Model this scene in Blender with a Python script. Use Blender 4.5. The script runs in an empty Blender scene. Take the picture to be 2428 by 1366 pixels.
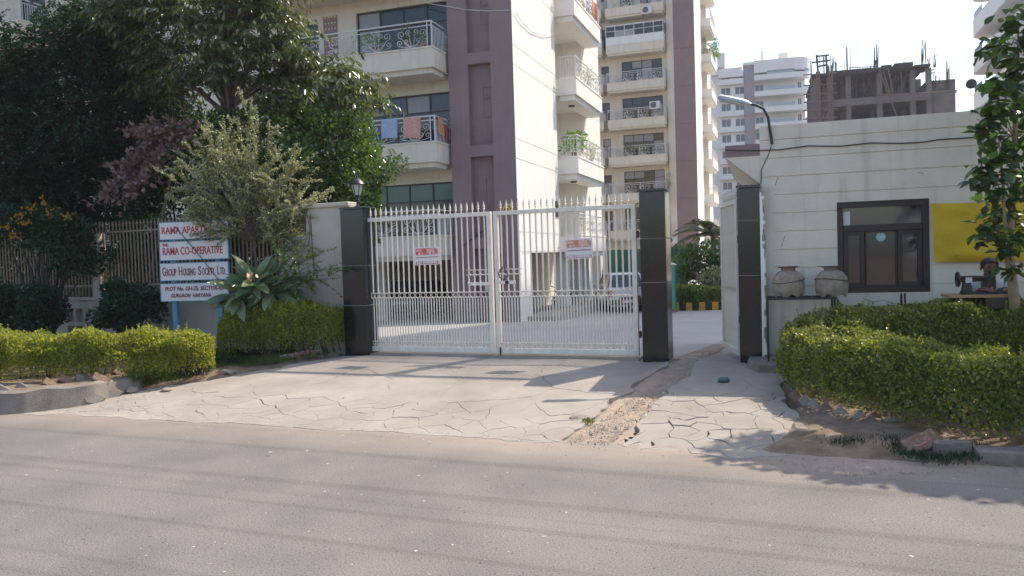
import bpy, bmesh, math, random
import numpy as np
from mathutils import Vector, Matrix, noise as mnoise
SC = bpy.context.scene
COL = SC.collection
rad = math.radians
random.seed(7)
RNG = np.random.default_rng(11)

# ------------------------------------------------------------------ camera
FPX, CX, CY = 1900.0, 1214.0, 683.0
PITCH, ROLL, EYE = rad(-2.2), rad(1.78), 1.5
fw = Vector((0, math.cos(PITCH), math.sin(PITCH)))
_r0 = Vector((1, 0, 0)); _u0 = Vector((0, -math.sin(PITCH), math.cos(PITCH)))
cr = _r0 * math.cos(ROLL) - _u0 * math.sin(ROLL)
cu = _u0 * math.cos(ROLL) + _r0 * math.sin(ROLL)
EYEP = Vector((0, 0, EYE))
cam = bpy.data.cameras.new("camera"); camo = bpy.data.objects.new("camera", cam); COL.objects.link(camo)
cam.sensor_width = 36; cam.lens = FPX / 2428 * 36; cam.clip_end = 3000; cam.clip_start = .05
M = Matrix((cr, cu, -fw)).transposed().to_4x4(); M.translation = EYEP
camo.matrix_world = M
SC.camera = camo

# ------------------------------------------------------------------ sky, sun, exposure
SUN_EL, SUN_AZ = 51.5, 58.0      # azimuth from +Y towards +X
W = bpy.data.worlds.new("World"); SC.world = W; W.use_nodes = True
nt = W.node_tree; nt.nodes.clear()
wo = nt.nodes.new("ShaderNodeOutputWorld"); bg = nt.nodes.new("ShaderNodeBackground"); sky = nt.nodes.new("ShaderNodeTexSky")
sky.sky_type = 'NISHITA'; sky.sun_disc = False
sky.sun_elevation = rad(SUN_EL); sky.sun_rotation = rad(SUN_AZ)
sky.air_density = 1.0; sky.dust_density = 2.0; sky.ozone_density = 1.0
bg.inputs[1].default_value = 0.15
nt.links.new(sky.outputs[0], bg.inputs[0]); nt.links.new(bg.outputs[0], wo.inputs[0])
sl = bpy.data.lights.new("sun", 'SUN'); so = bpy.data.objects.new("sun", sl); COL.objects.link(so)
sl.energy = 3.2; sl.angle = rad(.5); sl.color = (1, .90, .76)
SUNV = Vector((math.sin(rad(SUN_AZ)) * math.cos(rad(SUN_EL)), math.cos(rad(SUN_AZ)) * math.cos(rad(SUN_EL)), math.sin(rad(SUN_EL))))
so.rotation_euler = SUNV.to_track_quat('Z', 'Y').to_euler()
so.location = (0, 0, 60)
vs = SC.view_settings; vs.view_transform = 'Standard'; vs.look = 'None'; vs.exposure = 1.0; vs.gamma = 1; vs.use_curve_mapping = False
SC.cycles.max_bounces = 6; SC.cycles.diffuse_bounces = 3; SC.cycles.glossy_bounces = 3; SC.cycles.transmission_bounces = 4
SC.cycles.transparent_max_bounces = 6; SC.cycles.caustics_reflective = False; SC.cycles.caustics_refractive = False
SC.cycles.use_denoising = True

# ------------------------------------------------------------------ measuring helpers (photo pixel -> place)
def ray(px, py):
    return fw + cr * ((px - CX) / FPX) - cu * ((py - CY) / FPX)
def at(px, py, Y):
    d = ray(px, py); return EYEP + d * (Y / d.y)
class Fr:
    """local frame: x along d (to the right), y along b (into depth), z up"""
    def __init__(s, o, th):
        s.o = Vector((o[0], o[1], 0)); s.th = rad(th)
        s.d = Vector((math.cos(s.th), -math.sin(s.th), 0)); s.b = Vector((math.sin(s.th), math.cos(s.th), 0))
    def loc(s, P):
        q = Vector(P) - s.o; return Vector((q.dot(s.d), q.dot(s.b), P[2]))
    def wld(s, u, w, z=0):
        return s.o + s.d * u + s.b * w + Vector((0, 0, z))
    def hit(s, px, py, w=0.0):
        r = ray(px, py); q = EYEP - s.o
        t = (w - q.dot(s.b)) / r.dot(s.b); P = EYEP + r * t
        return (P - s.o).dot(s.d), P.z
    def hits(s, px, py, u=0.0):      # on a plane of constant u: returns (w, z)
        r = ray(px, py); q = EYEP - s.o
        t = (u - q.dot(s.d)) / r.dot(s.d); P = EYEP + r * t
        return (P - s.o).dot(s.b), P.z
GATE = Fr((-2.3, 13.0), 22)
RAMP = 3.73      # the driveway climbs from the road to the gate over this length
def gz(x, y):
    w = (x - GATE.o.x) * GATE.b.x + (y - GATE.o.y) * GATE.b.y
    if w < 0: return -.30 * min(max((-w - .3) / (RAMP - .3), 0), 1)
    return -min(max(w - .6, 0) * .048, .78)
def gnd(px, py, dz=0.0):
    d = ray(px, py); z = 0
    for _ in range(12):
        P = EYEP + d * ((z + dz - EYE) / d.z); z = .5 * z + .5 * gz(P.x, P.y)
    return P
gndz = gnd

# ------------------------------------------------------------------ materials
MATS = {}
def _nodes(name):
    m = bpy.data.materials.new(name); m.use_nodes = True
    n = m.node_tree.nodes; n.clear()
    o = n.new("ShaderNodeOutputMaterial"); p = n.new("ShaderNodeBsdfPrincipled")
    m.node_tree.links.new(p.outputs[0], o.inputs[0])
    MATS[name] = m
    return m, n, m.node_tree.links, p, o
def mat(name, c, rough=.6, var=.0, vscale=3.0, bump=0.0, bscale=60.0, metal=0, spec=.5, c2=None, stain=0, stretch=None, coat=0):
    """principled paint/stone with soft colour variation, optional drip stains and fine bump"""
    m, n, L, p, o = _nodes(name)
    p.inputs['Roughness'].default_value = rough; p.inputs['Metallic'].default_value = metal
    p.inputs['Specular IOR Level'].default_value = spec
    p.inputs['Base Color'].default_value = (*c, 1)
    if coat: p.inputs['Coat Weight'].default_value = coat; p.inputs['Coat Roughness'].default_value = .08
    tc = n.new("ShaderNodeTexCoord"); src = tc.outputs['Object']
    if stretch:
        mp = n.new("ShaderNodeMapping"); mp.inputs['Scale'].default_value = stretch; L.new(src, mp.inputs[0]); src = mp.outputs[0]
    if var or c2:
        t = n.new("ShaderNodeTexNoise"); t.inputs['Scale'].default_value = vscale; t.inputs['Detail'].default_value = 6; t.inputs['Roughness'].default_value = .65
        L.new(src, t.inputs['Vector'])
        r = n.new("ShaderNodeValToRGB"); r.color_ramp.elements[0].position = .32; r.color_ramp.elements[1].position = .68
        a = tuple(x * (1 - var) for x in c); b = c2 if c2 else tuple(min(x * (1 + var), 1) for x in c)
        r.color_ramp.elements[0].color = (*a, 1); r.color_ramp.elements[1].color = (*b, 1)
        L.new(t.outputs['Fac'], r.inputs[0]); out = r.outputs[0]
        if stain:
            t2 = n.new("ShaderNodeTexNoise"); mp = n.new("ShaderNodeMapping"); mp.inputs['Scale'].default_value = (5, 5, .45)
            L.new(tc.outputs['Object'], mp.inputs[0]); L.new(mp.outputs[0], t2.inputs['Vector']); t2.inputs['Scale'].default_value = 1.3; t2.inputs['Detail'].default_value = 5
            r2 = n.new("ShaderNodeValToRGB"); r2.color_ramp.elements[0].position = .55; r2.color_ramp.elements[1].position = .8
            r2.color_ramp.elements[0].color = (1, 1, 1, 1); k = 1 - stain; r2.color_ramp.elements[1].color = (k, k * .97, k * .92, 1)
            mx = n.new("ShaderNodeMix"); mx.data_type = 'RGBA'; mx.blend_type = 'MULTIPLY'; mx.inputs[0].default_value = 1
            L.new(t2.outputs['Fac'], r2.inputs[0]); L.new(out, mx.inputs[6]); L.new(r2.outputs[0], mx.inputs[7]); out = mx.outputs[2]
        L.new(out, p.inputs['Base Color'])
    if bump:
        t = n.new("ShaderNodeTexNoise"); t.inputs['Scale'].default_value = bscale; t.inputs['Detail'].default_value = 4
        L.new(src, t.inputs['Vector'])
        b = n.new("ShaderNodeBump"); b.inputs['Strength'].default_value = bump; b.inputs['Distance'].default_value = .02
        L.new(t.outputs['Fac'], b.inputs['Height']); L.new(b.outputs[0], p.inputs['Normal'])
    return m
def leafmat(name, dark, light, trans=.35, rough=.45, spec=.5, tcol=None):
    """leaf: colour differs from leaf to leaf (attribute lv), light passes through"""
    m, n, L, p, o = _nodes(name)
    a = n.new("ShaderNodeAttribute"); a.attribute_name = "lv"
    r = n.new("ShaderNodeValToRGB"); r.color_ramp.elements[0].color = (*dark, 1); r.color_ramp.elements[1].color = (*light, 1)
    L.new(a.outputs['Fac'], r.inputs[0]); L.new(r.outputs[0], p.inputs['Base Color'])
    p.inputs['Roughness'].default_value = rough; p.inputs['Specular IOR Level'].default_value = spec
    t = n.new("ShaderNodeBsdfTranslucent"); mx = n.new("ShaderNodeMixShader"); mx.inputs[0].default_value = trans
    g = n.new("ShaderNodeMix"); g.data_type = 'RGBA'; g.blend_type = 'MULTIPLY'; g.inputs[0].default_value = 1
    L.new(r.outputs[0], g.inputs[6]); g.inputs[7].default_value = (*(tcol or (1.5, 1.6, .7)), 1)
    L.new(g.outputs[2], t.inputs[0]); L.new(p.outputs[0], mx.inputs[1]); L.new(t.outputs[0], mx.inputs[2]); L.new(mx.outputs[0], o.inputs[0])
    return m

mat('cream', (.67, .60, .49), .75, .06, 2.0, .12, 90, stain=.24)
mat('white_wall', (.80, .765, .70), .75, .04, 1.2, .1, 90, stain=.16)
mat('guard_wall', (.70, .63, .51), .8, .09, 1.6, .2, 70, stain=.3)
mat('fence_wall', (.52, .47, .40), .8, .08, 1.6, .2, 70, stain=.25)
mat('mauve', (.26, .18, .18), .75, .06, 1.5, .1, 90, stain=.1)
mat('soffit', (.55, .48, .37), .8, .06, 2)
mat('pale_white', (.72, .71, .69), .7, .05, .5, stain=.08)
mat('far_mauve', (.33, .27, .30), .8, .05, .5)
mat('gate_white', (.75, .69, .59), .4, .09, 5, .05, 80, stain=.2)
mat('rail_white', (.62, .60, .57), .5, .06, 5)
mat('picket', (.26, .205, .145), .6, .12, 6)
mat('granite', (.011, .0125, .015), .12, .5, 40, c2=(.014, .0155, .018), spec=.5)
mat('granite_old', (.035, .03, .027), .3, .4, 3, c2=(.05, .045, .042))
mat('grout', (.55, .54, .52), .9)
mat('black_metal', (.012, .012, .013), .4)
mat('iron', (.02, .018, .017), .6, .3, 20)
mat('rust', (.12, .06, .035), .8, .3, 20)
mat('galv', (.45, .46, .47), .45, .1, 10, metal=.6)
mat('brown_wood', (.03, .019, .015), .45, .25, 4, stretch=(8, 8, 1))
mat('glass_dark', (.012, .014, .016), .06, spec=.6)
mat('glass_guard', (.03, .033, .036), .04, spec=.9)
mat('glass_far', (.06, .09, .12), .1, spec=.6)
mat('curtain', (.30, .31, .33), .5, .15, 6, stretch=(8, 8, .5))
mat('green_glass', (.05, .12, .09), .15)
mat('lamp_glass', (.45, .45, .42), .15)
mat('sign_white', (.70, .66, .66), .5, .04, 4, stain=.1)
mat('sign_red', (.42, .02, .04), .55)
mat('sign_maroon', (.22, .03, .06), .55)
mat('sign_blue', (.10, .27, .42), .5, .15, 8, stain=.2)
mat('notice_red', (.62, .10, .08), .5, .12, 20)
mat('notice_white', (.72, .66, .64), .5, .05, 9)
mat('notice_maroon', (.28, .06, .07), .5)
mat('yellow_cloth', (.62, .40, .02), .8, .08, 4, .25, 14)
mat('burlap', (.31, .25, .195), .95, .35, 9, .6, 120)
mat('clay', (.25, .18, .14), .85, .2, 9, .3, 60)
mat('concrete', (.315, .272, .226), .9, .16, 1.1, .5, 90, c2=(.38, .332, .28))
mat('concrete_in', (.36, .345, .325), .9, .12, .8, .3, 60)
mat('joint', (.13, .105, .08), 1, .35, 8)
mat('kerb', (.21, .18, .15), .9, .2, 6, .4, 60)
mat('kerb_black', (.02, .02, .02), .7, .3, 8)
mat('kerb_yellow', (.58, .27, .02), .7, .12, 8)
mat('brick', (.24, .12, .08), .95, .3, 14, .5, 50, c2=(.28, .20, .15))
mat('brick_pink', (.42, .2, .18), .95, .2, 10, .4, 50)
mat('bark', (.14, .11, .085), .95, .35, 8, .8, 30, stretch=(3, 3, .6))
mat('bark_dark', (.05, .04, .033), .95, .35, 8, .8, 30)
mat('bark_pale', (.27, .2, .13), .9, .25, 8, .5, 30)
mat('soil', (.17, .12, .08), 1, .3, 5, .7, 40, c2=(.26, .19, .13))
mat('sand', (.33, .255, .19), 1, .22, 6, .8, 35)
mat('stone', (.30, .25, .20), .95, .2, 8, .5, 40)
mat('litter', (.7, .68, .66), .7)
mat('green_sheet', (.035, .13, .085), .8, .15, 3, .2, 12)
mat('green_cabinet', (.09, .30, .22), .5, .06, 4)
mat('cabinet_top', (.65, .68, .62), .5)
mat('car_white', (.68, .68, .68), .25, coat=.6)
mat('car_dark', (.02, .022, .025), .2, coat=.6)
mat('car_glass', (.05, .06, .065), .05, spec=.8)
mat('tyre', (.015, .015, .015), .85)
mat('alloy', (.4, .4, .42), .3, metal=.8)
mat('tail_red', (.45, .02, .03), .25)
mat('skin', (.17, .085, .055), .6, .1, 20)
mat('shirt', (.52, .55, .60), .85, .05, 10, .2, 30)
mat('trousers', (.05, .05, .055), .9)
mat('hair', (.01, .009, .008), .5)
mat('table_wood', (.30, .20, .11), .6, .2, 6, stretch=(1, 8, 8))
mat('paper', (.68, .66, .62), .8)
mat('towel_blue', (.32, .41, .52), .95, .25, 18, .4, 60)
mat('towel_coral', (.58, .31, .25), .95, .25, 18, .4, 60)
mat('towel_orange', (.50, .26, .15), .95, .2, 18, .4, 60)
mat('cloth_red', (.30, .06, .05), .95, .2, 18)
mat('cloth_green', (.05, .25, .17), .9, .2, 18)
mat('cloth_orange', (.55, .22, .09), .9, .2, 18)
mat('raw_concrete', (.128, .119, .115), .95, .25, .6, .3, 6)
mat('formwork', (.034, .027, .025), .95, .3, 1.5)  # dark tone also stands in for shade inside the unfinished frame
mat('bamboo', (.13, .10, .082), .9, .2, 2)
mat('rebar', (.055, .045, .045), .8)
mat('dish', (.08, .08, .085), .6)
mat('ac_white', (.62, .62, .60), .5, .05, 6)
mat('yellow_disc', (.5, .32, .05), .6)
mat('flower_yellow', (.28, .17, .015), .6)
mat('flower_pink', (.75, .42, .30), .6)
mat('flower_cream', (.80, .74, .40), .6)
mat('teal_bag', (.03, .10, .10), .5)
leafmat('hedge_leaf', (.14, .18, .035), (.37, .395, .09), .58, .45, .4, (1.6, 1.5, .6))
leafmat('hedge_deep', (.065, .10, .025), (.32, .335, .075), .33, .35, .5, (1.5, 1.5, .5))
leafmat('ficus_leaf', (.045, .085, .022), (.165, .24, .065), .32, .24, .6)
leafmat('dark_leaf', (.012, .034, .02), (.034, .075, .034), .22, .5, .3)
leafmat('palm_leaf', (.05, .07, .026), (.17, .18, .08), .32, .25, .6, (1.3, 1.4, .7))
leafmat('pale_leaf', (.21, .23, .125), (.48, .49, .33), .35, .35, .5, (1.2, 1.2, .7))
leafmat('dry_leaf', (.14, .095, .085), (.32, .235, .215), .25, .6, .3, (1.2, 1, .8))
leafmat('broad_leaf', (.03, .055, .02), (.075, .115, .035), .35, .28, .55, (1.7, 2.1, .7))
leafmat('plumeria_leaf', (.08, .125, .055), (.18, .23, .12), .22, .28, .6)
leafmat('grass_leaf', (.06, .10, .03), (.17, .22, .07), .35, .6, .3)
leafmat('bright_leaf', (.07, .15, .02), (.22, .33, .06), .4, .4, .4)

# ------------------------------------------------------------------ mesh building
class MB:
    def __init__(s): s.v = []; s.f = []; s.mi = []; s.m = 0
    def quad(s, a, b, c, d):
        n = len(s.v); s.v += [tuple(a), tuple(b), tuple(c), tuple(d)]; s.f.append((n, n + 1, n + 2, n + 3)); s.mi.append(s.m)
    def poly(s, pts):
        n = len(s.v); s.v += [tuple(p) for p in pts]; s.f.append(tuple(range(n, n + len(pts)))); s.mi.append(s.m)
    def box(s, x0, x1, y0, y1, z0, z1):
        n = len(s.v)
        s.v += [(x0, y0, z0), (x1, y0, z0), (x1, y1, z0), (x0, y1, z0), (x0, y0, z1), (x1, y0, z1), (x1, y1, z1), (x0, y1, z1)]
        for f in ((3, 2, 1, 0), (4, 5, 6, 7), (0, 1, 5, 4), (1, 2, 6, 5), (2, 3, 7, 6), (3, 0, 4, 7)):
            s.f.append(tuple(n + i for i in f)); s.mi.append(s.m)
    def bbox(s, x0, x1, y0, y1, z0, z1, b=.01):
        """box with chamfered vertical and top edges"""
        ring = lambda i, z: [(x0 + i + b, y0 + i, z), (x1 - i - b, y0 + i, z), (x1 - i, y0 + i + b, z), (x1 - i, y1 - i - b, z), (x1 - i - b, y1 - i, z), (x0 + i + b, y1 - i, z), (x0 + i, y1 - i - b, z), (x0 + i, y0 + i + b, z)]
        s.loft([ring(0, z0), ring(0, z1 - b), ring(b, z1)], True, True)
    def loft(s, rings, cap0=False, cap1=False, closed=True):
        n = len(s.v); k = len(rings[0])
        for r in rings: s.v += [tuple(p) for p in r]
        for i in range(len(rings) - 1):
            for j in range(k if closed else k - 1):
                a = n + i * k + j; b = n + i * k + (j + 1) % k
                s.f.append((a, b, b + k, a + k)); s.mi.append(s.m)
        if cap0: s.f.append(tuple(n + j for j in reversed(range(k)))); s.mi.append(s.m)
        if cap1: s.f.append(tuple(n + (len(rings) - 1) * k + j for j in range(k))); s.mi.append(s.m)
    def tube(s, pts, r, n=6, cap=True, closed=False):
        pts = [Vector(p) for p in pts]; rings = []
        up = None
        for i, p in enumerate(pts):
            if closed: t = (pts[(i + 1) % len(pts)] - pts[i - 1])
            else: t = (pts[min(i + 1, len(pts) - 1)] - pts[max(i - 1, 0)])
            t = t.normalized() if t.length > 1e-9 else Vector((0, 0, 1))
            if up is None: up = Vector((0, 0, 1)) if abs(t.z) < .9 else Vector((1, 0, 0))
            x = t.cross(up)
            if x.length < 1e-4: x = t.cross(Vector((.3, .8, .5)))
            x.normalize(); y = x.cross(t); up = y
            rr = r[i] if isinstance(r, (list, tuple)) else r
            rings.append([p + (x * math.cos(2 * math.pi * j / n) + y * math.sin(2 * math.pi * j / n)) * rr for j in range(n)])
        if closed: rings.append(rings[0])
        s.loft(rings, cap and not closed, cap and not closed)
    def lathe(s, prof, n=16, c=(0, 0, 0)):
        rings = [[(c[0] + r * math.cos(2 * math.pi * j / n), c[1] + r * math.sin(2 * math.pi * j / n), c[2] + z) for j in range(n)] for r, z in prof]
        s.loft(rings, True, True)
    def prism(s, poly, f0, f1):
        """poly of 2-tuples mapped by f0, f1 to the two end faces"""
        a = [f0(*p) for p in poly]; b = [f1(*p) for p in poly]
        s.loft([a, b], True, True)
    def cells(s, ax, bx, depth, place, reveal=.12, dmats=None):
        """wall as a grid of cells: depth(i, j) -> depth of the cell, None = open hole; place(a, b, dep) -> point"""
        na, nb = len(ax) - 1, len(bx) - 1
        D = [[depth((ax[i] + ax[i + 1]) / 2, (bx[j] + bx[j + 1]) / 2) for j in range(nb)] for i in range(na)]
        for i in range(na):
            for j in range(nb):
                d = D[i][j]; a0, a1, b0, b1 = ax[i], ax[i + 1], bx[j], bx[j + 1]
                if d is not None: s.quad(place(a0, b0, d), place(a1, b0, d), place(a1, b1, d), place(a0, b1, d))
                dd = reveal if d is None else d
                if i + 1 < na:
                    e = D[i + 1][j]; ee = reveal if e is None else e
                    if abs(dd - ee) > 1e-6: s.quad(place(a1, b0, dd), place(a1, b0, ee), place(a1, b1, ee), place(a1, b1, dd))
                if j + 1 < nb:
                    e = D[i][j + 1]; ee = reveal if e is None else e
                    if abs(dd - ee) > 1e-6: s.quad(place(a0, b1, dd), place(a1, b1, dd), place(a1, b1, ee), place(a0, b1, ee))
    def add(s, o, xf=None):
        n = len(s.v); s.v += [tuple(xf @ Vector(p)) for p in o.v] if xf is not None else o.v
        s.f += [tuple(n + i for i in f) for f in o.f]; s.mi += [s.m] * len(o.f)
    def mesh(s, name, mats, smooth=False, recalc=True):
        me = bpy.data.meshes.new(name); me.from_pydata(s.v, [], s.f)
        for m in (mats if isinstance(mats, (list, tuple)) else [mats]): me.materials.append(MATS[m])
        if len(me.materials) > 1: me.polygons.foreach_set('material_index', s.mi)
        if recalc:
            bm = bmesh.new(); bm.from_mesh(me); bmesh.ops.remove_doubles(bm, verts=bm.verts, dist=1e-5)
            bmesh.ops.recalc_face_normals(bm, faces=bm.faces); bm.to_mesh(me); bm.free()
        if smooth:
            me.polygons.foreach_set('use_smooth', [True] * len(me.polygons))
            try: me.set_sharp_from_angle(angle=rad(38))
            except Exception: pass
        me.update(); return me
def link(name, data, parent=None, loc=None, rot=None, kind=None, label=None):
    o = bpy.data.objects.new(name, data); COL.objects.link(o)
    if parent is not None: o.parent = parent
    if loc is not None: o.location = loc
    if rot is not None: o.rotation_euler = rot
    if kind: o['kind'] = kind
    if label: o['label'] = label
    return o
def part(name, mb, mats, parent=None, smooth=False, loc=None, rot=None, kind=None, label=None, recalc=True):
    return link(name, mb.mesh(name, mats, smooth, recalc), parent, loc, rot, kind, label)
def tag(o, label, cat, group=None):
    o['label'] = label; o['category'] = cat
    if group: o['group'] = group
    return o
def thing(name, label, cat, loc=(0, 0, 0), rz=0.0, group=None):
    o = bpy.data.objects.new(name, None); COL.objects.link(o); o.empty_display_size = .2
    o.location = loc; o.rotation_euler = (0, 0, rz)
    return tag(o, label, cat, group)
def frthing(name, label, cat, fr, u=0, w=0, z=0, group=None):
    """thing whose local axes are those of a frame, based at (u, w, z)"""
    return thing(name, label, cat, fr.wld(u, w, z), -fr.th, group)
def copy_tree(o, parent=None):
    c = o.copy(); COL.objects.link(c); c.parent = parent
    for ch in o.children: copy_tree(ch, c)
    return c
def text(body, size, bold=0.0, xs=1.0, align='CENTER', depth=.002):
    cu_ = bpy.data.curves.new("lettering", 'FONT'); cu_.body = body; cu_.size = size; cu_.align_x = align; cu_.align_y = 'CENTER'
    cu_.offset = bold; cu_.extrude = depth; cu_.resolution_u = 3
    o = bpy.data.objects.new("lettering", cu_); COL.objects.link(o)
    dg = bpy.context.evaluated_depsgraph_get()
    me = bpy.data.meshes.new_from_object(o.evaluated_get(dg)); me.name = "lettering"
    bpy.data.objects.remove(o); bpy.data.curves.remove(cu_)
    me.transform(Matrix.Rotation(rad(90), 4, 'X') @ Matrix.Diagonal((xs, 1, 1, 1)))
    return me
def put_text(body, size, mname, parent, x, y, z, bold=0.0, width=None, xs=1.0, align='CENTER', shear=0):
    me = text(body, size, bold, xs, align)
    if width:
        xx = [v.co.x for v in me.vertices]; k = width / max(max(xx) - min(xx), 1e-6)
        me.transform(Matrix.Diagonal((k, 1, 1, 1)))
    if shear: me.transform(Matrix.Shear('XZ', 4, (shear, 0)) if False else Matrix(((1, 0, shear, 0), (0, 1, 0, 0), (0, 0, 1, 0), (0, 0, 0, 1))))
    me.materials.clear(); me.materials.append(MATS[mname])
    return link("lettering", me, parent, (x, y, z))

# ------------------------------------------------------------------ foliage
def unit(a): return a / np.maximum(np.linalg.norm(a, axis=1, keepdims=True), 1e-9)
def leaf_obj(name, P, D, N, L, Wd, mname, parent=None, fold=.3, kind='stuff', lv=None, wide=.45, droop=0.0):
    """many folded leaves in one mesh: base P, direction D, up-normal N, length L, half width Wd"""
    n = len(P); D = unit(D); S = unit(np.cross(D, N)); Nn = np.cross(S, D)
    L = np.broadcast_to(np.asarray(L, float), (n,))[:, None]; Wd = np.broadcast_to(np.asarray(Wd, float), (n,))[:, None]
    V = np.empty((n, 4, 3))
    V[:, 0] = P; V[:, 2] = P + D * L - Nn * L * droop
    mid = P + D * L * wide
    V[:, 1] = mid + S * Wd + Nn * Wd * fold; V[:, 3] = mid - S * Wd + Nn * Wd * fold
    me = bpy.data.meshes.new(name); me.vertices.add(n * 4); me.vertices.foreach_set('co', V.astype(np.float32).ravel())
    base = (np.arange(n) * 4)[:, None]; T = np.concatenate([base + [0, 1, 2], base + [0, 2, 3]], 1).ravel()
    me.loops.add(n * 6); me.loops.foreach_set('vertex_index', T.astype(np.int32))
    me.polygons.add(n * 2); me.polygons.foreach_set('loop_start', np.arange(0, n * 6, 3, dtype=np.int32))
    at_ = me.attributes.new('lv', 'FLOAT', 'FACE')
    lv = RNG.random(n) if lv is None else lv
    at_.data.foreach_set('value', np.repeat(lv, 2).astype(np.float32))
    me.materials.append(MATS[mname]); me.update(); me.validate()
    return link(name, me, parent, kind=kind)
def rnd_dirs(n): return unit(RNG.normal(size=(n, 3)))
def clumps(centers, radii, per, flat=1.0):
    """points scattered round clump centres; returns points and outward directions"""
    C = np.asarray(centers, float); R = np.asarray(radii, float)
    idx = np.repeat(np.arange(len(C)), per)
    d = rnd_dirs(len(idx)); r = RNG.random(len(idx)) ** .45
    d[:, 2] *= flat
    P = C[idx] + d * (r * R[idx])[:, None]
    return P, d
def ell_points(c, rxyz, n, shell=.5, squash_below=.7, lump=.18):
    """clump centres in an ellipsoid, mostly near its surface"""
    d = rnd_dirs(n); d[:, 2] = np.where(d[:, 2] < 0, d[:, 2] * squash_below, d[:, 2])
    r = shell + (1 - shell) * RNG.random(n) ** .6
    r *= 1 + lump * RNG.normal(size=n)
    return np.asarray(c) + d * r[:, None] * np.asarray(rxyz)
def limbs(mb, base, targets, r0, split=.5, n=5, sag=.0):
    """branches from a base point to each target, tapering"""
    b = Vector(base)
    for t in targets:
        t = Vector(t); m = b.lerp(t, .5) + Vector((random.uniform(-.12, .12), random.uniform(-.12, .12), .12 * (t - b).length))
        pts = [b, b.lerp(m, .55), m, m.lerp(t, .55) + Vector((0, 0, -sag)), t]
        mb.tube(pts, [r0, r0 * .8, r0 * .55, r0 * .35, r0 * .12], n)
# ================================================================== GROUND
ROAD = Fr((0, 8.03), 22)
def mat_road():
    m, n, L, p, o = _nodes('asphalt')
    tc = n.new("ShaderNodeTexCoord"); p.inputs['Roughness'].default_value = .85; p.inputs['Specular IOR Level'].default_value = .3
    def noise(scale, detail, sc=None, loc=None):
        t = n.new("ShaderNodeTexNoise"); t.inputs['Scale'].default_value = scale; t.inputs['Detail'].default_value = detail
        mp = n.new("ShaderNodeMapping"); mp.inputs['Scale'].default_value = sc or (1, 1, 1)
        if loc: mp.inputs['Location'].default_value = loc
        L.new(tc.outputs['Object'], mp.inputs[0]); L.new(mp.outputs[0], t.inputs['Vector']); return t.outputs['Fac']
    def ramp(f, p0, p1, c0, c1):
        r = n.new("ShaderNodeValToRGB"); r.color_ramp.elements[0].position = p0; r.color_ramp.elements[1].position = p1
        r.color_ramp.elements[0].color = (*c0, 1); r.color_ramp.elements[1].color = (*c1, 1); L.new(f, r.inputs[0]); return r
    def mix(a, b, f=None, mode='MULTIPLY', k=1):
        x = n.new("ShaderNodeMix"); x.data_type = 'RGBA'; x.blend_type = mode; x.inputs[0].default_value = k
        if f is not None: L.new(f, x.inputs[0])
        L.new(a, x.inputs[6]); L.new(b, x.inputs[7]); return x.outputs[2]
    base = ramp(noise(1.1, 5), .3, .7, (.168, .155, .143), (.225, .207, .190)).outputs[0]
    base = mix(base, ramp(noise(.32, 4, None, (2, 5, 0)), .35, .65, (.88, .875, .87), (1.05, 1.04, 1.03)).outputs[0])
    # worn dark tyre tracks running along the road
    tr = ramp(noise(1, 1.5, (.03, 5.2, 1), (3.7, .6, 0)), .36, .44, (.86, .855, .85), (1, 1, 1)).outputs[0]
    c = mix(base, tr)
    agg = ramp(noise(85, 3), .33, .66, (.6, .59, .58), (1.2, 1.2, 1.2)).outputs[0]
    c = mix(c, agg)
    pit = ramp(noise(34, 3), .30, .36, (.45, .43, .42), (1, 1, 1)).outputs[0]
    c = mix(c, pit)
    chip = ramp(noise(16, 2, None, (5, 2, 0)), .735, .75, (0, 0, 0), (1, 1, 1)).outputs[0]
    lightc = n.new("ShaderNodeRGB"); lightc.outputs[0].default_value = (.5, .46, .43, 1)
    c = mix(c, lightc.outputs[0], chip, 'MIX')
    # sand drifted against the edge: more of it close to y = 0
    sx = n.new("ShaderNodeSeparateXYZ"); L.new(tc.outputs['Object'], sx.inputs[0])
    ma = n.new("ShaderNodeMath"); ma.operation = 'MULTIPLY_ADD'; ma.inputs[1].default_value = .75; ma.inputs[2].default_value = .78; L.new(sx.outputs['Y'], ma.inputs[0])
    mb_ = n.new("ShaderNodeMath"); mb_.operation = 'MULTIPLY'; L.new(ma.outputs[0], mb_.inputs[0])
    nz = ramp(noise(.9, 5, (.5, 1, 1)), .3, .7, (.35, .35, .35), (1.2, 1.2, 1.2)).outputs[0]
    L.new(nz, mb_.inputs[1]); mb_.use_clamp = True
    sand = n.new("ShaderNodeRGB"); sand.outputs[0].default_value = (.38, .30, .235, 1)
    c = mix(c, sand.outputs[0], mb_.outputs[0], 'MIX')
    L.new(c, p.inputs['Base Color'])
    b = n.new("ShaderNodeBump"); b.inputs['Strength'].default_value = .4; b.inputs['Distance'].default_value = .010
    L.new(noise(95, 4), b.inputs['Height']); L.new(b.outputs[0], p.inputs['Normal'])
mat_road()

def struct(name, mb, mats, **k): return part(name, mb, mats, kind='structure', **k)

# base ground: one sheet to the horizon
xs = [-900, -300, -120, -60, -40] + list(np.arange(-30, 42, 1.5)) + [60, 120, 300, 900]
ys = [-400, -100, -40, -20, -10] + list(np.arange(-6, 40, .8)) + [60, 120, 300, 900, 2000]
g = MB()
for x in xs:
    for y in ys: g.v.append((x, y, gz(x, y) - .10))
for i in range(len(xs) - 1):
    for j in range(len(ys) - 1):
        k = i * len(ys) + j; g.f.append((k, k + len(ys), k + len(ys) + 1, k + 1)); g.mi.append(0)
struct('ground', g, 'soil', recalc=False)

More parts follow.
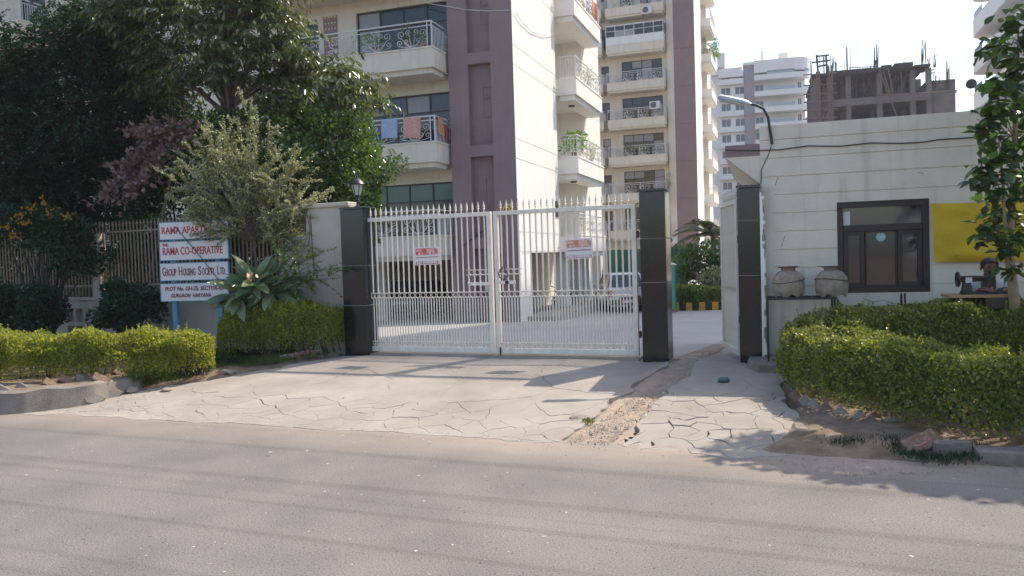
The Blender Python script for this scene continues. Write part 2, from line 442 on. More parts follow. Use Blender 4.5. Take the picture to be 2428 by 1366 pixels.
# road strip
r = MB(); N = 60
for i in range(N):
    u0, u1 = -60 + i * 2, -58 + i * 2
    for w0, w1 in ((-14, -7), (-7, -3), (-3, -1), (-1, 0)):
        r.quad((u0, w0, 0), (u1, w0, 0), (u1, w1, 0), (u0, w1, 0))
ro = struct('road', r, 'asphalt'); ro.location = ROAD.wld(0, 0, -.322); ro.rotation_euler.z = -ROAD.th

# verge of trodden earth on both sides of the driveway
def sheet(name, pts, m, z, amp=.02, res=.14, seed=1, falloff=.25, top=0.0):
    """uneven sheet inside a convex-ish outline (list of xy), its rim dropped"""
    rn = np.random.default_rng(seed); P = [Vector((p[0], p[1])) for p in pts]
    x0, x1 = min(p.x for p in P), max(p.x for p in P); y0, y1 = min(p.y for p in P), max(p.y for p in P)
    def inside(q):
        c = False; j = len(P) - 1
        for i in range(len(P)):
            if (P[i].y > q.y) != (P[j].y > q.y) and q.x < (P[j].x - P[i].x) * (q.y - P[i].y) / (P[j].y - P[i].y) + P[i].x: c = not c
            j = i
        return c
    def rim(q):
        d = 9
        for i in range(len(P)):
            a, b = P[i], P[(i + 1) % len(P)]; t = max(0, min(1, (q - a).dot(b - a) / max((b - a).length_squared, 1e-9))); d = min(d, (a + (b - a) * t - q).length)
        return d
    from mathutils import noise
    nx, ny = int((x1 - x0) / res) + 2, int((y1 - y0) / res) + 2
    idx = {}; m_ = MB()
    for i in range(nx):
        for j in range(ny):
            q = Vector((x0 + i * res, y0 + j * res)); ins = inside(q); d = rim(q)
            if not ins and d > res * 1.2: continue
            e = min(d / falloff, 1) if ins else -.3
            h = noise.noise((q.x * 2.1, q.y * 2.1, seed)) * .6 + noise.noise((q.x * 9, q.y * 9, seed)) * .4
            idx[i, j] = len(m_.v); m_.v.append((q.x, q.y, gz(q.x, q.y) + z + e * (top + amp * (h + .4)) - (0 if ins else .03)))
    for (i, j), a in idx.items():
        if (i + 1, j) in idx and (i, j + 1) in idx and (i + 1, j + 1) in idx:
            m_.f.append((a, idx[i + 1, j], idx[i + 1, j + 1], idx[i, j + 1])); m_.mi.append(0)
    return struct(name, m_, m, smooth=True, recalc=False)
sheet('verge', [(-15.6, 14.04), (-10.8, 12.06), (-6.6, 10.39), (-5.12, 11.27), (-4.1, 11.96), (-2.62, 12.77), (-3.2, 13.3), (-13.5, 17.4)], 'soil', -.03, .05, .16, 3, .5, .05)
# raised planting bed with a broken concrete face towards the road
_bp = [(0, 930, .27), (60, 926, .27), (120, 921, .27), (220, 908, .26), (330, 889, .2), (400, 876, .12), (490, 860, .06), (560, 846, .05), (640, 842, .05), (760, 838, .04), (806, 836, .03)]
bedp = [(-14, 14.4), (-9.4, 12.3)] + [tuple(gnd(x, y, z).to_2d()) for x, y, z in _bp] + [(-3.3, 13.5), (-13.5, 17.6)]
bedz = [-.03, -.03] + [gnd(x, y, z).z for x, y, z in _bp] + [.03, .1]
q = MB(); nb_ = len(bedp); rgs = []
for s_, zf in ((0, 0), (.03, .9), (.10, 1.0)):
    r_ = []
    for k in range(nb_ * 14):
        i0, t = divmod(k, 14); t /= 14; p0, p1 = Vector(bedp[i0]), Vector(bedp[(i0 + 1) % nb_]); z_ = bedz[i0] * (1 - t) + bedz[(i0 + 1) % nb_] * t; p = p0.lerp(p1, t); c_ = Vector((-7.2, 13.2)); p = p + (c_ - p).normalized() * (s_ - .05 * (zf == 0) + .05 * mnoise.noise((p.x * 2.5, p.y * 2.5, 1)))
        r_.append((p.x, p.y, gz(p.x, p.y) - .1 if zf == 0 else z_ - (1 - zf) * .3 + .03 * mnoise.noise((p.x * 3, p.y * 3, 5))))
    rgs.append(r_)
q.loft(rgs, False, False); struct('bed_edge', q, 'kerb', smooth=True)
rk = random.Random(31)
bs = thing('broken_edging', 'broken grey concrete slabs leaning against the earth bank below the left hedge', 'edging', gnd(150, 945, 0))
for px, py, w_, hh_ in ((-40, 960, .5, .2), (38, 960, .42, .17), (100, 962, .30, .13), (155, 950, .40, .16), (222, 948, .26, .11), (262, 936, .30, .12), (312, 926, .2, .08)):
    m_ = MB(); n_ = 7; ps = [(w_ * .5 * math.cos(t_) * rk.uniform(.8, 1.15), hh_ * .62 * math.sin(t_) * rk.uniform(.8, 1.15)) for t_ in np.linspace(0, 6.28, n_, endpoint=False)]
    m_.loft([[(x_, .035, z_) for x_, z_ in ps], [(x_, -.03, z_) for x_, z_ in ps], [(x_ * .93, -.04, z_ * .92) for x_, z_ in ps]], True, True)
    part('slab', m_, 'kerb', bs, loc=gnd(px, py, .03) - bs.location, rot=(rad(-28 + rk.uniform(-8, 8)), rk.uniform(-.2, .2), rad(38 if px > 60 else 8) + rk.uniform(-.12, .12)))
q = MB(); q.poly(rgs[2]); struct('planting_bed', q, 'soil', loc=(0, 0, -.004))
sheet('verge', [(2.04, 7.1), (3.96, 6.36), (9.0, 4.34), (14.4, 2.16), (12.5, 7.0), (3.6, 10.6), (3.22, 10.35), (3.03, 8.61)], 'soil', -.035, .035, .14, 5, .4, .06)

# ---------------------------------------------------------------- driveway: cracked concrete slabs, each piece its own
drive = link('driveway', None); drive['kind'] = 'structure'
def voronoi(seeds, poly):
    out = []
    for i, s in enumerate(seeds):
        cell = list(poly)
        for j, t in enumerate(seeds):
            if i == j: continue
            mx, my = (s[0] + t[0]) / 2, (s[1] + t[1]) / 2; nx, ny = t[0] - s[0], t[1] - s[1]
            new = []
            for k in range(len(cell)):
                a, b = cell[k], cell[(k + 1) % len(cell)]
                da = (a[0] - mx) * nx + (a[1] - my) * ny; db = (b[0] - mx) * nx + (b[1] - my) * ny
                if da <= 0: new.append(a)
                if (da < 0 < db) or (db < 0 < da):
                    q = da / (da - db); new.append((a[0] + (b[0] - a[0]) * q, a[1] + (b[1] - a[1]) * q))
            cell = new
            if len(cell) < 3: break
        if len(cell) >= 3: out.append(cell)
    return out
def warp(p, k=.15):
    x, y = p
    return (x + k * mnoise.noise((x * 1.7, y * 1.7, 3)) + k * .35 * mnoise.noise((x * 6, y * 6, 9)) + .022 * mnoise.noise((x * 20, y * 20, 4)),
            y + k * mnoise.noise((x * 1.7, y * 1.7, 7)) + k * .35 * mnoise.noise((x * 6, y * 6, 1)) + .022 * mnoise.noise((x * 20, y * 20, 8)))
def to_rw(p): q = Vector((p[0], p[1], 0)) - ROAD.o; return (q.dot(ROAD.d), q.dot(ROAD.b) * 1.12)
def from_rw(p): q = ROAD.wld(p[0], p[1] / 1.12); return (q.x, q.y)
def slab_piece(cell, gap, top, tilt, name='concrete_slab'):
    c = Vector((sum(p[0] for p in cell) / len(cell), sum(p[1] for p in cell) / len(cell)))
    area = abs(sum(cell[i][0] * cell[(i + 1) % len(cell)][1] - cell[(i + 1) % len(cell)][0] * cell[i][1] for i in range(len(cell)))) / 2
    if area < .003: return
    pts = []
    egap = []
    for i in range(len(cell)):
        a, b = Vector(cell[i]), Vector(cell[(i + 1) % len(cell)])
        hsh = random.Random(int(((a + b) / 2).x * 1000 + .5) * 7919 + int(((a + b) / 2).y * 1000 + .5)).random(); eg = 0 if edge_w(a) < .05 and edge_w(b) < .05 else .12 if hsh < .38 else (.45 if hsh < .62 else (1.0 if hsh < .9 else 1.9))
        k = max(1, int((b - a).length / .06))
        for q in range(k): pts.append(warp(a.lerp(b, q / k))); egap.append(eg)
    n = len(pts); V = [Vector(p) for p in pts]; ins = []
    for i in range(n):
        a, b, d = V[i - 1], V[i], V[(i + 1) % n]; t = (d - a)
        nrm = Vector((-t.y, t.x)).normalized() if t.length > 1e-6 else Vector((0, 0))
        g_ = gap * min(egap[i], egap[i - 1] + .5) * max(.3, 1 + .9 * mnoise.noise((b.x * 2.3, b.y * 2.3, 2)) + 1.2 * mnoise.noise((b.x * 9, b.y * 9, 2)))
        ins.append((b, nrm, g_))
    sgn = 1 if sum(V[i].x * V[(i + 1) % n].y - V[(i + 1) % n].x * V[i].y for i in range(n)) > 0 else -1
    tx, ty = random.uniform(-tilt, tilt), random.uniform(-tilt, tilt)
    Z = lambda q: top + tx * (q.x - c.x) + ty * (q.y - c.y)
    r0 = [b + nn * sgn * g_ for b, nn, g_ in ins]; r1 = [b + nn * sgn * (g_ + .002) for b, nn, g_ in ins]
    m_ = MB()
    G_ = lambda q: gz(q.x, q.y) - .018 * min(max(1 - edge_w(q) / .6, 0), 1)
    m_.loft([[(q.x, q.y, G_(q) - .09) for q in r0], [(q.x, q.y, G_(q) + Z(q) - .005) for q in r0], [(q.x, q.y, G_(q) + Z(q)) for q in r1]], False, True)
    part(name, m_, 'concrete', drive, recalc=False if sgn > 0 else True)
def scatter(poly, spacing, tries, seed):
    rn = random.Random(seed); out = []
    x0, x1 = min(p[0] for p in poly), max(p[0] for p in poly); y0, y1 = min(p[1] for p in poly), max(p[1] for p in poly)
    for _ in range(tries):
        p = (rn.uniform(x0 - .2, x1 + .2), rn.uniform(y0 - .2, y1 + .2)); s = spacing(p)
        if s is None: continue
        if all(math.hypot(p[0] - q[0], p[1] - q[1]) > min(s, q[2]) for q in out): out.append((p[0], p[1], s))
    return out
def edge_w(p): return (Vector((p[0], p[1], 0)) - ROAD.o).dot(ROAD.b)
zoneL = [tuple(gnd(*p).to_2d()) for p in ((20, 973), (1330, 1044), (1604, 848), (812, 843), (430, 912))]
def spL(p):
    e = p[1] / 1.12
    if e < .85: return random.uniform(.14, .5)
    if e < 1.4: return random.uniform(.45, 1.1)
    if e < 2.2: return 1.7
    return 2.6
zl = [to_rw(p) for p in zoneL]
for c in voronoi(scatter(zl, spL, 3000, 5), zl):
    c = [from_rw(p) for p in c]; e = min(edge_w(p) for p in c); slab_piece(c, .0026 if e < .9 else .002, random.uniform(-.003, .001), .006 if e < 1 else .001)
zoneR = [tuple(gnd(*p).to_2d()) for p in ((1446, 1054), (1862, 1092), (1885, 985), (1850, 893), (1692, 842))]
def spR(p):
    e = p[1] / 1.12
    if e < 1.8: return random.uniform(.17, .52)
    if e < 2.3: return .9
    return 2.0
zr_ = [to_rw(p) for p in zoneR]
for c in voronoi(scatter(zr_, spR, 2400, 8), zr_):
    c = [from_rw(p) for p in c]; e = min(edge_w(p) for p in c); slab_piece(c, .0044 if e < 1.4 else .0026, random.uniform(-.008, .003) if e < 1.4 else 0, .016 if e < 1.2 else .002)
jb = MB()
for w0, w1 in ((-3.95, -3.73), (-3.73, -2), (-2, -.3), (-.3, .02)):
    for u0, u1 in ((-5.4, -2), (-2, 2), (2, 6.2)):
        jb.quad(*[(*GATE.wld(u, w).to_2d(), gz(*GATE.wld(u, w).to_2d()) - .062) for u, w in ((u0, w0), (u1, w0), (u1, w1), (u0, w1))])
part('joint_bed', jb, 'joint', drive, recalc=False)
# eroded channel between the two halves
sheet('dirt_channel', [tuple(gnd(*p).to_2d()) for p in ((1322, 1050), (1452, 1060), (1550, 962), (1620, 900), (1712, 826), (1726, 812), (1694, 812), (1596, 850), (1430, 965))], 'sand', -.02, .05, .06, 9, .12, -.03)
# inner yard of concrete falling away from the gate, with its joints
yard = MB()
us = list(np.arange(-16, 26, 3.0)); ws = [-.0, .6, 3.2, 5.8, 8.4, 11, 13.6, 16.2, 17, 20, 26, 40, 70]
for i in range(len(us) - 1):
    for j in range(len(ws) - 1):
        q = []
        for a, b in ((0, 0), (1, 0), (1, 1), (0, 1)):
            u = us[i + a] + (-.006 if a else .006); w = ws[j + b] + (-.006 if b else .006); P = GATE.wld(u, w); q.append((P.x, P.y, gz(P.x, P.y) - .035))
        yard.quad(*q)
struct('yard_paving', yard, 'concrete_in', recalc=False)
th_ = MB(); A = [GATE.wld(-.05, -.12), GATE.wld(4.42, -.12), GATE.wld(4.42, .25), GATE.wld(-.05, .25)]
th_.loft([[(p.x, p.y, -.05) for p in A], [(p.x, p.y, .016) for p in A]], False, True)
struct('gate_sill', th_, 'concrete')

# ================================================================== GATE PILLARS
def pillar(u0, u1, z1, label, bands, w0=-.18, w1=.18, ragged=False):
    t = frthing('gate_pillar', label, 'pillar', GATE, (u0 + u1) / 2, 0, -.06, 'black granite gate pillars')
    h = (u1 - u0) / 2; k = .018
    m_ = MB(); m_.box(-h + k, h - k, w0 + k, w1 - k, 0, z1 + .03); part('core', m_, 'grout', t)
    zs = [.0] + bands + [z1 + .05]
    for a, b in zip(zs[:-1], zs[1:]):
        for side in range(4):
            m_ = MB(); g_ = .005
            if side == 0: m_.bbox(-h, h, w0, w0 + k - .002, a + g_, b - g_, .003)
            if side == 1: m_.bbox(h - k + .002, h, w0 + k, w1 - k, a + g_, b - g_, .003)
            if side == 2: m_.bbox(-h, -h + k - .002, w0 + k, w1 - k, a + g_, b - g_, .003)
            if side == 3: m_.bbox(-h, h, w1 - k + .002, w1, a + g_, b - g_, .003)
            part('granite_panel', m_, 'granite', t)
    m_ = MB(); m_.bbox(-h - .012, h + .012, w0 - .012, w1 + .012, z1 + .051, z1 + .085, .006); part('cap', m_, 'granite', t)
    if ragged:
        m_ = MB(); rr = random.Random(4); zz = .02; pts = []
        while zz < z1: pts.append((rr.uniform(.005, .05), zz)); zz += rr.uniform(.03, .12)
        for (a, za), (b, zb_) in zip(pts[:-1], pts[1:]): m_.box(h + .001, h + a + .012, w0 - .004, w0 + .09, za, zb_)
        part('plaster_edge', m_, 'white_wall', t)
    return t
uL0 = GATE.hit(808, 560, -.18)[0]; uL1 = GATE.hit(861, 560, -.18)[0]
uM0 = GATE.hit(1519, 640, -.18)[0]; uM1 = GATE.hit(1580, 640, -.18)[0]
uR0 = GATE.hit(1751, 640, -.18)[0]; uR1 = GATE.hit(1804, 640, -.18)[0]
pl = pillar(uL0, uL1, 2.36, 'black granite gate pillar with a lantern on top, left of the gate', [.86, 1.5])
pillar(uM0, uM1, 2.36, 'free standing black granite pillar between the closed gate and the open side gate', [1.15, 1.76])
pillar(uR0, uR1, 2.33, 'black granite pillar with ragged plaster edge against the guardhouse wall', [1.22, 1.95], ragged=True)
# lantern
lp = GATE.wld((uL0 + uL1) / 2 + .02, 0, 2.36 - .06 + .085)
t = thing('lantern', 'black garden lantern with pale glass panes on the left gate pillar', 'lamp', lp)
m_ = MB(); m_.lathe([(.075, 0), (.075, .02), (.035, .035), (.028, .12), (.05, .135), (.03, .15), (.028, .2), (.06, .215), (.07, .23)], 14); part('stem', m_, 'black_metal', t, True)
m_ = MB(); m_.lathe([(.068, .232), (.12, .43), (.115, .44)], 6); part('glass', m_, 'lamp_glass', t)
m_ = MB()
for j in range(6):
    a = math.pi / 3 * j; m_.tube([(.072 * math.cos(a), .072 * math.sin(a), .23), (.126 * math.cos(a), .126 * math.sin(a), .44)], .009, 5)
part('cage', m_, 'black_metal', t)
m_ = MB(); m_.lathe([(.16, .435), (.165, .445), (.13, .49), (.075, .545), (.05, .555), (.045, .575), (.02, .585), (.018, .61), (.004, .63)], 14); part('roof', m_, 'black_metal', t, True)
t.scale = (.8, .8, .84)

# ================================================================== GATE LEAVES
RINGM = MB(); RINGM.tube([(.0385 * math.cos(a), 0, .0385 * math.sin(a)) for a in np.linspace(0, 2 * math.pi, 14, endpoint=False)], .0055, 4, closed=True)
ringme = RINGM.mesh('ring', 'gate_white')
ARCM = MB(); ARCM.tube([(.042 * math.cos(a), 0, .055 * math.sin(a)) for a in np.linspace(math.pi, 2 * math.pi, 9)], .0055, 4); arcme = ARCM.mesh('arc', 'gate_white')
SPM = MB(); SPM.lathe([(.008, 0), (.008, .035), (.019, .045), (.019, .055), (.009, .064), (.02, .078), (.014, .11), (.002, .165)], 6); spikeme = SPM.mesh('spike', 'gate_white')
def cyl(r_, h, n=6, name='bar', m='gate_white'):
    q = MB(); q.lathe([(r_, 0), (r_, h)], n); return q.mesh(name, m)
ZT, ZB, ZR0, ZR1 = 2.2, .05, .905, .985
longme = cyl(.0135, ZT - .06 - ZR1); shortme = cyl(.0105, ZR0 - .12, 6, 'short_bar')
def gate_leaf(label, base, rz, L, n, ringside, group='white gate leaves', z=0.0, zt=ZT, ringsup=True, longm=longme):
    t = thing('gate_leaf', label, 'gate', base, rz, group)
    m_ = MB(); e = .032; s_ = .06
    m_.bbox(0, .07, -e, e, ZB, zt, .004); m_.bbox(L - .07, L, -e, e, ZB, zt, .004)
    m_.bbox(.0705, L - .0705, -e, e, zt - s_, zt, .004); m_.bbox(.0705, L - .0705, -e, e, ZB, ZB + .075, .004)
    part('frame', m_, 'gate_white', t)
    m_ = MB()
    for zz in (ZR0, ZR1, .205): m_.box(.0705, L - .0705, -.012, .012, zz - .006, zz + .006)
    part('cross_rail', m_, 'gate_white', t)
    x0, x1 = .07, L - .07; p_ = (x1 - x0) / (n - .0)
    for i in range(n):
        x = x0 + (i + .5) * p_
        if i < n:
            b = link('bar', longm, t, (x, 0, ZR1 + .006)); link('spike', spikeme, b, (0, 0, zt - ZR1 - .006 + .0005))
        link('ring', ringme, t, (x - p_ / 2 if i else x0 + .045, 0, (ZR0 + ZR1) / 2))
        link('short_bar', shortme, t, (x, 0, ZB + .0755))
        if i: link('short_bar', shortme, t, (x - p_ / 2, 0, ZB + .0755))
        link('arc', arcme, t, (x - p_ / 4 if i else x0 + .045, 0, .2))
    if ringsup:
        xs_ = [x0 + (i + .5) * p_ for i in (range(n - 4, n) if ringside > 0 else range(0, 4))]
        m_ = MB(); a, b = (xs_[0] - p_ / 2, L - .07) if ringside > 0 else (.07, xs_[-1] + p_ / 2)
        for zz in (1.245, 1.325): m_.box(a, b, -.01, .01, zz - .005, zz + .005)
        part('lock_rail', m_, 'gate_white', t)
        for x in xs_: link('ring', ringme, t, (x + (p_ / 2 if ringside > 0 else -p_ / 2) * (1 if True else 0) - (0), 0, 1.285))
    return t
uG0 = GATE.hit(871, 700)[0]; uGc = GATE.hit(1170.5, 700)[0]; uGd = GATE.hit(1176.5, 700)[0]; uG1 = GATE.hit(1513, 700)[0]
gl = gate_leaf('left leaf of the white spiked gate, hung on the lantern pillar, with a red notice', GATE.wld(uG0, 0), -GATE.th, uGc - uG0, 22, 1)
gr_ = gate_leaf('right leaf of the white spiked gate, hinged on the free standing black pillar', GATE.wld(uGd, 0), -GATE.th, uG1 - uGd, 22, -1)
LL = uGc - uG0; LR = uG1 - uGd
# latch plates and bolt
m_ = MB(); m_.bbox(LL - .36, LL - .0, -.05, -.034, 1.085, 1.135, .003); m_.tube([(LL - .40, -.05, 1.12), (LL - .36, -.05, 1.12)], .02, 8); part('latch', m_, 'gate_white', gl)
m_ = MB(); m_.bbox(LL - .12, LL - .07, -.046, -.033, .99, 1.085, .003); part('lock_case', m_, 'galv', gl)
m_ = MB(); m_.bbox(.07, .34, -.05, -.034, 1.1, 1.15, .003); part('latch', m_, 'gate_white', gr_)
m_ = MB(); m_.tube([(.06, -.045, .0), (.06, -.045, .14)], .012, 8); part('drop_bolt', m_, 'iron', gr_)
for zz in (.3, .8, 1.72):
    m_ = MB(); m_.tube([(-.02, -.01, zz), (-.02, -.01, zz + .1)], .022, 8); m_.box(-.07, -.02, -.02, .012, zz + .02, zz + .08); part('hinge', m_, 'rust', gl)
    m_ = MB(); m_.tube([(LR + .02, -.01, zz), (LR + .02, -.01, zz + .1)], .02, 8); m_.box(LR + .02, LR + .04, -.02, .012, zz + .02, zz + .08); part('hinge', m_, 'rust', gr_)
# chain with padlock
t = frthing('padlock_chain', 'dark chain with a padlock wound round the bars where the gate leaves meet', 'chain', GATE, uGd + .12, 0, 1.2)
m_ = MB()
pts = [(.0, -.045, .12), (-.05, -.05, .06), (-.03, -.055, .0), (.04, -.055, -.04), (.1, -.05, .02), (.08, -.045, .1), (.02, -.048, .15), (-.03, -.04, .1)]
for i in range(len(pts) * 3 - 3):
    a = Vector(pts[i // 3]).lerp(Vector(pts[i // 3 + 1]), (i % 3) / 3)
    tt = (Vector(pts[i // 3 + 1]) - Vector(pts[i // 3])).normalized(); sd = Vector((0, 1, 0)) if i % 2 else tt.cross(Vector((0, 1, 0)))
    m_.tube([a + tt * .017 * math.cos(q) + sd * .009 * math.sin(q) for q in np.linspace(0, 6.28, 8, endpoint=False)], .004, 4, closed=True)
part('chain', m_, 'iron', t)
m_ = MB(); m_.bbox(.06, .11, -.07, -.05, -.1, -.05, .005); part('padlock', m_, 'iron', t)
m_ = MB(); m_.tube([(.07, -.06, -.05), (.07, -.06, -.02), (.085, -.06, -.008), (.1, -.06, -.02), (.1, -.06, -.05)], .005, 6); part('shackle', m_, 'galv', t)
# notices
def notice(px0, py0, px1, py1, label, faded):
    u0, z1 = GATE.hit(px0, py0, -.05); u1, z0 = GATE.hit(px1, py1, -.05)
    t = frthing('notice', label, 'sign', GATE, u0, -.036, z0, 'no parking notices on the gate'); w, h = u1 - u0, z1 - z0
    t.rotation_euler.y = rad(-1.2)
    m_ = MB(); m_.bbox(0, w, -.006, 0, 0, h, .001); part('board', m_, 'notice_white', t)
    red = 'notice_red' if not faded else 'notice_orange'
    m_ = MB(); P = [(.05, .58), (.95, .58), (.95, .84), (.90, .86), (.86, .94), (.05, .94)]
    m_.prism([(a * w, b * h) for a, b in P], lambda x, z: (x, -.0075, z), lambda x, z: (x, -.0061, z)); part('red_panel', m_, red, t)
    m_ = MB(); m_.box(.06 * w, .95 * w, -.0075, -.0061, .41 * h, .45 * h); part('rule', m_, 'notice_maroon', t)
    m_ = MB(); m_.box(.05 * w, .95 * w, -.0075, -.0061, .05 * h, .2 * h); part('strip', m_, 'notice_maroon' if not faded else 'notice_fade', t)
    put_text('NO PARKING', .14 * h, 'notice_white', t, .5 * w, -.0085, .125 * h, .003, .82 * w)
    # small white lines and figures of the panel, too blurred to read
    m_ = MB()
    for a, b, zz, hh in ((.08, .3, .86, .02), (.08, .3, .8, .015), (.5, .82, .88, .02), (.5, .82, .8, .02), (.5, .82, .73, .015), (.17, .23, .66, .05), (.24, .27, .64, .015), (.36, .42, .63, .01), (.6, .67, .66, .05), (.84, .92, .63, .012)):
        m_.box(a * w, b * w, -.009, -.0076, (zz - hh) * h, (zz + hh) * h)
    part('print_lines', m_, 'notice_white', t)
    put_text('25', .13 * h, 'notice_white', t, .32 * w, -.0085, .67 * h, .001); put_text('5', .13 * h, 'notice_white', t, .54 * w, -.0085, .67 * h, .001); put_text('100', .13 * h, 'notice_white', t, .77 * w, -.0085, .67 * h, .001)
    return t
mat('notice_orange', (.62, .26, .17), .5, .12, 20); mat('notice_fade', (.42, .22, .22), .5)
notice(982, 588, 1042, 628, 'red and white no parking notice on the left gate leaf', False)
notice(1340, 568, 1406, 614, 'faded orange no parking notice on the right gate leaf', True)
# yellow disc
u, z = GATE.hit(1205, 497, .06)
t = frthing('round_plaque', 'small round ochre disc behind the spikes where the gate leaves meet', 'plaque', GATE, u, .05, z)
m_ = MB(); m_.lathe([(.085, -.006), (.085, .004), (.08, .006)], 20); q = part('disc', m_, 'yellow_disc', t); q.rotation_euler.x = rad(90)
m_ = MB(); m_.tube([(.055 * math.cos(a), -.008, .055 * math.sin(a)) for a in np.linspace(0, 6.28, 16, endpoint=False)], .006, 4, closed=True); part('rim', m_, 'rust', t)
m_ = MB(); m_.box(-.01, .01, -.02, -.001, -.16, .0); part('bracket', m_, 'rust', t)
# open side gate
P0 = GATE.wld(uR0 - .03, .16); L2 = 1.18
Pf = at(1713, 700, 12.25); dv = Vector((Pf.x - P0.x, Pf.y - P0.y)); rz = math.atan2(dv.y, dv.x)
sg = gate_leaf('narrow white side gate swung open beside the guardhouse', (P0.x, P0.y, 0), rz, L2, 11, 1, ringsup=False)
for zz in (.5, 1.6):
    m_ = MB(); m_.tube([(-.02, 0, zz), (-.02, 0, zz + .1)], .02, 8); part('hinge', m_, 'rust', sg)

# ================================================================== BOUNDARY WALL AND FENCE
wallw = .12
uP0 = GATE.hit(731, 640, wallw)[0]; uP1 = uL0 - .005; zP = GATE.hit(770, 492, wallw)[1]
uS0 = GATE.hit(662, 640, wallw)[0]; zS = GATE.hit(690, 569, wallw)[1]; zW = .92
wt = frthing('boundary_wall', 'cream boundary wall with a tall pier beside the lantern pillar and a low run under the railings', 'wall', GATE, 0, 0, -.1)
m_ = MB(); uE = -22.0
# low run with grille openings
gu = GATE.hit(192, 740, wallw)[0]
holes = [(gu - .38, gu - .2, .14, .52), (gu - .14, gu + .04, .14, .52), (gu - .38, gu - .2, .6, .86), (gu - .14, gu + .04, .6, .86)]
ax = sorted({uE, uS0} | {h[0] for h in holes} | {h[1] for h in holes}); bx = sorted({0, zW + .1} | {h[2] for h in holes} | {h[3] for h in holes})
m_.cells(ax, bx, lambda a, b: .09 if any(h[0] < a < h[1] and h[2] < b < h[3] for h in holes) else 0, lambda a, b, d: (a, wallw + d, b))
m_.quad((uE, wallw, zW + .1), (uS0, wallw, zW + .1), (uS0, wallw + .23, zW + .1), (uE, wallw + .23, zW + .1)); m_.quad((uE, wallw + .23, 0), (uS0, wallw + .23, 0), (uS0, wallw + .23, zW + .1), (uE, wallw + .23, zW + .1))
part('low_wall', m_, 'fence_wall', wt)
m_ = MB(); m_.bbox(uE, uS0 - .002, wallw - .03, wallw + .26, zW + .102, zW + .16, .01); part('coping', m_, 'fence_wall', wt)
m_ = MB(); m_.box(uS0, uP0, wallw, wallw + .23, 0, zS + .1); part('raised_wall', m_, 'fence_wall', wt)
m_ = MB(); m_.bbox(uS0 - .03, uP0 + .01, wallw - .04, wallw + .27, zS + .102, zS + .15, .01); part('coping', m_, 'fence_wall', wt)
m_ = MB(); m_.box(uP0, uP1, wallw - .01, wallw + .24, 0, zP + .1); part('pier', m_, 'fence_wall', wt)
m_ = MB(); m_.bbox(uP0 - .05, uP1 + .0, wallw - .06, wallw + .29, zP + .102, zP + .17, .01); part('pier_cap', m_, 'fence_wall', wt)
m_ = MB(); m_.tube([(uP0 + .1, wallw - .02, zP), (uP0 + .11, wallw - .018, zP - .5), (uP0 + .13, wallw - .018, zP - 1.0)], .006, 5); m_.tube([(uS0 + .05, wallw - .03, zS + .02), (uS0 + .3, wallw - .03, zS - .03), (uP0 + .05, wallw - .03, zS), (uP0 + .09, wallw - .03, zS + .3), (uP0 + .03, wallw - .03, zS + .55)], .006, 5)
part('cable', m_, 'rust', wt)
for px in (225,):
    u = GATE.hit(px, 650, wallw)[0]
    m_ = MB(); m_.bbox(u - .09, u + .09, wallw + .01, wallw + .21, zW + .161, 2.3, .01); part('fence_post', m_, 'fence_wall', wt)
# railings
ft = frthing('railing_fence', 'beige spiked railings standing on the low boundary wall behind the sign', 'fence', GATE, 0, wallw + .1, zW + .06)
hF = 2.42 - zW - .06
pk = MB(); pk.lathe([(.015, 0), (.015, hF - .14)], 6); pickme = pk.mesh('picket', 'picket')
sp2 = MB(); sp2.lathe([(.01, 0), (.01, .03), (.024, .045), (.01, .06), (.022, .075), (.002, .15)], 6); sp2me = sp2.mesh('spike', 'picket')
uF0 = GATE.hit(-70, 640, wallw + .1)[0]; uF1 = uS0 - .05; np_ = int((uF1 - uF0) / .088)
for i in range(np_):
    b = link('picket', pickme, ft, (uF1 - i * .088, 0, 0)); link('spike', sp2me, b, (0, 0, hF - .14))
m_ = MB()
for zz in (.22, hF - .2): m_.box(uF0, uF1, -.02, .02, zz - .015, zz + .015)
part('rail', m_, 'picket', ft)
ft2 = frthing('railing_fence', 'short stretch of railings on the raised wall beside the tall pier', 'fence', GATE, 0, wallw + .1, zS + .05)
hG = 2.42 - zS - .05
pk = MB(); pk.lathe([(.015, 0), (.015, hG)], 6); pickme2 = pk.mesh('picket', 'picket')
for i in range(int((uP0 - uS0) / .088)): link('picket', pickme2, ft2, (uS0 + .04 + i * .088, 0, 0))
m_ = MB(); m_.box(uS0, uP0, -.018, .018, hG - .05, hG - .02); part('rail', m_, 'picket', ft2)

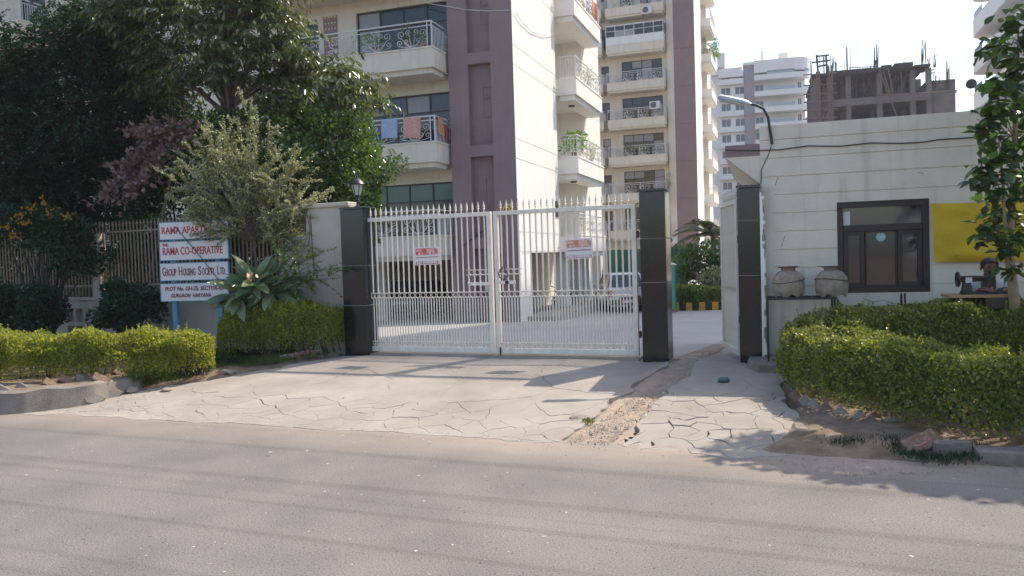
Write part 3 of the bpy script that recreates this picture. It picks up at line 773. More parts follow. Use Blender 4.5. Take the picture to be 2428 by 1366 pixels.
# ================================================================== SIGN BOARD
SIGN = Fr(at(460, 640, 13.75).to_2d(), 13)
st = frthing('sign_board', 'four white boards with red lettering naming the housing society on blue posts', 'sign', SIGN)
posts = []
for px in (410, 517):
    u = SIGN.hit(px, 700, 0)[0]; m_ = MB(); m_.box(u - .045, u + .045, .03, .09, -.06, SIGN.hit(px, 530, 0)[1]); part('post', m_, 'sign_blue', st)
rows = [(377.5, 527, 541, 562), (378.5, 573, 541.5, 612), (379.5, 624, 542, 661), (381, 672, 542, 711)]
for i, (a, b, c, d) in enumerate(rows):
    u0, z1 = SIGN.hit(a, b + 2); u1, z0 = SIGN.hit(c, d)
    m_ = MB(); m_.box(u0, u1, .0, .03, z0, z1); bo = part('board', m_, 'sign_white', st)
    m_ = MB()
    for x0, x1, y0, y1 in ((u0 - .012, u1 + .012, z0 - .012, z0), (u0 - .012, u1 + .012, z1, z1 + .012), (u0 - .012, u0, z0, z1), (u1, u1 + .012, z0, z1)): m_.box(x0, x1, -.006, .032, y0, y1)
    part('edge_strip', m_, 'sign_blue', bo)
    w, h = u1 - u0, z1 - z0; cx, cz = (u0 + u1) / 2, (z0 + z1) / 2
    if i == 0: put_text('RAMA APARTMENTS', .6 * h, 'sign_red', st, cx, -.004, cz, .002, .94 * w)
    if i == 1:
        put_text('THE', .2 * h, 'sign_red', st, u0 + .08 * w, -.004, cz + .33 * h, .002); put_text('RAMA CO-OPERATIVE', .6 * h, 'sign_red', st, cx - .02 * w, -.004, cz - .04 * h, .002, .88 * w)
    if i == 2:
        # small capitals: large first letters, smaller rest
        q = [('G', 1), ('ROUP', .8), ('H', 1), ('OUSING', .8), ('S', 1), ('OCIETY', .8), ('L', 1), ('TD.', .8)]
        wid = [.055, .16, .06, .2, .05, .2, .04, .09]; sp_ = [0, 0, .035, 0, .035, 0, .035, 0]; x = u0 + .03 * w
        for (s_, k), ww, gp in zip(q, wid, sp_):
            x += gp * w * .8; put_text(s_, (.74 if k == 1 else .6) * h, 'sign_maroon', st, x + ww * w / 2, -.004, cz - (.0 if k == 1 else .05) * h, .002, ww * w * .9); x += ww * w
    if i == 3:
        put_text('PLOT No. GH-25, SECTOR-43', .34 * h, 'sign_maroon', st, cx, -.004, cz + .2 * h, .002, .86 * w, shear=.15)
        put_text('GURGAON  HARYANA', .30 * h, 'sign_maroon', st, cx - .05 * w, -.004, cz - .2 * h, .002, .6 * w, shear=.15)
u0, z0 = SIGN.hit(412, 536, -.03); u1, z1 = SIGN.hit(520, 668, -.03)
m_ = MB(); m_.tube([(u0, -.012, z0), ((u0 + u1) / 2 + .03, -.02, (z0 + z1) / 2 - .01), (u1, -.012, z1)], .007, 5); part('stay_wire', m_, 'rust', st)

# ================================================================== GUARDHOUSE
HOUSE = Fr(at(1807, 640, 10.74).to_2d(), 17.5)
ht = frthing('guardhouse', 'low cream guardhouse with grooved walls and a brown framed window', 'building', HOUSE)
Hh = HOUSE.hit(1802, 300)[1]; print('guardhouse height', Hh)
win = (*HOUSE.hit(1984, 477)[:1], HOUSE.hit(2204, 470)[0], HOUSE.hit(2095, 694)[1], HOUSE.hit(2095, 475)[1])
gro = [2.94 - .243 * i for i in range(9)]
bz = sorted({-.1, Hh, win[2], win[3]} | {z for z in gro} | {z + .012 for z in gro})
axu = sorted({0, .18, win[0], win[1], 9.0})
def dep(a, b):
    if win[0] < a < win[1] and win[2] < b < win[3]: return None
    return .014 if any(z < b < z + .012 for z in gro) and (b > 2.3 or a > .18) else 0
m_ = MB(); m_.cells(axu, bz, dep, lambda a, b, d: (a, d, b), reveal=.16)
m_.quad((0, 0, -.8), (0, 4.2, -.8), (0, 4.2, Hh), (0, 0, Hh)); m_.quad((0, 4.2, -.8), (9, 4.2, -.8), (9, 4.2, Hh), (0, 4.2, Hh)); m_.quad((9, 0, -.1), (9, 4.2, -.8), (9, 4.2, Hh), (9, 0, Hh))
m_.quad((0, .12, Hh - .12), (9, .12, Hh - .12), (9, 4.1, Hh - .12), (0, 4.1, Hh - .12)); m_.quad((0, 0, Hh), (9, 0, Hh), (9, .12, Hh), (0, .12, Hh)); m_.quad((0, .12, Hh), (9, .12, Hh), (9, .12, Hh - .12), (0, .12, Hh - .12))
part('wall', m_, 'guard_wall', ht)
# hairline cracks as thin proud threads of dirt
m_ = MB()
for pts in ([(1804, 470), (1812, 500), (1808, 530), (1815, 575), (1811, 610)], [(2045, 708), (2070, 716), (2095, 712), (2118, 720)], [(1861, 560), (1853, 585)], [(1845, 420), (1838, 440)], [(2175, 408), (2190, 412)]):
    m_.tube([(HOUSE.hit(*p)[0], -.001, HOUSE.hit(*p)[1]) for p in pts], .003, 4)
part('crack', m_, 'joint', ht)
# window
wf = MB(); x0, x1, z0, z1 = win; fr_ = .075; yo = .03
zt = HOUSE.hit(2095, 537)[1]
for a, b, c, d in ((x0, x1, z0, z0 + fr_), (x0, x1, z1 - fr_, z1), (x0, x0 + fr_, z0 + fr_ + .001, z1 - fr_ - .001), (x1 - fr_, x1, z0 + fr_ + .001, z1 - fr_ - .001), (x0 + fr_ + .001, x1 - fr_ - .001, zt - .05, zt + .03)):
    wf.bbox(a, b, yo, yo + .1, c, d, .004)
wo_ = part('window', wf, 'brown_wood', ht)
xa, xb = HOUSE.hit(2052, 620)[0], HOUSE.hit(2130, 620)[0]
for a, b in ((x0 + fr_, xa), (xa, xb), (xb, x1 - fr_)):
    s_ = MB(); k = .055 if a != xa else .02
    lo, hi = z0 + fr_ + .002, zt - .052; a += .003; b -= .003
    for p in ((a, b, lo, lo + k), (a, b, hi - k, hi), (a, a + k, lo + k + .001, hi - k - .001), (b - k, b, lo + k + .001, hi - k - .001)): s_.bbox(p[0], p[1], yo + .02, yo + .075, p[2], p[3], .003)
    part('sash', s_, 'brown_wood', wo_)
    s_ = MB(); s_.box(a + k, b - k, yo + .05, yo + .055, lo + k, hi - k); part('pane', s_, 'glass_guard', wo_)
s_ = MB(); s_.box(x0 + fr_, x1 - fr_, yo + .06, yo + .065, zt + .03, z1 - fr_); part('pane', s_, 'glass_guard', wo_)
u, z = HOUSE.hit(2089, 562, .06); s_ = MB(); s_.lathe([(.058, 0), (.058, .003)], 20); q = part('sticker', s_, 'sticker', wo_) if False else None
mat('sticker', (.35, .55, .60), .5, .3, 30); s_ = MB(); s_.tube([(.03 * math.cos(a), 0, .03 * math.sin(a)) for a in np.linspace(0, 6.28, 18, endpoint=False)], .027, 4, closed=True); part('sticker', s_, 'sticker', wo_, loc=(u, yo + .05, z)).scale = (1, .1, 1)
u, z = HOUSE.hit(2000, 520, .06); s_ = MB(); s_.box(u - .055, u + .08, yo + .052, yo + .058, z - .12, z + .1); part('poster', s_, 'paper', wo_); s_ = MB(); s_.box(u - .05, u + .0, yo + .05, yo + .0515, z - .11, z + .02); part('poster_print', s_, 'notice_red', wo_)
# wedge canopy on the side wall
cz0, cz1, cz2 = HOUSE.hit(1760, 343)[1], HOUSE.hit(1760, 371)[1], HOUSE.hit(1790, 437)[1]; cu0 = HOUSE.hit(1719, 350)[0]
c_ = frthing('canopy', 'mauve edged wedge canopy on the passage side of the guardhouse', 'canopy', HOUSE, 0, .02, 0)
m_ = MB(); m_.box(cu0, -.001, 0, 3.6, cz1, cz0); part('fascia', m_, 'mauve', c_)
m_ = MB(); m_.prism([(cu0 + .004, cz1 - .001), (-.001, cz1 - .001), (-.001, cz2)], lambda x, z: (x, .004, z), lambda x, z: (x, 3.6, z)); part('soffit', m_, 'guard_wall', c_)
# lamp on its bent arm
l_ = frthing('street_lamp', 'tube lamp on a bent black arm fixed to the guardhouse corner', 'lamp', HOUSE, 0, -.03, 0)
pp = [HOUSE.hit(*p, -.03) for p in ((1831, 343), (1826, 310), (1821, 278), (1810, 258), (1794, 250), (1776, 246))]
m_ = MB(); m_.tube([(u, 0, z) for u, z in pp], .018, 8); part('arm', m_, 'black_metal', l_, True)
a, b = Vector((*HOUSE.hit(1781, 249, -.03), 0)), Vector((*HOUSE.hit(1703, 233, -.03), 0))
ang = math.atan2(b.y - a.y, b.x - a.x); Ln = (b - a).length
m_ = MB(); m_.loft([[(x, y * k, z * k) for y, z in ((-.055, 0), (-.05, .035), (-.02, .055), (.02, .055), (.05, .035), (.055, 0))] for x, k in ((0, .45), (.05, .8), (.12, 1), (Ln - .03, 1), (Ln, .8))], True, True)
q = part('housing', m_, 'galv', l_, True, loc=(a.x, 0, a.y)); q.rotation_euler.y = -ang; q.scale = (1, 1, -1)
m_ = MB(); m_.loft([[(x, y * k, -z * k - .002) for y, z in ((-.05, 0), (-.035, .03), (.035, .03), (.05, 0))] for x, k in ((.1, .7), (.14, 1), (Ln - .05, 1), (Ln - .02, .7))], True, True)
q = part('diffuser', m_, 'lamp_glass', l_, True, loc=(a.x, 0, a.y)); q.rotation_euler.y = -ang; q.scale = (1, 1, -1)
m_ = MB(); q0 = HOUSE.hit(1829, 345, -.03); m_.tube([(q0[0], .02, q0[1]), (q0[0] - .04, .02, q0[1] - .12), (q0[0] - .13, .022, q0[1] - .3), (q0[0] - .14, .022, q0[1] - .5)], .005, 4); part('wire', m_, 'black_metal', l_)
# wavy cable along the wall
cb = frthing('cable', 'black cable sagging along the top of the guardhouse wall', 'cable', HOUSE, 0, -.02, 0)
m_ = MB(); m_.tube([(HOUSE.hit(x, y, -.02)[0], random.uniform(-.004, .004), HOUSE.hit(x, y, -.02)[1]) for x, y in ((1719, 356), (1760, 357), (1800, 357), (1850, 355), (1915, 346), (1990, 347), (2065, 339), (2140, 340), (2190, 337), (2228, 331), (2310, 326), (2400, 322), (2500, 318))], .0075, 6); part('line', m_, 'black_metal', cb)
# plinth lump at the corner
pt = MB(); A = [gnd(1772, 872), gnd(1776, 858), gnd(1800, 846), gnd(1860, 850), gnd(1870, 885), gnd(1800, 884)]; cen = sum(A, Vector()) / 6
pt.loft([[(p.x, p.y, -.06) for p in A], [(p.x, p.y, .05) for p in A], [(*(p * .88 + cen * .12).to_2d(), .085) for p in A]], False, True)
tag(part('plinth', pt, 'kerb', None, True), 'low concrete plinth at the foot of the guardhouse corner', 'plinth')
# yellow cloth
YU0, YZ1 = HOUSE.hit(2208, 483, -.05); YZ0 = HOUSE.hit(2218, 621, -.05)[1]; YU1 = YU0 + 1.75
m_ = MB(); nx, nz = 36, 16
def yc(i, j):
    a, b = i / nx, j / nz; e = min(a, 1 - a, b, 1 - b)
    d = -.035 * min(1, e * 9) - .02 * math.sin(a * 9 + b * 4) * min(1, e * 6) - .02 * mnoise.noise((a * 6, b * 5, 2)) - .022 * mnoise.noise((a * 14 + b * 10, b * 3, 5))
    return (YU0 + a * (YU1 - YU0) + .03 * (1 - b), -.05 + d, YZ0 + b * (YZ1 - YZ0) - .02 * math.sin(a * math.pi) + .012 * a)
for i in range(nx):
    for j in range(nz): m_.quad(yc(i, j), yc(i + 1, j), yc(i + 1, j + 1), yc(i, j + 1))
m_.box(YU0 + .05, YU1 - .02, -.045, -.003, YZ0 + .02, YZ1 - .04)
yb = frthing('cloth_banner', 'plain yellow cloth stretched over a board on the guardhouse wall', 'banner', HOUSE); part('cloth', m_, 'yellow_cloth', yb, True)
# ================================================================== APARTMENT BUILDINGS
def spiral(cx, cz, r, turns, a0, dr, n=16):
    return [(cx + (r * (1 - .78 * i / n)) * math.cos(a0 + dr * turns * 2 * math.pi * i / n), cz + (r * (1 - .78 * i / n)) * math.sin(a0 + dr * turns * 2 * math.pi * i / n)) for i in range(n + 1)]
def bez(p, q, r, n=8):
    return [((1 - t) ** 2 * p[0] + 2 * t * (1 - t) * q[0] + t * t * r[0], (1 - t) ** 2 * p[1] + 2 * t * (1 - t) * q[1] + t * t * r[1]) for t in [i / n for i in range(n + 1)]]
def scrolls(mb, x0, x1, h, place, fine=1.0, r=.011):
    """wrought iron scroll work between x0 and x1: fans of curls growing from the bottom rail"""
    n = max(1, round((x1 - x0) / 1.25)); w = (x1 - x0) / n; ns = int(16 * fine)
    for i in range(n):
        c = x0 + (i + .5) * w; k = w / 1.25; hh = h / .72
        for s in (-1, 1):
            for (sx, sz, rr, a0, tn) in ((.36, .50, .145, -1.6, 1.35), (.13, .56, .10, -2.0, 1.3), (.42, .20, .11, -1.4, 1.3), (.20, .24, .085, -1.2, 1.2)):
                sp = [(c + s * (x * k), z * hh) for x, z in spiral(sx, sz, rr, tn, a0, 1, ns)]
                st = bez((c, .02 * hh), (c + s * sx * .55 * k, .02 * hh if sz < .3 else .12 * hh), sp[0], max(4, ns // 2))
                mb.tube([place(*p) for p in st[:-1] + sp], r, 3, False)
def shifted(c, k): return tuple(x * k for x in c)
def pane_pick(rn): return 'curtain' if rn.random() < .28 else 'glass_dark'
def glazing(parent, x0, x1, z0, z1, y, nx, tz, rn, place=None, frame='black_metal', panes=None, name='window'):
    """framed glazing at depth y; nx columns, transom height tz; place swaps axes for side walls"""
    pl = place or (lambda a, d, z: (a, d, z)); m_ = MB(); fwid = .05
    def bar(a, b, c, d):
        q = MB(); q.box(a, b, y, y + .06, c, d); m_.v += []; n = len(m_.v); m_.v += [pl(*p) for p in q.v]; m_.f += [tuple(n + i for i in f) for f in q.f]; m_.mi += [0] * len(q.f)
    xs_ = [x0 + (x1 - x0) * i / nx for i in range(nx + 1)]
    bar(x0, x1, z0, z0 + fwid); bar(x0, x1, z1 - fwid, z1)
    for i, x in enumerate(xs_):
        a, b = (x0, x0 + fwid) if i == 0 else ((x1 - fwid, x1) if i == nx else (x - fwid / 2, x + fwid / 2)); bar(a, b, z0 + fwid + .001, z1 - fwid - .001)
    rows_ = [(z0 + fwid, z1 - fwid)] if tz is None else [(z0 + fwid, tz - .02), (tz + .02, z1 - fwid)]
    if tz is not None:
        for i in range(nx): bar(xs_[i] + fwid * (1 if i == 0 else .5) + .001, xs_[i + 1] - fwid * (1 if i == nx - 1 else .5) - .001, tz - .02, tz + .02)
    wobj = part(name, m_, frame, parent)
    for i in range(nx):
        for (c, d) in rows_:
            q = MB(); a, b = xs_[i] + fwid * (1 if i == 0 else .5), xs_[i + 1] - fwid * (1 if i == nx - 1 else .5)
            q.quad(pl(a, y + .03, c), pl(b, y + .03, c), pl(b, y + .03, d), pl(a, y + .03, d)); q.quad(pl(a, y + .04, c), pl(b, y + .04, c), pl(b, y + .04, d), pl(a, y + .04, d))
            part('pane', q, panes(i, c) if panes else pane_pick(rn), wobj, recalc=False)
    return wobj
def apartment(label, cat_group, org, th, zb, z0, fh, nf, U, S, detail, seed):
    """one block: mauve corner column, glazed balconies to its left on the front, balconies on the sunlit side"""
    rn = random.Random(seed); A = Fr(org, th); t = frthing('apartment_building', label, 'building', A, group=None)
    H = z0 + fh * nf + .9; uL, uC = U['left'], U['col']; wf_ = .35
    lev = [z0 + fh * k for k in range(nf)]
    # column with recessed panels and small windows
    m_ = MB(); rc = (uC + (0 - uC) * .30, uC + (0 - uC) * .655)
    rec = [(z + .62, z + fh - .36 + .62 - .06) for z in [z0 - fh] + lev]
    if not detail: rec = []
    if detail: rec = [(z + .56, z + .56 + fh - .37) for z in [z0 - fh + .0] + lev]
    bx = sorted({zb - .3, H} | {q for a in rec for q in a if zb < q < H} | (set() if detail else {q for z in lev for q in (z + .03, z + .07)})); ax = [uC, rc[0], rc[1], 0]
    gl_ = lambda b: .03 if (not detail and any(z + .03 < b < z + .07 for z in lev)) else 0
    m_.cells(ax, bx, lambda a, b: .26 if rc[0] < a < rc[1] and any(p < b < q for p, q in rec) else gl_(b), lambda a, b, d: (a, d, b))
    m_.quad((uC, 0, zb - .3), (uC, wf_, zb - .3), (uC, wf_, H), (uC, 0, H)); m_.quad((uC, 0, H), (0, 0, H), (0, wf_, H), (uC, wf_, H))
    part('corner_column', m_, 'mauve', t)
    if detail:
        for a, b in rec[:-1]:
            glazing(t, rc[1] - .42, rc[1] - .04, a + .95, a + 2.0, .235, 1, a + 1.6, rn, frame='rail_white' if False else 'mauve')
    # front wall left of the column
    hol = []
    for z in lev:
        for (a, b, lo, hi) in U['glaz']: hol.append((a, b, z + lo, z + hi))
    ax = sorted({uL, uC} | {q for h in hol for q in h[:2]}); bx = sorted({z0, H} | {q for h in hol for q in h[2:]})
    m_ = MB(); m_.cells(ax, bx, lambda a, b: None if any(h[0] < a < h[1] and h[2] < b < h[3] for h in hol) else 0, lambda a, b, d: (a, wf_ + d, b), reveal=.18)
    wd = S['end']
    m_.quad((uL, wf_, H), (0, wf_, H), (0, wd, H), (uL, wd, H)); m_.quad((uL, wf_, z0), (0, wf_, z0), (0, wd, z0), (uL, wd, z0)); m_.quad((uL, wf_, z0), (uL, wd, z0), (uL, wd, H), (uL, wf_, H)); m_.quad((uL, wd, z0), (0, wd, z0), (0, wd, H), (uL, wd, H))
    part('front_wall', m_, 'cream', t)
    for z in lev:
        for gi, (a, b, lo, hi) in enumerate(U['glaz']):
            nx = max(1, round((b - a) / U.get('pane', .8))); green = detail and z == lev[0] and gi == 0
            glazing(t, a, b, z + lo, z + hi, wf_ + .1, nx, z + hi - .62, rn, panes=(lambda i, c, zz=z, hh=hi: 'green_glass' if c > zz + hh - .7 else 'glass_dark') if green else None)
    # front balconies
    for k, z in enumerate(lev):
        for (b0, b1) in U['balc']:
            pj = U.get('proj', 1.0); m_ = MB()
            m_.box(b0, b1, -pj, wf_ - .002, z + .0, z + .62); m_.box(b0 - .02, b1 + .02, -pj - .02, wf_ - .003, z + .621, z + .68)
            m_.box(b0 + .1, b1 - .1, -pj + .12, wf_ - .004, z - .16, z - .001)
            bo = part('balcony', m_, 'cream', t)
            if k in U.get('enclosed', ()): 
                glazing(t, b0, b1, z + 1.3, z + 2.25, -pj, 6, z + 1.82, rn, frame='rail_white', name='balcony_glazing'); m_ = MB(); m_.box(b0, b1, -pj, -pj + .05, z + .681, z + 1.299); m_.box(b1 - .05, b1, -pj + .051, 0, z + .681, z + 1.299); part('infill_panel', m_, 'pale_white', bo); 
                glazing(t, -pj + .05, 0, z + 1.3, z + 2.25, 0, 1, None, rn, place=lambda a, d, zz: (b1 - d, a, zz), frame='rail_white', name='balcony_glazing')
                m_ = MB(); m_.box(b0, b1, -pj, wf_, z + 2.26, z + 2.3); part('balcony_roof', m_, 'pale_white', bo)
                continue
            m_ = MB(); rh = z + .68; tr = .026
            m_.tube([(b0, wf_, rh + .82), (b0, -pj + .06, rh + .82), (b1 - .05, -pj + .06, rh + .82), (b1 - .05, wf_, rh + .82)], tr, 6)
            m_.tube([(b0, -pj + .06, rh + .68), (b1 - .05, -pj + .06, rh + .68), (b1 - .05, wf_, rh + .68)], .018, 5)
            x = b0
            while x < b1: m_.tube([(x, -pj + .06, rh), (x, -pj + .06, rh + .82)], .02, 5); x += 2.6
            m_.tube([(b1 - .05, -pj + .06, rh), (b1 - .05, -pj + .06, rh + .82)], .024, 5)
            y = -pj + .17
            while y < wf_ - .05: m_.tube([(b1 - .05, y, rh), (b1 - .05, y, rh + .68)], .011, 4); y += .11
            v0 = max(b0, U.get('vis', b0)); scrolls(m_, v0 + .05, b1 - .1, .66, lambda a, b_, zz=rh: (a, -pj + .06, zz + .02 + b_), 1.0 if detail else .6, .012 if detail else .018)
            part('railing', m_, 'rail_white', bo)
    # side: walls either side of the balcony recess
    s1, s2, se = S['r0'], S['r1'], S['end']; grooves = [q for z in [z0] + lev for q in (z + .03, z + .68)] + [H - .4]
    bx = sorted({z0, H} | set(grooves) | {q + .025 for q in grooves}); bx = [b for b in bx if z0 <= b <= H]
    gd = lambda a, b: .02 if any(q < b < q + .025 for q in grooves) else 0
    m_ = MB(); m_.cells([wf_, s1], bx, gd, lambda a, b, d: (-d, a, b)); m_.cells([s2, se], bx, gd, lambda a, b, d: (-d, a, b))
    m_.cells([0, wf_], sorted({zb - .3, H} | {b for b in bx if b > z0}), lambda a, b: .02 if b > z0 and gd(a, b) else 0, lambda a, b, d: (-d, a, b))
    m_.quad((0, s1, z0), (-1.3, s1, z0), (-1.3, s1, H), (0, s1, H)); m_.quad((0, s2, z0), (-1.3, s2, z0), (-1.3, s2, H), (0, s2, H))
    dh = [(s1 + .75, s1 + 2.1, z + .68, z + 2.75) for z in lev]
    ax = sorted({s1, s2} | {q for h in dh for q in h[:2]}); bx2 = sorted({z0, H} | {q for h in dh for q in h[2:]})
    m_.cells(ax, bx2, lambda a, b: None if any(h[0] < a < h[1] and h[2] < b < h[3] for h in dh) else 0, lambda a, b, d: (-1.3 - d, a, b), reveal=.12)
    part('side_wall', m_, 'white_wall', t)
    for h in dh:
        glazing(t, h[0], h[1], h[2], h[3], 1.36, 2, h[3] - .5, rn, place=lambda a, d, z: (-d, a, z), name='balcony_door', frame='brown_wood')
    for k, z in enumerate(lev):
        b0, b1, pj = S['b0'], S['b1'], S['proj']; m_ = MB()
        m_.box(-1.29, pj, b0, b1, z, z + .62); m_.box(.003, pj + .02, b0 - .02, b1 + .02, z + .621, z + .68); m_.box(.003, pj - .1, b0 + .1, b1 - .1, z - .2, z - .001)
        bo = part('balcony', m_, 'white_wall', t)
        if S.get('light') and k in (1, 2):
            q = MB(); q.lathe([(.13, -.05), (.13, 0)], 14, (.2, b0 + 1.2, z - .2)); part('ceiling_light', q, 'rust', bo)
        m_ = MB(); rh = z + .68; tr = .026
        m_.tube([(.02, b0 + .05, rh + .82), (pj - .05, b0 + .05, rh + .82), (pj - .05, b1 - .05, rh + .82), (.02, b1 - .05, rh + .82)], tr, 6)
        m_.tube([(.02, b0 + .05, rh + .68), (pj - .05, b0 + .05, rh + .68), (pj - .05, b1 - .05, rh + .68)], .018, 5)
        for y in (b0 + .05, (b0 + b1) / 2, b1 - .05): m_.tube([(pj - .05, y, rh), (pj - .05, y, rh + .82)], .022, 5)
        x = .08
        while x < pj - .1: m_.tube([(x, b0 + .05, rh), (x, b0 + .05, rh + .68)], .014, 4); x += .11
        scrolls(m_, b0 + .1, b1 - .1, .66, lambda a, b_, zz=rh: (pj - .05, a, zz + .02 + b_), .8 if detail else .6, .012 if detail else .016)
        part('railing', m_, 'rail_white', bo)
    # open ground floor on piers
    ex = .012
    for a, b in S['piers']: m_ = MB(); m_.box(-.45, -ex, a + (.36 if a == 0 else 0), b, zb - .3, z0 - .001); part('pier', m_, 'white_wall', t)
    m_ = MB()
    if S.get('inner'):
        m_.box(-2.6, -2.4, S['piers'][0][1] - .8, se - .2, zb - .3, z0 - .001)
        for u in (-6.0, -10.5, -15, -19.5):
            for y in (1.2, 6.5): m_.box(u, u + .4, y, y + .4, zb - .3, z0 - .001)
        m_.box(uL, -7.3, wd - .3, wd - .1, zb - .3, z0 - .002); m_.box(-6.6, -5.2, wd - .3, wd - .1, zb - .3, z0 - .002); m_.box(-4.4, -2.7, wd - .3, wd - .1, zb - .3, z0 - .002); m_.box(-7.3, -6.6, wd - .3, wd - .1, zb - .3, .4); m_.box(-5.2, -4.4, wd - .3, wd - .1, zb - .3, .2); m_.box(uL, uL + .2, .8, wd - .4, zb - .3, z0 - .001)
    else: m_.box(uL + .3, -.6, .6, wd - .3, zb - .3, z0 - .001)
    part('inner_wall', m_, 'cream', t)
    m_ = MB(); m_.box(uL - .3, .1, wf_ - .3, wd + .3, H + .0, H + .9); part('parapet', m_, 'cream', t)
    return A, t, lev
NEAR = Fr(at(1221, 300, 26.5).to_2d(), 19)
uC = NEAR.hit(1068, 300)[0]; zb1 = -.66
g = lambda px, py=250, w=.35: NEAR.hit(px, py, w)[0]
near_b1 = NEAR.hit(1027, 150, -1.0)[0]
NA, nb, nlev = apartment('near cream apartment block with a mauve corner column, behind the left gate leaf', None, NEAR.o.to_2d(), 19, zb1, 1.64, 3.07, 5,
    dict(left=-30, col=uC, glaz=[(g(852), uC - .02, .7, 2.52), (g(698), g(762), .7, 2.35), (g(610), g(645), .9, 2.2), (g(250), g(350), .9, 2.3), (g(60), g(120), .7, 2.4)], balc=[(g(600), near_b1), (g(-160, 50), g(48, 50, -1.0))], proj=1.0, pane=.95),
    dict(r0=5.15, r1=9.5, end=12.84, b0=5.55, b1=10.15, proj=.72, piers=[(0, 1.35), (5.9, 6.45), (8.3, 8.6), (9.9, 10.35), (12.3, 12.84)], inner=True, light=True), True, 3)
# plinth strip along the sunlit side
m_ = MB(); m_.box(-.2, .95, .8, 13.2, zb1 - .2, zb1 + .12); pobj = part('side_plinth', m_, 'concrete', nb)
# grille, air conditioner grilles, downpipe on the front
m_ = MB(); a, b = g(776), g(806)
for z in nlev:
    for i in range(9): m_.box(a, b, .315, .345, z + .75 + i * .2, z + .87 + i * .2)
    for i in range(5): m_.box(a + (b - a) * i / 4.0 - .015, a + (b - a) * i / 4.0 + .015, .318, .348, z + .7, z + 2.55)
part('lattice', m_, 'mauve', nb, kind='stuff')
m_ = MB(); a, b = g(492), g(528)
for z in nlev[:3]:
    for i in range(10): m_.box(a, b, .315, .345, z + .5 + i * .15, z + .58 + i * .15)
    for i in range(6): m_.box(a + (b - a) * i / 5 - .015, a + (b - a) * i / 5 + .015, .318, .348, z + .5, z + 2)
part('lattice', m_, 'mauve', nb, kind='stuff')
m_ = MB(); m_.tube([(uC + .3, -.04, zb1), (uC + .3, -.04, 1.9), (uC + 1.35, -.04, 2.6)], .02, 6); part('wire', m_, 'black_metal', nb)
# side window grille at the sunlit corner and a dark meter box
m_ = MB(); m_.box(.0, .04, 4.6, 5.0, 3.0, 3.6); part('meter_box', m_, 'iron', nb)
# the doorway at the foot of the column
m_ = MB(); m_.box(uC + 1.25, uC + 1.75, -.02, -.003, zb1, 1.62); part('dark_doorway', m_, 'brown_wood', nb)

TOW = Fr(at(1651, 300, 66).to_2d(), 19.5)
g2 = lambda px, py=250, w=.35: TOW.hit(px, py, w)[0]
TA, tb, tlev = apartment('taller cream apartment tower with glazed balconies, beyond the right gate leaf', None, TOW.o.to_2d(), 19.5, -.78, 2.78, 3.07, 8,
    dict(left=-24, col=g2(1601, 300, 0), glaz=[(g2(1476), g2(1572), .75, 2.6), (g2(1428), g2(1446), .7, 2.4)], balc=[(g2(1440, 250, -1), g2(1577, 250, -1)), (g2(1330, 250, -.4), g2(1434, 250, -.4))], proj=1.0, enclosed=(5,), vis=g2(1415), pane=.95),
    dict(r0=5.1, r1=9.6, end=13, b0=5.5, b1=10.2, proj=.8, piers=[(0, 4.9), (9.6, 13)], inner=False), False, 5)
# cream pier left of the tower column
m_ = MB(); m_.box(g2(1585, 300, 0), g2(1601, 300, 0) - .004, .0, .349, -1, tlev[-1] + 3); part('cream_pier', m_, 'cream', tb)
def ac_unit(label, P, rz):
    t = thing('air_conditioner', label, 'air conditioner', P, rz, 'air conditioner units on balconies')
    m_ = MB(); m_.bbox(-.42, .42, -.15, .15, 0, .6, .02); part('case', m_, 'ac_white', t)
    m_ = MB(); m_.lathe([(.24, 0), (.24, .01)], 18); q = part('fan_grille', m_, 'iron', t, loc=(-.1, -.152, .3)); q.rotation_euler.x = rad(90)
    m_ = MB()
    for i in range(5): m_.box(-.34, .14, -.168, -.163, .08 + i * .11, .095 + i * .11)
    part('grille_bars', m_, 'ac_white', t)
    m_ = MB(); m_.box(-.36, -.32, -.15, .3, -.08, -.001); m_.box(.32, .36, -.15, .3, -.08, -.001); part('bracket', m_, 'rust', t)
    return t
def on(fr, px, py, w): u, z = fr.hit(px, py, w); return fr.wld(u, w, z)
ac_unit('white air conditioner on the tower wall behind the free standing pillar', on(TOW, 1591, 578, -.2), -TOW.th).scale = (1.2, 1, 1)
ac_unit('white air conditioner on a tower balcony two floors under the glazed one', on(TOW, 1553, 258, -1.2), -TOW.th)
ac_unit('grey air conditioner in the top of the glazed balcony of the tower', on(TOW, 1534, 33, -1.2), -TOW.th)
# towels on the near balcony
def towel(label, px0, px1, zk, drop, w, m, rz=0, side=False):
    if not side: u0, u1 = NEAR.hit(px0, 290, w)[0], NEAR.hit(px1, 290, w)[0]
    t = frthing('towel', label, 'towel', NEAR, u0 if not side else near_b1 - .05, w if not side else px0, zk, 'laundry on the balcony rail')
    L = (u1 - u0) if not side else px1; n = 8; m_ = MB()
    def pt(i, j):
        a = i / n; x = a * L; k = j / 8
        prof = [(.05, -drop * .55), (.035, -.05), (.028, .0), (.0, .032), (-.032, 0), (-.04, -drop * .3), (-.045, -drop * .55), (-.05, -drop * .8), (-.05, -drop)][j]
        y = prof[0] + .014 * math.sin(a * 11 + zk) * (abs(j - 3) / 5); z = prof[1] + .02 * math.sin(a * 5) * (abs(j - 3) / 5)
        return (x, y, z) if not side else (-y, x, z)
    for i in range(n):
        for j in range(8): m_.quad(pt(i, j), pt(i + 1, j), pt(i + 1, j + 1), pt(i, j + 1))
    part('cloth', m_, m, t, True); return t
rz_ = nlev[1] + .68 + .82
towel('pale blue towel hanging over the rail of the first full balcony', 905, 943, rz_, .62, -.94, 'towel_blue')
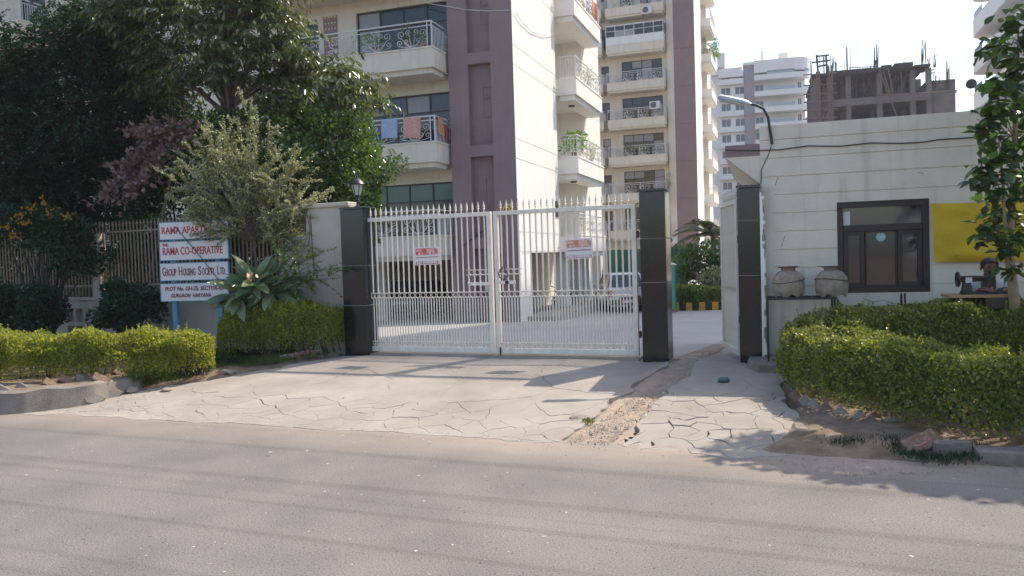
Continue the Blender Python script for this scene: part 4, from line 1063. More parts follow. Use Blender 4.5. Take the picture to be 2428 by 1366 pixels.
towel('coral towel hanging over the rail right of the blue towel', 957, 998, rz_, .68, -.94, 'towel_coral')
towel('orange towel on the short side of the same balcony rail', -.75, .42, rz_, .6, 0, 'towel_orange', side=True)
towel('dark red cloth beside the mauve column on the same balcony rail', -.2, .3, rz_ - .2, .55, 0, 'cloth_red', side=True)
# thin loose wire across the mauve column
wr = frthing('cable', 'thin pale cable looping over the mauve corner of the near block', 'cable', NEAR, 0, -.06, 0)
m_ = MB(); m_.tube([(NEAR.hit(x, y, -.06)[0], 0, NEAR.hit(x, y, -.06)[1]) for x, y in ((985, 0), (1020, 9), (1052, 14), (1105, 23), (1160, 26), (1208, 24))], .012, 4)
q = NEAR.hits(1222, 45, .05)
m_.tube([(.05, NEAR.hits(x, y, .05)[0], NEAR.hits(x, y, .05)[1]) for x, y in ((1222, 28), (1240, 55), (1262, 76), (1290, 86), (1318, 84))], .012, 4); part('line', m_, 'rail_white', wr)

# ------------------------------------------------------------------ far white block with rounded balconies
WH = Fr(at(1705, 400, 150).to_2d(), 16)
wt_ = frthing('apartment_building', 'distant white block with blue windows and rounded balcony ends', 'building', WH)
gw = lambda px, w=0: WH.hit(px, 300, w)[0]
zt_, sp_ = WH.hit(1850, 160)[1], 2.9
m_ = MB(); uw1 = gw(1910); lv_ = [z for z in np.arange(zt_ - 2.2 - 11 * sp_, zt_ - 2, sp_)]
hol = [(gw(a), gw(b), z + .9, z + 2.2) for z in lv_ for a, b in ((1712, 1733), (1745, 1766), (1793, 1811), (1893, 1901))]
ax = sorted({-14.0, uw1} | {q for h in hol for q in h[:2]}); bx = sorted({-1.0, zt_} | {q for h in hol for q in h[2:]})
m_.cells(ax, bx, lambda a, b: .25 if any(h[0] < a < h[1] and h[2] < b < h[3] for h in hol) else 0, lambda a, b, d: (a, d, b))
m_.quad((uw1, 0, -1), (uw1, 14, -1), (uw1, 14, zt_), (uw1, 0, zt_)); m_.quad((-14, 0, zt_), (uw1, 0, zt_), (uw1, 14, zt_), (-14, 14, zt_)); m_.quad((-14, 14, -1), (uw1, 14, -1), (uw1, 14, zt_), (-14, 14, zt_)); m_.quad((-14, 0, -1), (-14, 14, -1), (-14, 14, zt_), (-14, 0, zt_))
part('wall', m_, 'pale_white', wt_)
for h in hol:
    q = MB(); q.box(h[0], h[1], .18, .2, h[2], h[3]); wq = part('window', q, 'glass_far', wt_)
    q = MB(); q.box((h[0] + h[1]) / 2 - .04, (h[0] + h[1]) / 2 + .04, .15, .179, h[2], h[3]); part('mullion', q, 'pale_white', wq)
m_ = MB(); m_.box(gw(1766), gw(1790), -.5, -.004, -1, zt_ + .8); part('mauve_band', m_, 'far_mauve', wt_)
def rounded(x0, x1, d, n=8):
    r = d; P = [(x0, -.01), (x0, -d)] + [(x1 - r + r * math.sin(a), -d + r - r * math.cos(a) - .0) for a in np.linspace(0, math.pi / 2, n)]
    return P + [(x1, -.01)]
for i, z in enumerate(lv_ + [zt_ - .9]):
    P = rounded(gw(1790), gw(1922), 2.6); m_ = MB(); h_ = .95 if i < len(lv_) else 2.2
    m_.loft([[(x, y, z - .25) for x, y in P], [(x, y, z + h_ - .25) for x, y in P]], True, True); bo = part('balcony', m_, 'pale_white', wt_)
    if i < len(lv_):
        m_ = MB(); m_.loft([[(x, y, z + h_ - .24) for x, y in P[5:-1]], [(x, y, z + h_ + .35) for x, y in P[5:-1]]], closed=False)
        m_.quad((gw(1820), -2.6, z + h_ - .24), (gw(1884), -2.6, z + h_ - .24), (gw(1884), -2.6, z + h_ + .35), (gw(1820), -2.6, z + h_ + .35)); part('glass_rail', m_, 'glass_pale', bo) if 'glass_pale' in MATS else (mat('glass_pale', (.30, .37, .42), .2), part('glass_rail', m_, 'glass_pale', bo))
    m_ = MB(); m_.box(gw(1706), gw(1765), -.9, -.003, z - .25, z + .75); part('balcony', m_, 'pale_white', wt_)
m_ = MB(); m_.lathe([(1.0, 0), (1.0, 2.6), (.9, 2.7)], 14, (gw(1862), 2, zt_ + .2)); part('water_tank', m_, 'pale_white', wt_)
m_ = MB(); m_.box(-14, gw(1762), -.6, 8, zt_ - .5, zt_ + .6); m_.box(gw(1764), gw(1835), -.8, 6, zt_ + .8, zt_ + 1.3); m_.box(gw(1704), gw(1722), -.9, 5, zt_ + .8, zt_ + 3.4); m_.box(gw(1808), gw(1813), 1, 2, zt_ + 1.3, zt_ + 3.6); part('roof_parapet', m_, 'pale_white', wt_)

q = copy_tree(wt_); q.location = (-1, -125, -1); q.rotation_euler.z = math.pi
tag(q, 'white block across the road, seen only mirrored in the guardhouse window', 'building')
# ------------------------------------------------------------------ concrete frame under construction
CS = Fr(at(2050, 250, 100).to_2d(), 17)
ct = frthing('unfinished_building', 'concrete frame under construction with scaffold poles and rebar against the sky', 'building', CS)
gc = lambda px, py=230, w=0: CS.hit(px, py, w)
z1 = gc(2050, 168)[1]; z2 = gc(2050, 232)[1]; z3 = z2 - 3.4; cL, cR = gc(1922)[0], gc(2203)[0]
for i, z in enumerate((z2, z3, z3 - 3.4, z3 - 6.8, z3 - 10.2)):
    m_ = MB(); m_.box(cL + (2.2 if i == 0 else 1.5), cR, -.3, 14, z - .55, z); m_.box(cL + 2, cR - .1, -.34, -.301, z - .9, z - .05); part('floor_slab', m_, 'raw_concrete', ct)
m_ = MB(); m_.box(cL + .2, cR - .4, -.6, 14, z1 - .35, z1 - .1); m_.box(cL + 2, cL + 7, -.9, -.61, z1 - .5, z1 + .15)
for a, b, h in ((2055, 2085, .3), (2088, 2112, .5), (2118, 2162, .6), (2165, 2203, .2), (1922, 1965, .1), (1968, 2050, .15)): m_.box(gc(a)[0], gc(b)[0], -1.1, 3, z1 - .3, z1 + h - .25)
part('formwork', m_, 'formwork', ct)
cols = [gc(p)[0] for p in (1935, 1967, 2012, 2086, 2165, 2203)]
for i, x in enumerate(cols):
    for y in (0, 6.5, 13):
        m_ = MB(); m_.box(x - .3, x + .3, y, y + .6, -1, z1 - .36); part('column', m_, 'raw_concrete', ct)
m_ = MB(); m_.box(cR - .2, cR + 3.0, .6, 12, -1, gc(2203, 190)[1]); part('core_wall', m_, 'raw_concrete', ct)
m_ = MB(); m_.box(cR + 3.02, gc(2255)[0], 2, 12, -1, gc(2230, 212)[1]); part('side_wing', m_, 'raw_concrete', ct)
m_ = MB(); m_.box(cL + 3, cR - .5, 9, 9.3, z2, z1 - .4); m_.box(cL + 3, cR - .5, 9, 9.3, z3, z2 - .6); part('back_wall', m_, 'formwork', ct)  # wall coloured dark to stand in for the shaded depth of the openings
rn = random.Random(12); m_ = MB()
for i in range(60):
    x = rn.uniform(cL + 3, cR - 1); y = rn.uniform(.3, 7); m_.tube([(x, y, z2), (x + rn.choice((0, 0, 0, -1.2, 1.2)), y, z1 - .4)], .07, 5)
for p, q in (((2085, 165), (2132, 290)), ((2095, 170), (2115, 240)), ((2105, 160), (2120, 230))):
    a, b = gc(*p, -1.2), gc(*q, -1.2); m_.tube([(a[0], -1.2, a[1]), (b[0], -1.2, b[1])], .07, 5)
part('prop', m_, 'bamboo', ct, kind='stuff')
m_ = MB()
for px in (1923, 1936, 1942, 1965, 1972):
    a, b = gc(px, 170 if px < 1960 else 155, -1.5), gc(px + 4, 300, -1.5); m_.tube([(a[0], -1.5, a[1]), (b[0], -1.5, b[1])], .1, 5)
for y in (175, 200, 222, 240, 260, 280):
    a, b = gc(1905, y + 3, -1.6), gc(1985, y - 2, -1.6); m_.tube([(a[0], -1.6, a[1]), (b[0], -1.6, b[1])], .08, 5)
a, b = gc(2085, 226, -1.8), gc(2270, 215, -1.8); m_.tube([(a[0], -1.8, a[1]), (b[0], -1.8, b[1])], .09, 5); m_.tube([(a[0] + 5, -1.9, a[1] - .2), (b[0], -1.9, b[1] - .2)], .07, 5)
part('scaffold_pole', m_, 'bamboo', ct, kind='stuff')
m_ = MB()
def rebar(px, top, n, sp, base=None, y=.3):
    x, zt2 = gc(px, top); zb_ = z1 - .3 if base is None else base
    for i in range(n):
        xx = x + rn.uniform(-sp, sp); m_.tube([(xx, y, zb_), (xx + rn.uniform(-.15, .15), y, zb_ + (zt2 - zb_) * rn.uniform(.7, 1))], .045, 4, False)
for px, top, n, sp in ((1967, 120, 7, 1.2), (2012, 92, 5, .22), (2077, 92, 9, .3), (2070, 135, 3, .3), (2145, 140, 3, .12), (2192, 90, 7, .3), (1924, 130, 3, .1), (1985, 140, 6, 1.5), (2212, 128, 8, .5)): rebar(px, top, n, sp)
rebar(2228, 170, 5, .8, gc(2230, 212)[1]); rebar(2248, 140, 5, .25, gc(2250, 212)[1])
for p, q, y in ((2012, 2083, 158), (2012, 2083, 166), (2165, 2200, 157), (1975, 2012, 168), (2205, 2216, 165), (2205, 2217, 172), (2222, 2252, 200), (2222, 2252, 205)):
    a, b = gc(p, y + 3), gc(q, y - 1); m_.tube([(a[0], 0, a[1]), (b[0], 0, b[1])], .06, 4)
for px in np.linspace(2014, 2082, 12): a = gc(px, 161); m_.tube([(a[0], 0, a[1] - .3), (a[0], 0, a[1] + .2)], .025, 3)
part('rebar', m_, 'rebar', ct, kind='stuff')
m_ = MB()
for px in (1936, 1958): a, b = gc(px, 130, -.8), gc(px + 4, 176, -.8); m_.tube([(a[0], -.8, a[1]), (b[0], -.8, b[1])], .13, 5)
for (p, py, q, qy) in ((1935, 134, 1966, 131), (1924, 149, 1968, 143), (1940, 158, 1960, 154)): a, b = gc(p, py, -.8), gc(q, qy, -.8); m_.tube([(a[0], -.8, a[1]), (b[0], -.8, b[1])], .12, 5)
part('hoist_frame', m_, 'rebar', ct)

# ------------------------------------------------------------------ tall block on the right with rounded balconies
E = at(2306, 260, 60)
RB = Fr(E.to_2d(), 19)      # local: x = to the right, y = depth; the left face lies along y, towards the camera is -y
rt = frthing('apartment_building', 'tall grey apartment block with rounded balconies at the right edge, behind the guardhouse', 'building', RB)
LEN, RH = 29.35, 44.4
zk = [RB.hits(2306, y, 0)[1] for y in (87, 178, 262)]; fh_ = (zk[0] - zk[2]) / 2; print('right block floors', zk, fh_)
m_ = MB(); m_.box(1.7, 15, -LEN + .3, .8, -1, RH - 1.2); part('wall', m_, 'pale_white', rt)
m_ = MB(); m_.box(.4, 15, -LEN, 1, RH - 1.19, RH); part('roof_parapet', m_, 'pale_white', rt)
def rlev(z, y0, y1, r=.9, n=8):
    P = [(1.69, y0), (0, y0)] + [(r - r * math.cos(a), y1 - r + r * math.sin(a)) for a in np.linspace(0, math.pi / 2, n)] + [(1.69, y1)]
    return P
z = zk[1] - 4 * fh_
while z < RH - 3:
    for y0, y1 in ((-13, 0.4), (-27.5, -17)):
        P = rlev(z, y0, y1); m_ = MB(); m_.loft([[(x, y, z) for x, y in P], [(x, y, z + 1.25) for x, y in P]], True, True); bo = part('balcony', m_, 'pale_white', rt)
        q = MB(); q.loft([[(x + .05, y - .03, z + 1.251) for x, y in P[2:-1]], [(x + .05, y - .03, z + 1.75) for x, y in P[2:-1]]], closed=False); q.quad((.06, -3, z + 1.251), (.06, -.55, z + 1.251), (.06, -.55, z + 1.75), (.06, -3, z + 1.75)); part('glass_rail', q, 'glass_pale', bo)
    for y in (-3.2, -7.5, -20, -25):
        q = MB(); q.box(1.64, 1.695, y - 1.0, y + 1.0, z + .9, z + 2.5); wq = part('window', q, 'glass_dark', rt); q = MB(); q.box(1.6, 1.639, y - .04, y + .04, z + .9, z + 2.5); part('mullion', q, 'rail_white', wq)
    z += fh_
dp = at(2303, 199, 59.5)
t = thing('satellite_dish', 'dark satellite dish at the end of a balcony of the tall right block', 'satellite dish', dp, rad(150))
m_ = MB(); m_.lathe([(.02, .1), (.2, .08), (.36, .0), (.37, .01), (.2, .1), (.02, .13)], 18); q = part('dish', m_, 'dish', t, True); q.rotation_euler = (rad(70), 0, 0)
m_ = MB(); m_.tube([(0, .1, 0), (.1, .35, -.35), (.15, .8, -.35)], .03, 6); m_.tube([(0, 0, -.3), (0, -.45, -.15)], .015, 5); part('arm', m_, 'rebar', t)
# ================================================================== HEDGES
def hedge(label, path, mname, seed, dens=5200, L=(.022, .04), sprigs=60, cat='hedge', bump=.1, leafy=1.0, lowgap=.0, name='hedge'):
    """path: (x, y, base z, half width, height); leaves on and just under a lumpy rounded surface, twigs inside"""
    rn = np.random.default_rng(seed); P = np.asarray(path, float)
    seg = np.linalg.norm(np.diff(P[:, :2], axis=0), axis=1); cum = np.concatenate([[0], np.cumsum(seg)]); T = cum[-1]
    def ev(s): return np.stack([np.interp(s, cum, P[:, k]) for k in range(5)], 1)
    area = T * (P[:, 3].mean() * 2 + P[:, 4].mean() * 2); n = int(area * dens * leafy)
    def surf(s, phi, shrink):
        a = ev(s); b = ev(np.minimum(s + .05, T)); c = ev(np.maximum(s - .05, 0)); t = unit(np.stack([b[:, 0] - c[:, 0], b[:, 1] - c[:, 1], np.zeros(len(s))], 1))
        side = np.stack([t[:, 1], -t[:, 0], np.zeros(len(s))], 1)
        hw = a[:, 3]; e = np.minimum(s, T - s); k = np.sqrt(np.clip(1 - (1 - np.minimum(e / hw, 1)) ** 2.4, .02, 1))
        cz, sz = np.cos(phi), np.sin(phi)
        y = np.sign(cz) * np.abs(cz) ** .42 * hw * k; z = np.abs(sz) ** .42 * a[:, 4] * (.72 + .28 * k)
        nz = np.array([mnoise.noise((float(q) * 2.6, float(w) * 1.3, seed * .7)) + .5 * mnoise.noise((float(q) * 8, float(w) * 4, seed * .3)) for q, w in zip(s, phi)])
        f = (1 + bump * nz) * shrink
        pos = np.stack([a[:, 0], a[:, 1], a[:, 2]], 1) + side * (y * f)[:, None] + np.array([0, 0, 1.0]) * (z * f)[:, None]
        out = unit(side * (np.sign(cz) * np.abs(cz))[:, None] + np.array([0, 0, 1.0]) * np.abs(sz)[:, None])
        endk = np.where(s < T / 2, -1, 1) * np.clip(1 - e / hw, 0, 1); out = unit(out + t * endk[:, None])
        return pos, out
    s = rn.random(n) * T; phi = rn.random(n) * math.pi
    phi = np.where(rn.random(n) < .35, np.where(rn.random(n) < .5, rn.random(n) * .5, math.pi - rn.random(n) * .5), phi)
    sh = 1 - .2 * rn.random(n) ** 1.6
    pos, out = surf(s, phi, sh)
    h = thing(name, label, cat, (P[:, 0].mean(), P[:, 1].mean(), P[:, 2].mean())); off = np.array(h.location)
    D = unit(out * .7 + rn.normal(size=(n, 3)) * .75 + np.array([0, 0, .3])); N = unit(out + rn.normal(size=(n, 3)) * .6)
    Ls = rn.uniform(L[0], L[1], n)
    lv = np.clip(rn.normal(.5, .28, n), 0, 1)
    # shoots standing out of the clipped surface
    ps, po = surf(rn.random(sprigs) * T, math.pi * (.2 + .6 * rn.random(sprigs)), np.ones(sprigs))
    SP, SD, SN, SL = [], [], [], []
    for p, o in zip(ps, po):
        ax_ = unit((o * .6 + rn.normal(size=3) * .3 + np.array([0, 0, .9]))[None])[0]; hgt = rn.uniform(.03, .11)
        for q in range(9):
            SP.append(p + ax_ * hgt * (q / 8)); SD.append(ax_ * .5 + rn.normal(size=3) * .6); SN.append(ax_); SL.append(rn.uniform(*L) * (1.1 - .3 * q / 8))
    pos = np.concatenate([pos, SP]); D = np.concatenate([D, SD]); N = np.concatenate([N, SN]); Ls = np.concatenate([Ls, SL]); lv = np.concatenate([lv, np.clip(rn.normal(.75, .2, len(SP)), 0, 1)])
    leaf_obj('foliage', pos - off, D, N, Ls, Ls * .36, mname, h, lv=lv)
    m_ = MB(); r2 = random.Random(seed)
    for i in range(int(T * 14)):
        a = ev(np.array([r2.uniform(.1, T - .1)]))[0]; b = a.copy()
        m_.tube([(a[0] - off[0] + r2.uniform(-.1, .1), a[1] - off[1] + r2.uniform(-.1, .1), a[2] - .08 - off[2]), (a[0] - off[0] + r2.uniform(-.15, .15) * a[3] * 2, a[1] - off[1] + r2.uniform(-.15, .15) * a[3] * 2, a[2] + a[4] * .6 - off[2])], [.012, .004], 4)
    part('stems', m_, 'bark_dark', h, kind='stuff')
    return h
hedge('bright yellow green clipped hedge along the verge left of the driveway, below the sign', [(-11.74, 13.27, -0.026, 0.46, 0.63), (-9.64, 12.4, -0.028, 0.46, 0.63), (-8.0, 11.71, -0.03, 0.46, 0.64), (-6.82, 11.43, -0.016, 0.48, 0.62), (-5.66, 11.6, -0.005, 0.5, 0.6), (-4.510000000000001, 12.01, -0.034, 0.46, 0.57)], 'hedge_leaf', 1, 5600, (.026, .046), sprigs=170, bump=.17)
hedge('clipped yellow green hedge under the plumeria, between the sign and the lantern pillar', [(-4.85, 13.32, 0.02, 0.41, 0.67), (-4.16, 13.18, 0.061, 0.44, 0.75), (-3.48, 13.02, 0.09, 0.42, 0.77), (-2.78, 12.88, 0.16, 0.3, 0.7)], 'hedge_leaf', 2, 5000, (.026, .046), sprigs=110, bump=.18)
hedge('dense green hedge curving round the bed in front of the guardhouse', [(8.49, 7.88, 0.016, 0.49, 0.82), (6.65, 8.62, 0.016, 0.49, 0.82), (5.05, 9.13, 0.005, 0.47, 0.83), (4.33, 9.43, 0.006, 0.47, 0.76), (3.81, 9.47, -0.008, 0.48, 0.75), (3.53, 9.15, -0.053, 0.51, 0.67), (3.65, 8.53, -0.108, 0.57, 0.67), (3.95, 7.91, -0.16, 0.59, 0.67), (4.3, 7.29, -0.198, 0.59, 0.68), (4.89, 6.75, -0.222, 0.59, 0.69), (6.07, 6.19, -0.228, 0.59, 0.71), (8.65, 5.14, -0.229, 0.59, 0.71)], 'hedge_deep', 3, 8600, (.024, .045), sprigs=330, bump=.12)

# ================================================================== TREES AND SHRUBS
def tree(name, label, cat, base, group=None): return thing(name, label, cat, base, 0, group)
def fan(center, dirs, L, n):  # helper: sprays of leaflets along twigs
    pass
# --- dark feathery tree at the left
def sprays(starts, dirs, length, nl, L, rn, droop=.35, pair=.9):
    """leaflets in pairs along many short drooping stalks"""
    n = len(starts); t = np.linspace(.12, 1, nl)
    S = np.asarray(starts)[:, None, :]; Dv = unit(np.asarray(dirs))[:, None, :]; ln = np.asarray(length).reshape(-1, 1, 1)
    P = S + Dv * ln * t[None, :, None]; P[:, :, 2] -= (droop * ln[:, :, 0] * t[None, :] ** 2)
    tang = Dv + np.array([0, 0, -1.0]) * (2 * droop * t)[None, :, None]
    side = np.cross(np.broadcast_to(Dv, P.shape).reshape(-1, 3), np.array([0, 0, 1.0])); side = unit(side + rn.normal(size=side.shape) * .15)
    P = P.reshape(-1, 3); tang = tang.reshape(-1, 3) if tang.shape[0] == n else np.broadcast_to(tang, (n, nl, 3)).reshape(-1, 3)
    PP = np.concatenate([P, P]); DD = np.concatenate([side * pair + unit(tang) * .6, -side * pair + unit(tang) * .6]); DD[:, 2] -= .15
    NN = np.tile(np.array([0, 0, 1.0]), (len(PP), 1)) + rn.normal(size=(len(PP), 3)) * .35
    return PP, DD + rn.normal(size=DD.shape) * .12, NN
rn1 = np.random.default_rng(21)
B = at(215, 640, 17.2); B.z = gz(B.x, B.y) - .1
dt = tree('tree', 'dark feathery leaved tree filling the upper left, behind the railings', 'tree', B)
bl = np.array(B)
cl = []
for (px, py, Y, r, k) in ((90, 180, 16.5, .9, 9), (230, 130, 16.8, 1.0, 11), (330, 210, 17.2, .8, 8), (60, 330, 16.2, .9, 10), (200, 300, 16.4, 1.0, 11), (340, 330, 17, .75, 7), (100, 460, 16.4, .8, 8), (250, 430, 16.8, .8, 6), (-60, 260, 16.5, 1.0, 9), (160, 60, 17, .6, 5), (390, 250, 17.4, .5, 4), (-40, 420, 16.3, .9, 7), (20, 130, 16.8, .5, 3)):
    c = np.array(at(px, py, Y)); cl.append((c, r, k))
C_, R_ = [], []
for c, r, k in cl:
    for q in ell_points(c, (r, r, r * .8), k, .3): C_.append(q); R_.append(.55)
P, d = clumps(C_, R_, 74); starts = P; dirs = unit(d + np.array([0, 0, -.1]) + rn1.normal(size=d.shape) * .5)
PP, DD, NN = sprays(starts, dirs, rn1.uniform(.22, .42, len(starts)), 8, .06, rn1)
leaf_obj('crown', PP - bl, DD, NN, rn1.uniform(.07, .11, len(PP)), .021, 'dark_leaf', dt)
m_ = MB(); top = Vector(C_[20]) - B
m_.tube([(0, 0, 0), (.1, 0, 1.2), (-.15, .1, 2.2), (-.5, 0, 3.2)], [.13, .11, .09, .07], 8); limbs(m_, (-.2, .1, 2.2), [Vector(c) - B for c in C_[::4]], .06)
tb_ = at(215, 470, 16.9) - B; ta_ = at(160, 350, 16.6) - B; m_.tube([tb_ + Vector((.1, 0, -1)), tb_, ta_, ta_ + Vector((-.3, 0, .6))], [.06, .05, .045, .03], 6)
part('trunk', m_, 'bark_dark', dt, True)

# --- fishtail palm like tree
rn2 = np.random.default_rng(5)
B = at(560, 640, 15.9); B.z = gz(B.x, B.y) - .1
ft_ = tree('palm_tree', 'tall tree with drooping ragged fishtail fronds above the sign, before the near block', 'tree', B)
m_ = MB(); m_.tube([(0, 0, 0), (.0, 0, 2.5), (-.03, .02, 4.2), (.0, 0, 6), (.05, 0, 8.6)], [.17, .16, .15, .12, .07], 10); m_.tube([(.14, .05, 0), (.2, .05, 3), (.28, 0, 4.6)], [.07, .06, .04], 7)
part('trunk', m_, 'bark_dark', ft_, True)
CL = [(330, 50, .5), (395, 20, .55), (470, 55, .55), (555, 30, .6), (610, 30, .55), (655, 50, .4), (420, 120, .5), (500, 130, .5), (580, 125, .5), (650, 115, .45), (680, 130, .3), (350, 130, .42), (440, 180, .32), (530, 185, .35), (625, 185, .45), (700, 180, .45), (770, 165, .36), (820, 205, .33), (868, 228, .24), (760, 225, .36), (690, 235, .36), (480, -40, .7), (590, -60, .6), (650, -40, .4), (380, -50, .6), (285, 15, .4), (320, -60, .55), (800, 175, .22), (410, 215, .18), (360, 205, .2), (640, 240, .3)]
SP_, SDD, SLn = [], [], []; m_ = MB()
for px, py, r_ in CL:
    for q in range(2):
        c_ = np.array(at(px, py, rn2.uniform(15.0, 16.6)) - B); zt_0 = min(max(c_[2] - .7, 3.6), 8.4); o = np.array([0, 0, zt_0])
        md = (o + c_) / 2 + np.array([0, 0, .35]); m_.tube([o, o * .45 + md * .55, md, c_], [.035, .03, .024, .01], 5)
        for k in range(int(44 * r_ + 5)):
            d0 = rn2.normal(size=3); d0[2] = abs(d0[2]) * .4; d0 /= np.linalg.norm(d0)
            SP_.append(c_ + rn2.normal(size=3) * r_ * np.array([.42, .4, .36])); SDD.append(d0 + unit((c_ - o)[None])[0] * .5); SLn.append(rn2.uniform(.35, .7))
PP, DD, NN = sprays(SP_, SDD, SLn, 7, .1, rn2, droop=.5, pair=.6)
DD[:, 2] -= .45; DD += rn2.normal(size=DD.shape) * .22
leaf_obj('fronds', PP, DD, NN, rn2.uniform(.12, .23, len(PP)), rn2.uniform(.017, .034, len(PP)), 'palm_leaf', ft_, wide=.66, fold=.4)
part('frond_stalks', m_, 'bark', ft_, kind='stuff')

# --- round glossy shrubs inside the wall
def bush(label, base, ells, per, L, mname, seed, name='shrub', cat='shrub', clumpr=.22, nper=40, wr=.4, stem=True, group=None, up=.25, trunk='bark_dark', shell=.55):
    rn = np.random.default_rng(seed); t = tree(name, label, cat, base, group); b = np.array(base); C = []
    for (c, r, k) in ells: C += list(ell_points(np.array(c), r, k, shell))
    P, d = clumps(C, [clumpr] * len(C), nper)
    cen = np.mean([e[0] for e in ells], axis=0); out = unit(P - cen)
    D = unit(out * .5 + d * .6 + rn.normal(size=P.shape) * .5 + np.array([0, 0, up])); N = unit(out * .8 + np.array([0, 0, .5]) + rn.normal(size=P.shape) * .55)
    keep = P[:, 2] > b[2] + .02; P, D, N = P[keep], D[keep], N[keep]
    Ls = rn.uniform(L[0], L[1], len(P)); leaf_obj('foliage', P - b, D, N, Ls, Ls * wr, mname, t, lv=np.clip(rn.normal(.45, .3, len(P)), 0, 1), droop=.08)
    if stem:
        m_ = MB(); limbs(m_, (0, 0, 0), [Vector(c - b) for c in C[::max(1, len(C) // 14)]], .045); part('stems', m_, trunk, t)
    return t
def base_at(px, Y, z=None): p = at(px, 640, Y); p.z = gz(p.x, p.y) - .08 if z is None else z; return p
bush('round glossy leaved shrub swelling over the wall beside the lantern', base_at(775, 15.4), [(at(775, 375, 15.3), (.98, .8, .98), 105), (at(835, 450, 15.2), (.42, .5, .5), 26), (at(700, 310, 15.5), (.5, .5, .42), 22), (at(860, 530, 15.0), (.2, .4, .5), 12)], 1, (.05, .085), 'ficus_leaf', 31, nper=210, clumpr=.27, cat='shrub')
bush('glossy green shrub behind the pale shrub, left of the round one', base_at(560, 15.6), [(at(560, 380, 15.6), (.85, .6, .85), 70), (at(490, 330, 15.8), (.5, .5, .5), 26), (at(650, 330, 15.5), (.5, .4, .5), 26), (at(660, 500, 15.4), (.8, .5, .7), 46)], 1, (.05, .08), 'ficus_leaf', 32, nper=170, clumpr=.27)
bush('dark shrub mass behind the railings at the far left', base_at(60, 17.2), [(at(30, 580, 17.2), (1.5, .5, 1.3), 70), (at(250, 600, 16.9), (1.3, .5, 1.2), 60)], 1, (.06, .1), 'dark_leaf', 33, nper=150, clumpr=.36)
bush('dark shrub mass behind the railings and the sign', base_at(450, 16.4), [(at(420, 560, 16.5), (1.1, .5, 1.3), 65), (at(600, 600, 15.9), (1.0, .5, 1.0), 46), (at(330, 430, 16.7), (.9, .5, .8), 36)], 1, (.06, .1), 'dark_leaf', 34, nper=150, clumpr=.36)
bush('yellow flowering dark bush in front of the railings at the far left', base_at(95, 14.9), [(at(110, 560, 15.0), (.72, .35, .34), 22), (at(190, 610, 14.9), (.6, .3, .3), 14), (at(30, 530, 15.1), (.4, .3, .25), 9)], 1, (.06, .1), 'dark_leaf', 35, nper=90, clumpr=.25, name='flowering_bush', cat='bush')
fb = [o for o in bpy.data.objects if o.name.startswith('flowering_bush')][0]
fm = MB(); rnf = random.Random(3)
for px, py in ((45, 512), (100, 478), (62, 530), (122, 505), (158, 512), (18, 538), (70, 495), (30, 560)):
    c = at(px, py, 14.6) - fb.location
    for q in range(15):
        p = c + Vector((rnf.gauss(0, .06), rnf.gauss(0, .05), rnf.gauss(0, .04))); a = rnf.uniform(0, 6.3); e = .022
        fm.quad(p + Vector((-e, 0, -e * .5)), p + Vector((0, e * .4, -e)), p + Vector((e, 0, e * .4)), p + Vector((0, -e * .6, e)))
part('flowers', fm, 'flower_yellow', fb, kind='stuff', recalc=False)
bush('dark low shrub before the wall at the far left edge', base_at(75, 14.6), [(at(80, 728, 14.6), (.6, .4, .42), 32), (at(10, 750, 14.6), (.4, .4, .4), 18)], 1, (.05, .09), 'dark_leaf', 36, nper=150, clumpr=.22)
bush('dark bushy shrub before the wall just left of the sign', base_at(300, 13.9), [(at(300, 728, 14.1), (.52, .36, .46), 36)], 1, (.05, .09), 'dark_leaf', 37, nper=150, clumpr=.2)
